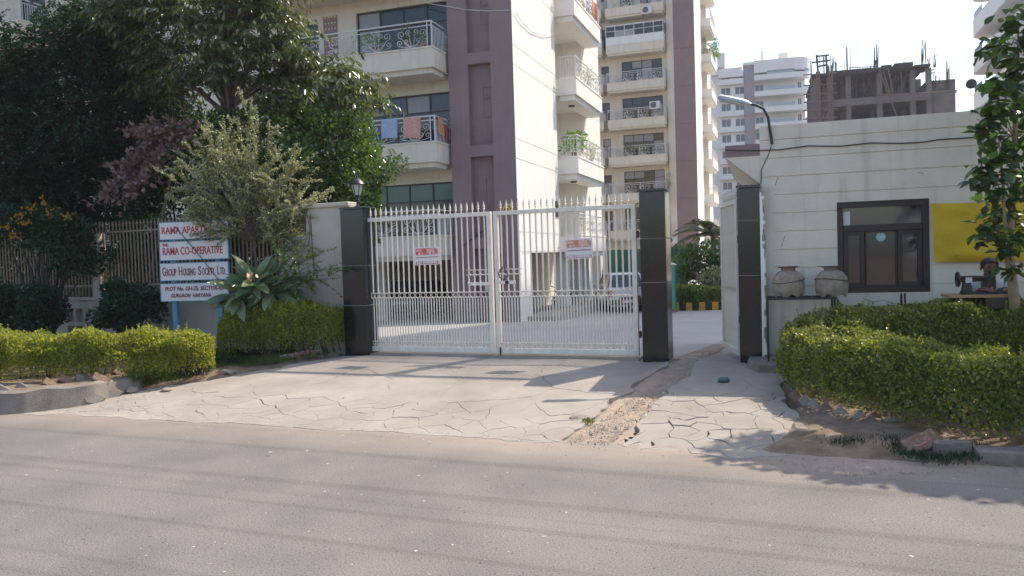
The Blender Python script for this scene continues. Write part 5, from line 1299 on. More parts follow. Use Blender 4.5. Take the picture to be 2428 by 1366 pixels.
# --- pale arching shrub over the sign
def arching(label, base, tips, L, mname, seed, nl=230, name='shrub', rise=.5, thick=.012, twigs=5, cat='shrub', hub=None):
    rn = np.random.default_rng(seed); r2 = random.Random(seed); t = tree(name, label, cat, base); m_ = MB(); PP, DD, NN = [], [], []; hb = Vector((0, 0, 0)) if hub is None else Vector(hub) - Vector(base)
    if hub is not None: m_.tube([(0, 0, 0), hb * .5 + Vector((.05, 0, 0)), hb], [.035, .03, .022], 6)
    for tip in tips:
        tip = Vector(tip) - Vector(base); o = hb + Vector((r2.uniform(-.15, .15), r2.uniform(-.1, .1), 0)); mid = o.lerp(tip, .55) + Vector((r2.uniform(-.15, .15), r2.uniform(-.15, .15), rise * r2.uniform(.4, 1)))
        pts = [np.array(o * (1 - s) ** 2 + mid * 2 * s * (1 - s) + tip * s * s) for s in np.linspace(0, 1, 10)]
        m_.tube(pts, [thick * (1.1 - .9 * s) for s in np.linspace(0, 1, 10)], 4)
        lines = [(pts, .35)]
        for q in range(twigs):
            k = r2.randint(3, 8); a = pts[k]; dv = unit((pts[min(k + 1, 9)] - pts[k - 1])[None])[0]; e = a + dv * r2.uniform(.15, .4) + np.array([r2.gauss(0, .18), r2.gauss(0, .15), r2.gauss(.02, .16)])
            tw = [a, a * .5 + e * .5 + np.array([0, 0, .03]), e]; m_.tube(tw, [.004, .003, .0015], 3); lines.append((tw, 0))
        for ln, s0 in lines:
            ln = np.array(ln); nn = nl // (twigs + 1); u = s0 + (1 - s0) * rn.random(nn); x = u * (len(ln) - 1); i = np.minimum(x.astype(int), len(ln) - 2); f = (x - i)[:, None]
            p = ln[i] * (1 - f) + ln[i + 1] * f; tg = unit(ln[i + 1] - ln[i]); PP.append(p + rn.normal(size=p.shape) * .012); DD.append(tg * .4 + rn.normal(size=p.shape) * .7); NN.append(rn.normal(size=p.shape) * .5 + [0, 0, 1.0])
    PP, DD, NN = np.concatenate(PP), np.concatenate(DD), np.concatenate(NN); Ls = rn.uniform(L[0], L[1], len(PP)); leaf_obj('foliage', PP, DD, NN, Ls, Ls * .38, mname, t)
    part('branches', m_, 'bark', t, kind='stuff'); return t
r3 = random.Random(9); tips = []
for px, py in ((400, 470), (385, 420), (450, 390), (440, 330), (480, 300), (500, 345), (520, 310), (560, 330), (590, 300), (610, 345), (640, 320), (660, 370), (690, 400), (720, 430), (745, 470), (735, 520), (700, 500), (715, 560), (650, 440), (600, 420), (550, 440), (530, 510), (640, 540), (680, 560), (520, 400), (570, 380), (630, 400), (480, 420), (700, 580), (690, 600), (470, 535), (500, 552), (525, 540), (480, 515), (535, 560), (455, 505)):
    tips.append(at(px + r3.uniform(-8, 8), py + r3.uniform(-8, 8), r3.uniform(13.3, 14.0)))
    tips.append(at(px + r3.uniform(-40, 40), py + r3.uniform(-25, 14), r3.uniform(13.3, 14.0)))
arching('pale greyish green shrub with arching thorny twigs, leaning over the sign', base_at(618, 13.75), tips, (.028, .045), 'pale_leaf', 41, nl=600, thick=.007, hub=at(600, 570, 13.7), rise=.28)
tips = [at(px, py, r3.uniform(12.8, 13.15)) for px, py in ((740, 610), (770, 600), (790, 655), (775, 668), (745, 690), (700, 690), (720, 650), (680, 620), (700, 600), (735, 670), (760, 640))]
arching('wispy dark twigged shrub against the pier, right of the plumeria', base_at(665, 13.2), tips, (.02, .03), 'ficus_leaf', 42, nl=480, rise=.2, thick=.006, hub=at(650, 680, 13.15))
tips = [at(px + r3.uniform(-14, 14), py + r3.uniform(-14, 14), r3.uniform(14.4, 14.9)) for px, py in ((225, 480), (250, 455), (300, 470), (330, 440), (280, 430), (345, 405), (290, 400), (370, 370), (400, 340), (440, 310), (330, 350), (300, 330), (360, 310), (410, 300), (425, 335), (270, 460), (320, 410), (380, 330)) for _ in (0, 1)]
arching('withered shrub with drooping pinkish brown leaves above the railings', base_at(300, 15.4), tips, (.08, .13), 'dry_leaf', 43, nl=62, rise=.12, thick=.01, hub=at(425, 320, 15.0))
# --- plumeria
def leaf_mesh(name, L, Wd, m, lv, fold=.18, bend=.18, obov=.0, n=6):
    mb = MB(); prof = [math.sin(math.pi * (t ** (1 + obov))) ** .75 if 0 < t < 1 else 0 for t in [i / n for i in range(n + 1)]]; prof[0] = .06; prof[-1] = .03
    for i in range(n):
        a, b = i / n, (i + 1) / n; za, zb_ = -bend * L * a * a, -bend * L * b * b
        wa, wb = Wd * prof[i], Wd * prof[i + 1]
        mb.quad((0, a * L, za), (wa, a * L, za + fold * wa), (wb, b * L, zb_ + fold * wb), (0, b * L, zb_)); mb.quad((-wa, a * L, za + fold * wa), (0, a * L, za), (0, b * L, zb_), (-wb, b * L, zb_ + fold * wb))
    me = mb.mesh(name, m, True, False)
    bm = bmesh.new(); bm.from_mesh(me); bmesh.ops.remove_doubles(bm, verts=bm.verts, dist=1e-5); bm.to_mesh(me); bm.free()
    a_ = me.attributes.new('lv', 'FLOAT', 'FACE'); a_.data.foreach_set('value', [lv] * len(me.polygons)); return me
def place_leaf(me, parent, p, d, up, name='leaf', s=1.0):
    y = Vector(d).normalized(); x = y.cross(Vector(up)); x = x.normalized() if x.length > 1e-4 else Vector((1, 0, 0)); z = x.cross(y)
    o = link(name, me, parent); m4 = Matrix((x, y, z)).transposed().to_4x4(); m4.translation = Vector(p)
    o.matrix_local = m4 @ Matrix.Scale(s, 4); return o
B = base_at(612, 13.3, .05)
pt_ = tree('plumeria', 'plumeria with long pale veined leaves and a few pink flowers beside the sign', 'plant', B)
plm = [leaf_mesh('leaf', .52, .075, 'plumeria_leaf', v, .25, .22) for v in (.15, .45, .75, .95)]
m_ = MB(); heads = [at(603, 675, 13.1) - B, at(648, 695, 13.1) - B, at(568, 700, 13.15) - B]
for h in heads: m_.tube([(0, 0, 0), h * .6 + Vector((.03, 0, .05)), h], [.035, .03, .028], 8)
part('stem', m_, 'bark_pale', pt_, True)
r4 = random.Random(2)
for hi, h in enumerate(heads):
    for k in range(40 if hi == 0 else 26):
        a = k * 2.4 + r4.uniform(-.2, .2); el = r4.uniform(-.5, 1.0) if hi == 0 else r4.uniform(-.5, .7)
        d = Vector((math.cos(a) * math.cos(el), math.sin(a) * math.cos(el) * .9, math.sin(el)))
        place_leaf(plm[k % 4], pt_, h + Vector((0, 0, r4.uniform(-.08, .06))) + d * .03, d, (r4.gauss(0, .25), -.75 + r4.gauss(0, .2), .8), s=r4.uniform(.75, 1.15))
fmesh = []
for mm in ('flower_pink', 'flower_cream'):
    q = MB()
    for j in range(5):
        a = j * 1.2566; c, s_ = math.cos(a), math.sin(a); q.quad((0, 0, 0), (.02 * c - .012 * s_, .02 * s_ + .012 * c, .006), (.038 * c, .038 * s_, .012), (.02 * c + .012 * s_, .02 * s_ - .012 * c, .006))
    fmesh.append(q.mesh('flower', mm, recalc=False))
for i, (px, py) in enumerate(((588, 652), (594, 656), (598, 650), (590, 662), (608, 655), (596, 666), (586, 657))):
    p = at(px, py, 12.8) - B; o = link('flower', fmesh[1 if i == 4 else 0], pt_, p); o.rotation_euler = (rad(60), rad(r4.uniform(-30, 30)), r4.uniform(0, 6))
# --- small tree at the right edge, each leaf an object
B = at(2412, 640, 8.75); B.z = .0
rt_ = tree('young_tree', 'slim young tree with big rounded leaves at the right edge, before the yellow cloth', 'tree', B)
TT = [Vector((0, 0, 0)), at(2404, 700, 8.7) - B, at(2392, 600, 8.62) - B, at(2400, 480, 8.6) - B, at(2406, 330, 8.6) - B, at(2412, 180, 8.6) - B, at(2415, 70, 8.6) - B]
m_ = MB(); m_.tube(TT, [.062, .055, .042, .034, .026, .018, .008], 8); t2 = [at(2391, 610, 8.6) - B, at(2382, 520, 8.5) - B, at(2378, 430, 8.5) - B, at(2368, 330, 8.5) - B]; m_.tube(t2, [.024, .018, .014, .006], 6)
part('trunk', m_, 'bark_pale', rt_, True)
blm = [leaf_mesh('leaf', .185, .058, 'broad_leaf', v, .16, .12, .35) for v in (.05, .3, .5, .7, .95)]
blb = [leaf_mesh('leaf', .20, .062, 'bright_leaf', v, .16, .12, .35) for v in (.3, .6)]
m_ = MB(); nleaf = 0; XP, XD = [], []
tw = []
for px, py, r in ((2415, 60, .25), (2390, 95, .25), (2360, 120, .18), (2420, 140, .3), (2380, 175, .25), (2372, 205, .16), (2410, 230, .3), (2370, 255, .25), (2352, 270, .12), (2335, 300, .10), (2360, 320, .22), (2400, 330, .3), (2420, 400, .25), (2370, 390, .22), (2340, 400, .18), (2325, 420, .12), (2385, 450, .25), (2360, 480, .2), (2345, 520, .16), (2400, 520, .2), (2370, 560, .2), (2340, 545, .14), (2395, 590, .16), (2415, 580, .2), (2470, 300, .4), (2480, 450, .4), (2470, 150, .4), (2405, 640, .05)):
    c = at(px, py, 8.55 + r4.uniform(-.25, .2)) - B; near = min(TT[2:], key=lambda q: (q - c).length + abs(q.z - c.z + .25) * .5)
    m_.tube([near, near.lerp(c, .5) + Vector((0, 0, .06)), c], [.009, .007, .004], 4)
    k_ = int(112 * r + 12)
    for j in range(k_):
        a = j * 2.4 + r4.uniform(-.3, .3); el = r4.uniform(-.9, .5); d = Vector((math.cos(a) * math.cos(el), math.sin(a) * math.cos(el), math.sin(el) - .1))
        p = c + Vector((r4.gauss(0, r * .34), r4.gauss(0, r * .4), r4.gauss(0, r * .42)))
        if nleaf < 298 and c.x < .25 and j % 2 == 0: place_leaf(r4.choice(blb) if r4.random() < (.28 if py < 330 else .06) else r4.choice(blm), rt_, p, d, (r4.gauss(0, .4), r4.gauss(-.45, .4), .9), s=r4.uniform(.5, .98)); nleaf += 1
        else: XP.append(p); XD.append(d)
print('tree leaves', nleaf, len(XP)); XP = np.array(XP); leaf_obj('leaves', XP, np.array(XD), np.tile([0, 0, 1.], (len(XP), 1)) + RNG.normal(size=XP.shape) * .3, RNG.uniform(.10, .19, len(XP)), RNG.uniform(.03, .055, len(XP)), 'broad_leaf', rt_, fold=.3, wide=.58, droop=.15)
part('twigs', m_, 'bark_pale', rt_, kind='stuff')

# --- unseen tree added past the right edge, its bough shaped to shade the verge
B = Vector((7.6, 8.6, -.1)); ot = tree('tree', 'unseen broad leaved tree added past the right edge to shade the verge', 'tree', B); m_ = MB()
m_.tube([(0, 0, 0), (.1, 0, 2.2), (.0, .1, 3.8), (-.3, .1, 4.6)], [.1, .09, .07, .05], 8)
bough = [(7.3, 8.0, 4.7), (6.9, 8.15, 4.7), (6.55, 8.4, 4.75), (6.2, 8.7, 4.75), (5.9, 9.0, 4.75), (5.65, 9.3, 4.8), (7.6, 7.6, 4.8), (8.0, 7.2, 4.9), (8.5, 6.9, 4.9), (7.9, 8.4, 5.3), (7.4, 8.6, 5.5), (8.3, 7.9, 5.3)]
for q_ in bough: q_ = Vector(q_) - B; m_.tube([(0, .1, 3.9), q_ * .55 + Vector((0, .05, 1.9)), q_], [.035, .022, .008], 5)
part('trunk', m_, 'bark', ot, True)
P, d_ = clumps(bough, [.46] * len(bough), 330, .7); leaf_obj('crown', P - np.array(B), d_ + RNG.normal(size=P.shape) * .5 - [0, 0, .3], np.tile([0, 0, 1.], (len(P), 1)) + RNG.normal(size=P.shape) * .4, RNG.uniform(.10, .18, len(P)), RNG.uniform(.035, .06, len(P)), 'broad_leaf', ot)
# ================================================================== GRASS
def grass(label, spots, n, seed, hgt=(.04, .12), spread=.12, name='grass_patch', m='grass_leaf'):
    rn = np.random.default_rng(seed); S = np.array([tuple(s)[:3] for s in spots], float); P = S[rn.integers(0, len(S), n)] + np.concatenate([rn.normal(size=(n, 2)) * spread, np.zeros((n, 1))], 1)
    D = unit(rn.normal(size=(n, 3)) * [.5, .5, .1] + [0, 0, 1.0]); N = rn.normal(size=(n, 3)); N[:, 2] = 0
    o = leaf_obj(name, P, D, unit(N), rn.uniform(hgt[0], hgt[1], n), .0045, m, None, wide=.3, droop=.15)
    o['label'] = label; o['category'] = 'grass'; return o
sp = []
for k in range(42):
    t = k / 41; x = 320 + t * 235; y = 915 - t * 48
    zb2 = float(np.interp(x, [320, 400, 490, 560], [.2, .13, .08, .07]))
    for dy, kz in ((4, .0), (-4, .25), (-12, .6), (-22, 1.0), (-34, 1.05)): sp.append(gnd(x + r4.uniform(-8, 8), y + dy, zb2 * kz))
grass('rough green grass along the left edge of the driveway below the hedge', sp, 16000, 51, spread=.06)
sp = [gnd(x + r4.uniform(-6, 6), 862 - (x - 600) * .12 + r4.uniform(-8, 4), .03) for x in range(585, 690, 3)]
grass('grass tuft under the hedge beside the plumeria', sp, 3200, 52, spread=.07)
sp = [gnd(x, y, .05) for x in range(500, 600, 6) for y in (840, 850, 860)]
grass('shaded grass between the two clipped hedges behind the driveway edge', sp, 3500, 56, spread=.08, m='dark_leaf')  # shade between the hedges is put into the dark leaf colour
sp = [gnd(x, y, .02) for x, y in ((2110, 1040), (2135, 1058), (2150, 1065), (2180, 1085), (2230, 1095), (2260, 1090), (2290, 1085), (2300, 1060), (1990, 1052), (2030, 1046), (2210, 1088), (2160, 1078))]
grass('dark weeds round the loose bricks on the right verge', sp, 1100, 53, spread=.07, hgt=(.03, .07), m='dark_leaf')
grass('small weed growing in the broken channel', [gnd(1392, 998, 0), gnd(1400, 1003, 0)], 120, 54, spread=.025, hgt=(.02, .06))
sp = [gnd(x, y, .03) for x, y in ((690, 838), (705, 846), (720, 842), (672, 836), (735, 848), (760, 842))]
grass('leafy weeds at the foot of the hedge by the lantern pillar', sp, 500, 55, spread=.07, hgt=(.06, .14), m='ficus_leaf')
# ================================================================== BRICKS, STONES, KERBS
def brick_mesh(m, frog=True):
    q = MB(); q.bbox(-.115, .115, -.055, .055, 0, .07, .008)
    if frog: q.box(-.07, .07, -.022, .022, .0702, .073)
    return q.mesh('brick', m)
bk = [brick_mesh('brick'), brick_mesh('brick', False), brick_mesh('stone', False), brick_mesh('kerb', False), brick_mesh('brick_pink', False)]
r5 = random.Random(17)
ed = thing('brick_edging', 'slanting bricks set in the earth at the foot of the left hedge', 'edging', gnd(200, 900, 0))
for i, (px, py, k, a) in enumerate(((118, 916, 0, .75), (160, 905, 1, .6), (200, 899, 3, .15), (238, 902, 1, .6), (283, 892, 0, .85), (318, 884, 2, .9), (60, 925, 3, .4), (15, 930, 2, .5))):
    o = link('brick', bk[k], ed, gnd(px, py, .235 if px < 260 else .16) - ed.location, (rad(58) + r5.uniform(-.15, .15), a * .9, rad(-20 if px < 90 else 35) + r5.uniform(-.2, .2)))
ed = thing('brick_edging', 'pale sawtooth bricks round the foot of the guardhouse hedge', 'edging', gnd(2000, 970, 0))
for i, (px, py) in enumerate(((1898, 950), (1919, 962), (1943, 972), (1971, 980), (2006, 990), (2048, 1000), (2086, 1004), (2122, 1012))):
    o = link('brick', bk[2 if i % 3 else 1], ed, gnd(px, py, -.02) - ed.location, (rad(70), rad(r5.choice((42, 48, 40)) + r5.uniform(-8, 8)), rad(-50) + .05 * i + r5.uniform(-.2, .2)))
ed = thing('brick_edging', 'faded pink bricks standing at the foot of the hedge near the lantern pillar', 'edging', gnd(720, 848, 0))
for i, (px, py) in enumerate(((706, 853), (718, 850), (732, 848), (746, 846), (760, 845), (690, 856), (676, 858))):
    o = link('brick', bk[4 if i < 4 else 2], ed, gnd(px, py, .0) - ed.location, (rad(70), rad(80 + r5.uniform(-15, 15)), rad(-15)))
b1 = MB(); b1.bbox(-.15, .15, -.075, .075, 0, .085, .01); b1.m = 0
rb = thing('loose_brick', 'tilted red brick with a pressed frog lying on the right verge', 'brick', gnd(2180, 1062, .02) + Vector((0, 0, .02))); rb.rotation_euler = (rad(48), rad(-20), rad(4))
part('body', b1, 'brick', rb)
q = MB(); q.tube([(-.075, -.02, .086), (-.03, -.03, .086), (.03, -.022, .086)], .009, 5); q.tube([(.055 + .018 * math.cos(a), .0 + .018 * math.sin(a), .086) for a in np.linspace(0, 6.28, 10, endpoint=False)], .006, 4, closed=True); part('frog', q, 'brick_pink', rb)
q = MB(); q.bbox(-.10, .10, -.05, .05, 0, .12, .015); tag(part('concrete_block', q, 'kerb', None, loc=gnd(2238, 1078, -.02), rot=(rad(4), rad(5), rad(-12))), 'grey concrete block right beside the red brick', 'block')
q = MB(); q.bbox(-.08, .08, -.05, .05, 0, .13, .015); tag(part('concrete_block', q, 'kerb', None, loc=gnd(2279, 1080, -.02), rot=(rad(-3), rad(-4), rad(-25))), 'small grey block between the red brick and the kerb stone', 'block')
q = MB(); q.bbox(0, 1.0, -.1, .1, -.1, .085, .02); tag(part('kerb_stone', q, 'kerb', None, loc=gnd(2312, 1084, 0), rot=(0, 0, rad(-20))), 'long grey kerb stone at the right edge below the hedge', 'kerb')
q = MB(); q.bbox(0, 1.15, -.13, .13, -.1, .025, .02); tag(part('kerb_stone', q, 'kerb', None, loc=gnd(1880, 1015, 0), rot=(rad(3), 0, rad(-14))), 'half sunk concrete slab below the sawtooth bricks', 'kerb')
def stone(label, P, s, seed, m='stone', flat=.6):
    rn = random.Random(seed); q = MB(); prof = []
    bm = bmesh.new(); bmesh.ops.create_icosphere(bm, subdivisions=2, radius=1)
    for v in bm.verts:
        k = 1 + .35 * mnoise.noise(v.co * 1.3 + Vector((seed, 0, 0))) + .12 * mnoise.noise(v.co * 4 + Vector((seed, 3, 0))); v.co = Vector((v.co.x * k * s, v.co.y * k * s * .8, v.co.z * k * s * flat))
    me = bpy.data.meshes.new('stone'); bm.to_mesh(me); bm.free(); me.materials.append(MATS[m])
    return tag(link('stone', me, None, Vector(P) + Vector((0, 0, s * flat * .6)), (0, 0, rn.uniform(0, 6))), label, 'stone')
stone('flat pale stone lying alone on the left edge of the driveway', gnd(394, 927, 0), .085, 2, 'stone', .35)
stone('pale stone in the grass at the end of the left hedge', gnd(468, 880, .03), .085, 5)
stone('small pale stone in the grass by the slanting bricks', gnd(357, 896, .03), .06, 8)
stone('pale broken slab at the end of the grass by the driveway', gnd(540, 884, .0), .13, 11, 'concrete', .25)
stone('broken concrete lump in the hole at the top of the dirt channel', gnd(1370, 1000, -.05), .11, 14, 'stone', .5)
stone('small rubble stone under the left hinge of the gate', gnd(898, 833, 0), .07, 18, 'stone', .4)
# pebbles and crumbs in the channel and along the verge: too small to count
q = MB(); rp = random.Random(6)
def crumb(p, s):
    n = len(q.v); pts = [Vector((rp.uniform(.6, 1) * math.cos(a), rp.uniform(.6, 1) * math.sin(a), 0)) * s for a in (0, 1.57, 3.14, 4.71)]
    q.v += [tuple(p + v) for v in pts] + [tuple(p + Vector((rp.uniform(-.3, .3) * s, rp.uniform(-.3, .3) * s, s * rp.uniform(.5, .9))))]
    for i in range(4): q.f.append((n + i, n + (i + 1) % 4, n + 4)); q.mi.append(0)
for i in range(1500):
    t = rp.random(); p = gnd(1390 + 300 * t + rp.uniform(-1, 1) * (55 - 30 * t), 1055 - 220 * t, -.02 + .012 * rp.random()); crumb(p, rp.uniform(.004, .016) if rp.random() < .985 else rp.uniform(.02, .032))
for i in range(900):
    p = gnd(rp.uniform(1850, 2428), rp.uniform(1010, 1130), -.015); crumb(p, rp.uniform(.004, .014))
for i in range(500): p = gnd(rp.uniform(0, 360), rp.uniform(930, 980), -.0); crumb(p, rp.uniform(.004, .012))
for i in range(700):
    u = rp.uniform(-6, 4); p = ROAD.wld(u, rp.gauss(-.05, .22), -.316); crumb(p, rp.uniform(.003, .01))
o = part('pebbles', q, 'stone', None, kind='stuff', recalc=False); o['label'] = 'loose crumbs of stone in the dirt channel and on the verges'; o['category'] = 'pebbles'
# dry leaves and scraps of paper
q = MB()
for px, py in ((1068, 974), (814, 944), (1572, 932), (1695, 935), (1530, 985), (1018, 1050), (1470, 1045), (1700, 1040), (1800, 985), (1900, 1040), (1960, 1060), (1990, 1030), (1930, 1012), (470, 1013), (1005, 1043), (730, 1070), (640, 1074)):
    p = gnd(px, py, .004); s = rp.uniform(.015, .03); a = rp.uniform(0, 3); c, d = math.cos(a) * s, math.sin(a) * s
    q.quad(p + Vector((-c, -d, 0)), p + Vector((d * .6, -c * .6, .012)), p + Vector((c, d, .002)), p + Vector((-d * .6, c * .6, .01)))
o = part('scraps', q, 'litter', None, kind='stuff', recalc=False); o['label'] = 'scraps of pale litter on driveway and road'; o['category'] = 'litter'
q = MB(); q.loft([[(.07 * math.cos(a) * k + .01 * math.sin(a * 3), .055 * math.sin(a) * k, z) for a in np.linspace(0, 6.28, 12, endpoint=False)] for k, z in ((1, 0), (1.1, .02), (.8, .045), (.35, .055))], True, True)
tag(part('crumpled_packet', q, 'teal_bag', None, True, loc=gnd(1716, 905, .003)), 'crumpled dark teal packet lying in the shade of the passage', 'litter')

# ================================================================== WATER POTS ON A RACK
def pot(label, px, Y, seed):
    zb_ = at(px, 703, Y).z; p = at(px, 703, Y); t = thing('water_pot', label, 'water pot', (p.x, p.y, zb_), 0, 'clay water pots wrapped in sacking')
    prof = [(.05, .0), (.11, .02), (.165, .09), (.185, .17), (.172, .24), (.125, .3), (.088, .325), (.088, .365)]
    q = MB(); q.lathe(prof, 22); part('pot', q, 'clay', t, True)
    q = MB(); n = 30; rings = []
    for r_, z in [(.172, .012), (.188, .06), (.195, .1), (.197, .17), (.184, .245), (.138, .303), (.104, .325)]:
        rings.append([((r_ + .008 * mnoise.noise((math.cos(a) * 3, math.sin(a) * 3, z * 14 + seed))) * math.cos(a), (r_ + .008 * mnoise.noise((math.cos(a) * 3, math.sin(a) * 3, z * 14 + seed))) * math.sin(a), z + (.05 * mnoise.noise((math.cos(a) * 2.2, math.sin(a) * 2.2, seed)) + .02 * math.sin(a * 7 + seed) - .0 if z < .04 else 0)) for a in np.linspace(0, 2 * math.pi, n, endpoint=False)])
    q.loft(rings); part('sacking', q, 'burlap', t, True)
    q = MB(); q.tube([(.2 * math.cos(a), .2 * math.sin(a), .2 + .03 * math.sin(a + seed)) for a in np.linspace(0, 6.28, 24, endpoint=False)], .005, 4, closed=True); part('cord', q, 'bark_dark', t)
    q = MB(); q.lathe([(.118, .366), (.12, .372), (.118, .378)], 20); q.box(-.16, .13, -.03, .03, .379, .384); part('lid', q, 'rust', t)
    return t
pot('water pot in torn sacking, nearest the guardhouse corner', 1870, 10.2, 1.3); pot('water pot in grey sacking, overlapping the window frame', 1972, 10.05, 4.1)
RK = Fr(at(1818, 640, 10.25).to_2d(), 17); zr = RK.hit(1900, 702)[1] - .005
t = frthing('pot_rack', 'black iron rack carrying the two water pots', 'rack', RK)
u2 = RK.hit(1975, 702)[0]; u3 = RK.hit(2136, 702)[0]; q = MB()
for y in (-.2, .16):
    q.box(0, u2 + .03, y - .012, y + .012, zr - .03, zr); q.box(-.012, .012, y - .0119, y + .0119, .0, zr - .0301); q.box(u2 - .012, u2 + .012, y - .0119, y + .0119, 0, zr - .0301); q.box(u2 + .03, u2 + .05, y - .0119, y + .0119, 0, zr - .0301)
for x in (0, .3, u2 - .25, u2): q.box(x - .012, x + .012, -.187, .147, zr - .028, zr - .004)
part('frame', q, 'iron', t)
q = MB(); q.box(u3 - .012, u3 + .012, -.04, -.016, .0, zr + .02); q.box(u3 + .03, u3 + .05, -.04, -.016, 0, zr + .02); part('spare_leg', q, 'iron', t)

# ================================================================== TAILOR AT HIS SEWING MACHINE
TB = Fr(at(2262, 640, 8.98).to_2d(), 15); ztab = TB.hit(2330, 698)[1]; gl0 = .05
t = frthing('sewing_table', 'wooden sewing table on black iron treadle legs behind the hedge', 'table', TB)
uA, uB = TB.hit(2246, 700)[0], TB.hit(2402, 700)[0]
q = MB(); q.bbox(uA, uB, -.12, .30, ztab - .03, ztab, .006); part('table_top', q, 'table_wood', t)
q = MB()
for x in (uA + .12, uB - .12):
    q.tube([(x - .06, -.08, gl0), (x, -.05, .45), (x - .02, -.05, ztab - .031)], .018, 6); q.tube([(x - .06, .26, gl0), (x, .23, .45), (x - .02, .23, ztab - .031)], .018, 6); q.tube([(x, -.05, .45), (x, .23, .45)], .015, 6)
    q.tube([(x - .06, -.08, gl0 + .02), (x - .06, .26, gl0 + .02)], .018, 6); q.tube([(x, -.05, .7), (x + .1 * (1 if x < .3 else -1), .09, .6), (x, .23, .7)], .012, 5)
q.box(uA + .1, uB - .1, .05, .08, gl0 + .12, gl0 + .15); q.tube([(uA + .12 + .12 * math.cos(a), .1, gl0 + .32 + .12 * math.sin(a)) for a in np.linspace(0, 6.28, 18, endpoint=False)], .012, 5, closed=True)
part('treadle_frame', q, 'iron', t)
q = MB(); q.bbox(uB - .3, uB - .02, -.1, .26, ztab - .15, ztab - .031, .006); part('drawer', q, 'brown_wood', t)
s = frthing('sewing_machine', 'black hand wheel sewing machine standing on the table', 'sewing machine', TB, 0, .06, ztab)
h = lambda px, py: (TB.hit(px, py, .06)[0], TB.hit(px, py, .06)[1] - ztab)
q = MB(); a, b = h(2280, 695)[0], h(2364, 695)[0]; q.bbox(a, b, -.085, .085, .0, .03, .006); part('base', q, 'black_metal', s)
xp = h(2292, 680)[0]; za = h(2300, 668)[1]; zt3 = h(2300, 656)[1]; xe = h(2352, 660)[0]
q = MB(); q.loft([[(xp + dx * k, dy * k, z) for dx, dy in ((-.045, -.035), (.045, -.035), (.045, .035), (-.045, .035))] for k, z in ((1.15, .031), (.9, .1), (.85, za), (.9, zt3))], True, True)
q.loft([[(x, dy * k, zc + dz * k) for dx, dy, dz in ((0, -.03, -.03), (0, -.035, .02), (0, -.015, .04), (0, .015, .04), (0, .035, .02), (0, .03, -.03))] for x, k, zc in ((xp - .05, 1, (za + zt3) / 2), (xp + .08, .95, (za + zt3) / 2), (xe - .06, .75, (za + zt3) / 2 + .005), (xe - .03, .9, (za + zt3) / 2))], True, True)
q.bbox(xe - .03, xe + .03, -.035, .035, za - .06, zt3 + .01, .008); part('body', q, 'black_metal', s)
q = MB(); q.tube([(xe, -.0, .031), (xe, 0, za - .06)], .006, 6); q.box(xe - .015, xe + .015, -.02, .02, .034, .04); part('needle_bar', q, 'galv', s)
xw = h(2271, 662)[0]; q = MB(); q.tube([(xw, .075 * math.cos(a), (za + zt3) / 2 + .075 * math.sin(a)) for a in np.linspace(0, 6.28, 20, endpoint=False)], .014, 6, closed=True); q.tube([(xw, -.07, (za + zt3) / 2), (xw, .07, (za + zt3) / 2)], .008, 5); q.tube([(xw, 0, (za + zt3) / 2 - .07), (xw, 0, (za + zt3) / 2 + .07)], .008, 5); q.tube([(xw - .01, 0, (za + zt3) / 2), (xp - .04, 0, (za + zt3) / 2)], .012, 6); part('hand_wheel', q, 'black_metal', s)
q = MB(); a, z = h(2294, 664); q.box(a - .03, a + .035, -.046, -.042, z - .03, z + .03); part('label_plate', q, 'paper', s)
q = MB(); q.tube([(xp + .1, 0, zt3), (xp + .1, 0, zt3 + .05)], .01, 6); part('spool_pin', q, 'galv', s)
# the man
def skin_mesh(name, verts, edges, radii, root, sub=2):
    me = bpy.data.meshes.new(name); me.from_pydata([tuple(v) for v in verts], edges, []); o = bpy.data.objects.new(name, me); COL.objects.link(o)
    md = o.modifiers.new('skin', 'SKIN'); md.use_smooth_shade = True
    for i, r_ in enumerate(radii):
        sv = me.skin_vertices[0].data[i]; sv.radius = (r_, r_) if not isinstance(r_, tuple) else r_; sv.use_root = (i == root)
    o.modifiers.new('sub', 'SUBSURF').levels = sub
    dg = bpy.context.evaluated_depsgraph_get(); out = bpy.data.meshes.new_from_object(o.evaluated_get(dg)); out.name = name
    bpy.data.objects.remove(o); bpy.data.meshes.remove(me)
    out.polygons.foreach_set('use_smooth', [True] * len(out.polygons)); out.materials.clear(); return out
hp = TB.hit(2336, 640, .42); X0 = hp[0]
pm = frthing('person', 'man in a pale blue shirt bending over the sewing machine, seen behind the leaves', 'person', TB, X0, .42, 0)
zh = TB.hit(2336, 637, .25)[1]; zs_ = zh - .2
V, Ed, Rr = [], [], []
def jt(p, r_, par=None):
    V.append(p); Rr.append(r_)
    if par is not None: Ed.append((par, len(V) - 1))
    return len(V) - 1
pel = jt((0, .12, .66), (.15, .12)); sp1 = jt((0, .10, .80), (.135, .105), pel); ch = jt((0, .03, .95), (.15, .11), sp1); ub = jt((0, -.05, zs_ + .02), (.10, .08), ch); nk = jt((0, -.11, zs_ + .09), .052, ub)
hd0 = jt((0, -.16, zh - .05), (.062, .07), nk); hd1 = jt((0, -.165, zh + .03), (.078, .092), hd0); hd2 = jt((0, -.155, zh + .085), (.055, .065), hd1)
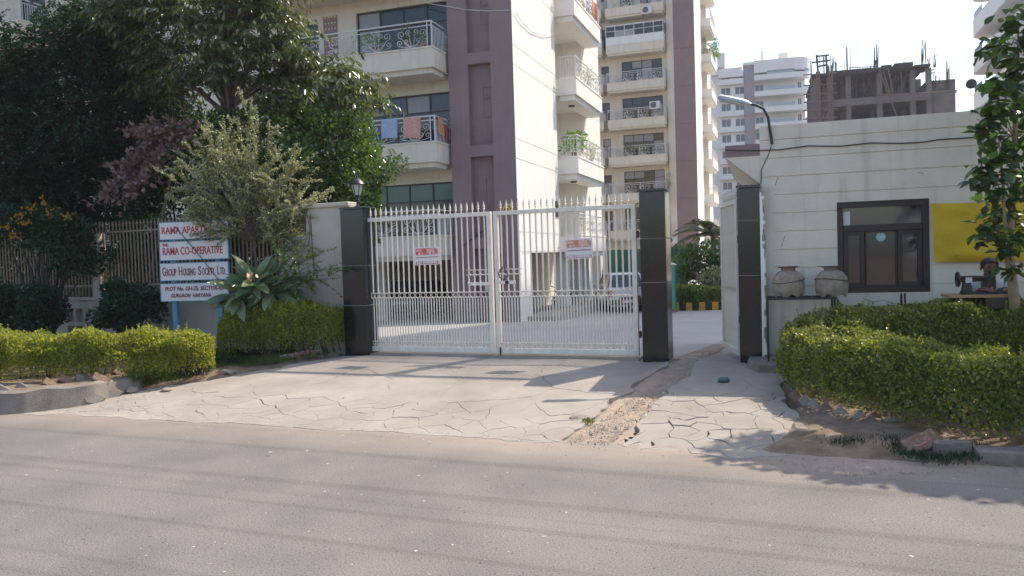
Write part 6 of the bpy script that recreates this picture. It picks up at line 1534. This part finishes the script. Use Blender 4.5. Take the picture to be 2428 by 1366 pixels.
for s_ in (-1, 1):
    sh = jt((s_ * .165, -.03, zs_), .062, ub); el = jt((s_ * .26, -.14, zs_ - .20), .044, sh); wr_ = jt((s_ * .13, -.36, ztab + .06), .028, el); pa = jt((s_ * .085, -.42, ztab + .045), (.034, .02), wr_)
    for f, (dx, ln) in enumerate(((-.027, .06), (-.009, .07), (.009, .065), (.027, .05))):
        k = jt((s_ * .075 + dx, -.455 - ln * .3, ztab + .045), .0095, pa); k2 = jt((s_ * .07 + dx, -.455 - ln * .75, ztab + .03), .008, k)
    k = jt((s_ * (.05), -.42, ztab + .04), .0105, pa); k2 = jt((s_ * .035, -.455, ztab + .032), .009, k)
    hpj = jt((s_ * .09, .08, .62), .085, pel); kn = jt((s_ * .13, -.30, .60), .06, hpj); an = jt((s_ * .12, -.24, .16), .038, kn); to = jt((s_ * .12, -.40, .085), .03, an)
bm_ = skin_mesh('body', V, Ed, Rr, pel); bm_.materials.append(MATS['skin']); body = link('body', bm_, pm)
def sub_skin(name, chain, edges, rr, m): me = skin_mesh(name, chain, edges, rr, 0); me.materials.append(MATS[m]); return link(name, me, pm)
ch_ = [V[pel], V[sp1], V[ch], V[ub], (0, -.085, zs_ + .055)]; rr = [(.165, .135), (.15, .12), (.165, .125), (.12, .1), .066]; ee = [(0, 1), (1, 2), (2, 3), (3, 4)]
for s_ in (-1, 1):
    n = len(ch_); ch_ += [(s_ * .17, -.03, zs_), (s_ * .235, -.11, zs_ - .145), (s_ * .262, -.145, zs_ - .205)]; rr += [.077, .065, .062]; ee += [(3, n), (n, n + 1), (n + 1, n + 2)]
sub_skin('shirt', ch_, ee, rr, 'shirt')
ch_ = [V[pel]]; rr = [(.158, .13)]; ee = []
for s_ in (-1, 1):
    n = len(ch_); ch_ += [(s_ * .09, .08, .62), (s_ * .13, -.30, .60), (s_ * .12, -.25, .22)]; rr += [.095, .075, .06]; ee += [(0, n), (n, n + 1), (n + 1, n + 2)]
sub_skin('trousers', ch_, ee, rr, 'trousers')
q = MB()
def cap_(a, e, r_=(.092, .11, .082)): return (r_[0] * math.cos(e) * math.cos(a), -.15 + r_[1] * math.cos(e) * math.sin(a), zh + .045 + r_[2] * math.sin(e))
rg = [[cap_(a, e if math.sin(a) > -.35 else max(e, .35)) for a in np.linspace(0, 2 * math.pi, 20, endpoint=False)] for e in (-.6, -.2, .2, .55, .9, 1.25, 1.5)]
q.loft(rg, False, True); part('hair', q, 'hair', pm, True)
q = MB(); q.loft([[(w * math.cos(a), -.248 - d + .01 * math.sin(a), z) for a in np.linspace(0, 6.28, 8, endpoint=False)] for w, d, z in ((.006, -.004, zh + .03), (.01, .008, zh + .005), (.016, .02, zh - .018), (.01, .006, zh - .026))], True, True); part('nose', q, 'skin', pm, True)
q = MB()
for s_ in (-1, 1): q.lathe([(.004, -.008), (.011, -.004), (.012, .0), (.008, .006)], 8, (s_ * .032, -.246, zh + .026))
part('eyes', q, 'hair', pm, True)
q = MB(); q.tube([(-.03, -.235, zh - .048), (-.012, -.247, zh - .044), (.012, -.247, zh - .044), (.03, -.235, zh - .048)], .006, 5); q.tube([(-.035, -.232, zh - .03), (0, -.252, zh - .033), (.035, -.232, zh - .03)], .007, 5); part('moustache', q, 'hair', pm, True)
q = MB()
for s_ in (-1, 1): q.loft([[(s_ * (.082 + .012 * k), -.15 + .022 * math.cos(a) * sc, zh + .01 + .034 * math.sin(a) * sc) for a in np.linspace(0, 6.28, 10, endpoint=False)] for k, sc in ((-.3, .8), (.6, 1), (1, .7))], True, True)
part('ears', q, 'skin', pm, True)
q = MB(); q.tube([(-.06, -.13, zs_ + .06), (-.07, -.2, zs_ - .02), (-.02, -.235, zs_ - .1)], .005, 4); q.tube([(.05, -.14, zs_ + .06), (.05, -.2, zs_ - .02), (.02, -.235, zs_ - .1)], .005, 4); part('tape_measure', q, 'hair', pm)
q = frthing('stool', 'low wooden stool under the tailor', 'stool', TB, X0, .52, 0); m_ = MB(); m_.bbox(-.18, .18, -.15, .15, .46, .5, .01); part('seat', m_, 'table_wood', q)
for a in (-1, 1):
    for b in (-1, 1): m_ = MB(); m_.tube([(a * .15, b * .12, 0.0), (a * .13, b * .1, .459)], .018, 6); part('leg', m_, 'table_wood', q)
# dark cloth on the table
q = MB(); q.loft([[(x + r_ * math.cos(a), y + .8 * r_ * math.sin(a), z) for a in np.linspace(0, 6.28, 12, endpoint=False)] for x, y, r_, z in ((0, 0, .1, 0), (.01, 0, .105, .03), (.0, .01, .07, .06), (.02, 0, .03, .075))], True, True)
o = part('folded_cloth', q, 'trousers', None, True); tag(o, 'dark heap of cloth on the sewing table beside the hand', 'cloth'); o.location = TB.wld(TB.hit(2385, 690)[0], .02, ztab + .001)

# ================================================================== INNER YARD: KERB, HEDGE, PALM, CABINET, CARS
ka, kb = gndz(1588, 735), gndz(1722, 733); kd = (kb - ka); kl = kd.length; KB = Fr(ka.to_2d(), -math.degrees(math.atan2(kd.y, kd.x)))
kt = frthing('painted_kerb', 'kerb painted in black and orange blocks across the inner yard', 'kerb', KB, 0, 0, gz(ka.x, ka.y) - .06)
kp = kl * 31 / 134; n = int(9 / kp)
for i in range(-1, n):
    for j, mm in enumerate(('kerb_yellow', 'kerb_black')):
        x = (1596 - 1588) / 134 * kl + i * kp + j * kp * .48; q = MB(); q.bbox(x, x + kp * (.475 if j == 0 else .515), 0, .14, 0, .34, .012); part('kerb_block', q, mm, kt)
pb = MB(); pb.box(-.8, 9, .145, 8, 0, .22); struct('yard_bed', pb, 'soil', loc=KB.wld(0, 0, gz(ka.x, ka.y) - .06), rot=(0, 0, -KB.th))
zk_ = gz(ka.x, ka.y); Wk = lambda u, w: KB.wld(u, w)
hp_ = [(*Wk(u, .75).to_2d(), zk_ + .15, .45, .72 + .08 * math.sin(u * 2.2)) for u in np.arange(-.5, 8.6, .8)]
hedge('dark green wavy topped hedge behind the painted kerb in the yard', hp_, 'hedge_deep', 61, 1500, (.05, .08), 60)
bush('low broad leaved plants in front of the yard hedge', KB.wld(.9, .25, zk_ + .1), [(KB.wld(.9, .3, zk_ + .45), (.6, .25, .25), 20)], 1, (.1, .16), 'ficus_leaf', 62, nper=24, clumpr=.18, stem=False)
bush('broad dark leaved frangipani tree in the yard before the mauve tower column', KB.wld(2.2, 2.2, zk_), [(at(1668, 610, 34.5), (1.0, .7, .55), 30), (at(1690, 650, 34.3), (.9, .6, .55), 26), (at(1635, 645, 34.4), (.45, .4, .22), 10)], 1, (.16, .28), 'ficus_leaf', 63, nper=30, clumpr=.33, name='yard_tree', cat='tree', wr=.22)
bush('fine leaved shrub low beside the open side gate in the yard', KB.wld(2.6, 1.6, zk_), [(at(1700, 668, 33.2), (.6, .4, .45), 26)], 1, (.08, .12), 'pale_leaf', 64, nper=40, clumpr=.25)
def palm(label, base, top, n, Lf, seed, mname='palm_leaf'):
    rn = np.random.default_rng(seed); t = tree('palm_tree', label, 'palm', base); q = MB(); h_ = Vector(top) - Vector(base)
    q.tube([(0, 0, 0), h_ * .5 + Vector((.05, 0, 0)), h_], [.16, .13, .1], 8); part('trunk', q, 'bark', t, True); S, Dd, Ls = [], [], []; q = MB()
    for i in range(n):
        a = i * 2.4; el = rn.uniform(.1, 1.4); hd = np.array([math.cos(a), math.sin(a), 0]); L_ = Lf * rn.uniform(.75, 1.1); o = np.array(h_)
        pts = [o + hd * L_ * s * math.cos(el * .7) + np.array([0, 0, math.sin(el) * L_ * s - .55 * L_ * s * s]) for s in np.linspace(0, 1, 9)]; q.tube(pts, .018, 4)
        for k in range(24):
            s = .12 + .88 * k / 23; j = min(int(s * 8), 7); f = s * 8 - j; p = pts[j] * (1 - f) + pts[j + 1] * f; tg = unit((pts[j + 1] - pts[j])[None])[0]; sd = np.cross(tg, [0, 0, 1.]); sd /= max(np.linalg.norm(sd), 1e-6)
            for sg_ in (-1, 1): S.append(p); Dd.append(sd * sg_ + tg * .7 + np.array([0, 0, -.35])); Ls.append(.34 * Lf / 1.8 * (1 - .5 * abs(s - .5)))
    part('frond_stalks', q, 'bark', t, kind='stuff'); leaf_obj('fronds', np.array(S), np.array(Dd), np.tile([0, 0, 1.], (len(S), 1)), np.array(Ls), .016, mname, t, wide=.4, droop=.15); return t
p1 = at(1690, 560, 35.5); palm('feathery palm in the yard behind the frangipani, left of the side gate', (p1.x, p1.y, gz(p1.x, p1.y)), p1, 26, 1.9, 71)
p2 = at(1588, 600, 40); palm('small palm half hidden behind the free standing pillar', (p2.x, p2.y, gz(p2.x, p2.y)), p2, 14, 1.0, 72)
# green cabinet and green sheeting
p = gndz(1592, 738); Pc = at(1592, 700, 31.0); zc = gz(Pc.x, Pc.y)
t = thing('cabinet', 'green metal cabinet with a pale sloping top beside the free standing pillar', 'cabinet', (Pc.x - .25, Pc.y, zc), rad(-14)); zt4 = at(1592, 628, 31).z - zc
q = MB(); q.bbox(-.45, .42, -.4, .4, .1, zt4, .01); part('body', q, 'green_cabinet', t); q = MB(); q.prism([(-.5, zt4 + .001), (.47, zt4 + .001), (-.1, zt4 + .24), (-.5, zt4 + .24)], lambda x, z: (x, -.45, z), lambda x, z: (x, .45, z)); part('top', q, 'cabinet_top', t)
q = MB(); q.box(.421, .45, -.42, -.36, .0, zt4); q.box(-.05, -.03, -.412, -.401, .2, zt4 - .1); part('edge', q, 'green_sheet', t)
a, b = at(1441, 640, 39), at(1520, 640, 38); GS = Fr(a.to_2d(), -math.degrees(math.atan2(b.y - a.y, b.x - a.x))); zg = gz(a.x, a.y); L_ = (b - a).length + 2.2; zt5 = GS.hit(1480, 592)[1]
t = frthing('sheet_fence', 'dark green sheeting screen in the yard behind the parked white car', 'fence', GS, 0, 0, zg)
x = 0
while x < L_: 
    q = MB(); q.loft([[(x + .004, .0, 0), (x + .25, .05, 0), (x + .45, 0, 0), (x + .45, .07, 0), (x + .25, .12, 0), (x + .004, .07, 0)], [(x + .004, .0, zt5 - zg), (x + .25, .05, zt5 - zg), (x + .45, 0, zt5 - zg), (x + .45, .07, zt5 - zg), (x + .25, .12, zt5 - zg), (x + .004, .07, zt5 - zg)]], True, True); part('panel', q, 'green_sheet', t); x += .455
# cars
def car(label, P, rz, paint, L_=3.7, Wd=1.6, Hc=1.55):
    t = thing('parked_car', label, 'car', P, rz, 'cars parked in the yard')
    def sec(y, z0, z1, w0, w1, r=.12): return [(-w0, y, z0), (-w1, y, z0 + (z1 - z0) * .45), (-w1 * .97, y, z1 - r), (-w1 * .88, y, z1), (w1 * .88, y, z1), (w1 * .97, y, z1 - r), (w1, y, z0 + (z1 - z0) * .45), (w0, y, z0)]
    h = Wd / 2; q = MB(); belt = .92
    q.loft([sec(0, .36, belt - .03, h * .86, h * .93), sec(.12, .27, belt, h * .92, h), sec(.7, .25, belt, h * .92, h), (sec(2.6, .25, belt - .02, h * .92, h)), sec(2.95, .25, belt - .1, h * .9, h * .98), sec(L_ - .15, .27, .72, h * .88, h * .92), sec(L_, .36, .62, h * .8, h * .82)], True, True); part('body', q, paint, t, True)
    q = MB(); g0, g1 = [(-h * .93, .05, belt + .002), (h * .93, .05, belt + .002), (h * .93, 2.85, belt + .002), (-h * .93, 2.85, belt + .002)], [(-h * .74, .34, Hc - .05), (h * .74, .34, Hc - .05), (h * .74, 1.95, Hc - .05), (-h * .74, 1.95, Hc - .05)]
    q.loft([g0, g1, [(x * .93, y + (.06 if y < 1 else -.08), Hc) for x, y, z in g1]], False, True); part('cabin', q, paint, t)
    G = lambda a, b, c: [(a[0] + (b[0] - a[0]) * c, a[1] + (b[1] - a[1]) * c, a[2] + (b[2] - a[2]) * c) for _ in (0,)][0]
    def glass(i, j, off, lo=.12, hi=.93, m0=.06, m1=.94, name='window'):
        lp, rp = G(g0[i], g1[i], lo), G(g0[j], g1[j], lo); lp2, rp2 = G(g0[i], g1[i], hi), G(g0[j], g1[j], hi); q = MB(); o_ = Vector(off)
        pts = [Vector(G(lp, rp, m0)), Vector(G(lp, rp, m1)), Vector(G(lp2, rp2, m1)), Vector(G(lp2, rp2, m0))]; q.loft([[p + o_ for p in pts], [p + o_ * 1.6 for p in pts]], True, True); part(name, q, 'car_glass', t)
    glass(0, 1, (0, -.012, .008), name='rear_window'); glass(3, 2, (0, .012, .008), name='windscreen')
    for i, j, s_ in ((0, 3, -1), (1, 2, 1)):
        glass(i, j, (s_ * .012, 0, .004), m0=.08, m1=.34); glass(i, j, (s_ * .012, 0, .004), m0=.37, m1=.62); glass(i, j, (s_ * .012, 0, .004), m0=.65, m1=.93)
    q = MB(); q.bbox(-h * .9, h * .9, -.07, .1, .3, .5, .03); part('rear_bumper', q, 'kerb_black' if paint == 'car_white' else paint, t)
    for s_ in (-1, 1):
        q = MB(); q.bbox(s_ * h * .86 - .07, s_ * h * .86 + .07, -.03, .1, .62, .95, .02); part('tail_light', q, 'tail_red', t)
        q = MB(); q.tube([(s_ * h, 2.5, .95), (s_ * (h + .12), 2.45, 1.0)], .03, 5); q.bbox(s_ * (h + .12) - .06, s_ * (h + .12) + .06, 2.4, 2.48, .94, 1.08, .02); part('mirror', q, paint, t)
        for y in (.62, L_ - .75):
            wq = MB(); wq.lathe([(.17, -.09), (.27, -.1), (.3, -.07), (.3, .07), (.27, .1), (.17, .09)], 20); w_ = part('tyre', wq, 'tyre', t, True, loc=(s_ * (h - .11), y, .3), rot=(0, rad(90), 0)); wq = MB(); wq.lathe([(.17, .07 * s_), (.12, .085 * s_), (.03, .1 * s_)], 16); part('rim', wq, 'alloy', w_, True)
    q = MB(); q.box(-.24, .24, -.079, -.071, .38, .48); part('number_plate', q, 'sign_white', t)
    q = MB(); q.bbox(-.35, .35, -.02, -.001, .52, .6, .004); part('tailgate_handle', q, 'black_metal', t)
    return t
pc = at(1490, 748, 31.5); car('white hatchback parked with its tail to the gate, beside the free standing pillar', (pc.x, pc.y, gz(pc.x, pc.y) - .03), rad(4), 'car_white')
pc = NEAR.wld(-4.3, 3.2); c2 = car('dark car parked in the shade under the near block', (pc.x, pc.y, gz(pc.x, pc.y) - .03), rad(62), 'car_dark', Hc=1.48)
def bike(label, P, rz, g='motorcycles parked by the near block'):
    t = thing('motorcycle', label, 'motorcycle', P, rz, g)
    for y in (0, 1.28):
        q = MB(); q.tube([(0, y + .27 * math.cos(a), .29 + .27 * math.sin(a)) for a in np.linspace(0, 6.28, 22, endpoint=False)], .045, 7, closed=True); w_ = part('wheel', q, 'tyre', t, True); q = MB()
        for k in range(6): a = k * math.pi / 3; q.tube([(0, y, .29), (0, y + .24 * math.cos(a), .29 + .24 * math.sin(a))], .012, 4)
        q.lathe([(.06, -.05), (.06, .05)], 10, (0, y, .29)); part('spokes', q, 'alloy', w_)
    q = MB(); q.tube([(-.07, 0, .29), (-.07, .12, .62), (-.05, .3, .92)], .022, 6); q.tube([(.07, 0, .29), (.07, .12, .62), (.05, .3, .92)], .022, 6); q.tube([(0, .3, .85), (0, .5, .45), (0, .9, .4), (0, 1.28, .29)], .025, 6); q.tube([(0, .32, .8), (0, .8, .72), (0, 1.3, .72)], .025, 6); part('frame', q, 'iron', t)
    q = MB(); q.loft([[(x * k, y, z0 + z * k2) for x, z in ((-.1, 0), (-.13, .08), (-.06, .17), (.06, .17), (.13, .08), (.1, 0))] for y, k, k2, z0 in ((.32, .6, .8, .74), (.45, 1, 1, .72), (.65, .9, .95, .72), (.78, .55, .7, .72))], True, True); part('tank', q, 'car_dark', t, True)
    q = MB(); q.bbox(-.11, .11, .76, 1.42, .73, .82, .03); part('seat', q, 'tyre', t); q = MB(); q.bbox(-.13, .13, .5, .85, .3, .6, .03); part('engine', q, 'iron', t)
    q = MB(); q.tube([(-.36, .36, 1.04), (-.15, .28, .98), (.15, .28, .98), (.36, .36, 1.04)], .016, 6); q.tube([(-.3, .34, 1.03), (-.33, .32, 1.2)], .008, 4); q.tube([(.3, .34, 1.03), (.33, .32, 1.2)], .008, 4); q.bbox(-.38, -.27, .3, .33, 1.18, 1.26, .01); q.bbox(.27, .38, .3, .33, 1.18, 1.26, .01); part('handlebar', q, 'iron', t)
    q = MB(); q.lathe([(.02, 0), (.085, .02), (.09, .1), (.05, .16)], 12); part('headlight', q, 'alloy', t, True, loc=(0, .14, .86), rot=(rad(-90), 0, 0)); q = MB(); q.tube([(.12, .5, .3), (.14, .9, .28), (.15, 1.45, .36)], .04, 7); part('exhaust', q, 'alloy', t, True)
    q = MB(); q.loft([[(-.05, y, z), (.05, y, z), (.05, y, z + .02), (-.05, y, z + .02)] for y, z in ((-.28, .4), (-.2, .55), (0, .62), (.2, .55))], True, True); part('mudguard', q, 'car_dark', t)
    return t
pb_ = NEAR.wld(-.9, 7.3); bike('dark motorcycle with raised mirrors between the piers of the near block', (pb_.x, pb_.y, gz(pb_.x, pb_.y) - .03), rad(-25))
pb_ = NEAR.wld(-.8, 9.6); b2 = bike('second motorcycle further back by the last pier, left of the white car', (pb_.x, pb_.y, gz(pb_.x, pb_.y) - .03), rad(150))
# plants and washing on balconies
def bplant(label, fr, u, w, z, r, n, seed, m='bright_leaf', L=(.12, .24)):
    b = fr.wld(u, w, z); t = bush(label, b, [(Vector(b) + Vector((0, 0, r[2] * .6)), r, n)], 1, L, m, seed, nper=26, clumpr=.2, name='balcony_plant', cat='plant', stem=False, wr=.16, group='plants on the balconies')
    q = MB(); q.lathe([(.09, -.22), (.13, 0), (.14, .0)], 10); part('pot', q, 'clay', t); return t
zl = nlev[0] + .68
zsb = nlev[1] + .9
bplant('leafy potted palm on the lowest sunlit side balcony of the near block', NEAR, .3, 6.6, nlev[1] + .95, (.45, .6, .55), 14, 81); bplant('straggling plant in the railing of the second side balcony', NEAR, .55, 8.4, nlev[1] + .9, (.15, 1.3, .45), 16, 82, 'pale_leaf', (.05, .1))
bplant('wispy plant in the railing of the third side balcony', NEAR, .55, 8.0, nlev[2] + .9, (.15, 1.3, .3), 10, 83, 'pale_leaf', (.05, .1))
ub1, ub2 = NEAR.hit(885, 105, -.85)[0], NEAR.hit(965, 95, -.85)[0]
bplant('trailing green plant behind the scroll railing of the top front balcony', NEAR, ub1, -.8, nlev[2] + .9, (.55, .12, .3), 14, 84, 'bright_leaf', (.06, .12)); bplant('leafy plant in the middle of the top front balcony railing', NEAR, ub2, -.8, nlev[2] + .95, (.3, .12, .35), 9, 85, 'ficus_leaf', (.08, .14)); bplant('small trailing plant at the corner end of the top front balcony', NEAR, NEAR.hit(1003, 100, -.85)[0], -.85, nlev[2] + .85, (.15, .1, .3), 5, 86, 'bright_leaf', (.05, .1))
zi = min(range(len(tlev)), key=lambda k: abs(tlev[k] - TOW.hits(1680, 150, .8)[1])); 
bplant('bushy plants spilling over a high side balcony of the tower', TOW, .5, 7.6, tlev[zi] + 1.1, (.5, 2.2, .5), 34, 87, 'ficus_leaf', (.12, .24)); bplant('bright hanging plant at the outer end of the high side balcony of the tower', TOW, .7, 9.6, tlev[zi] + .9, (.35, .9, .9), 16, 88, 'bright_leaf', (.12, .22))
bplant('plant on the third tower balcony above the pillar', TOW, TOW.hit(1515, 362, -.9)[0], -.85, tlev[2] + .9, (1.6, .15, .4), 16, 89, 'ficus_leaf', (.1, .18)); bplant('plant at the right corner of the second tower balcony', TOW, TOW.hit(1583, 440, -.9)[0], -.7, tlev[1] + 1.1, (.3, .3, .6), 9, 90, 'pale_leaf', (.1, .18))
# washing on the top side balcony
def wash(label, w, m, zz, dz, ww):
    t = frthing('hanging_cloth', label, 'laundry', NEAR, .68, w, zz, 'washing on the top side balcony'); q = MB(); n = 6
    for i in range(n):
        for j in range(4):
            P = lambda a, b: (.05 + .03 * math.sin(a * 1.7 + w) * b / 4, ww * a / n + .02 * math.sin(b * 2), -dz * b / 4); q.quad(P(i, j), P(i + 1, j), P(i + 1, j + 1), P(i, j + 1))
    part('cloth', q, m, t, True); return t
for i, (w, m, l) in enumerate(((7.2, 'paper', 'white cloth drying'), (7.9, 'towel_blue', 'blue cloth drying'), (8.6, 'cloth_orange', 'bright orange cloth drying'), (9.1, 'cloth_red', 'dark red cloth drying'))): wash(l + ' on the rail of the topmost visible side balcony', w, m, nlev[3] + 1.5, .7, .45)

# ================================================================== HAZE
hz = MB(); hz.box(-260, 320, -30, 400, -1.9, 62)
hm = bpy.data.materials.new('haze'); hm.use_nodes = True; hn = hm.node_tree.nodes; hn.clear(); ho = hn.new("ShaderNodeOutputMaterial"); hv = hn.new("ShaderNodeVolumePrincipled")
hv.inputs['Density'].default_value = .0006; hv.inputs['Color'].default_value = (.93, .95, 1, 1); hv.inputs['Anisotropy'].default_value = .3; hm.node_tree.links.new(hv.outputs[0], ho.inputs['Volume']); MATS['haze'] = hm
part('haze', hz, 'haze', None, kind='stuff')
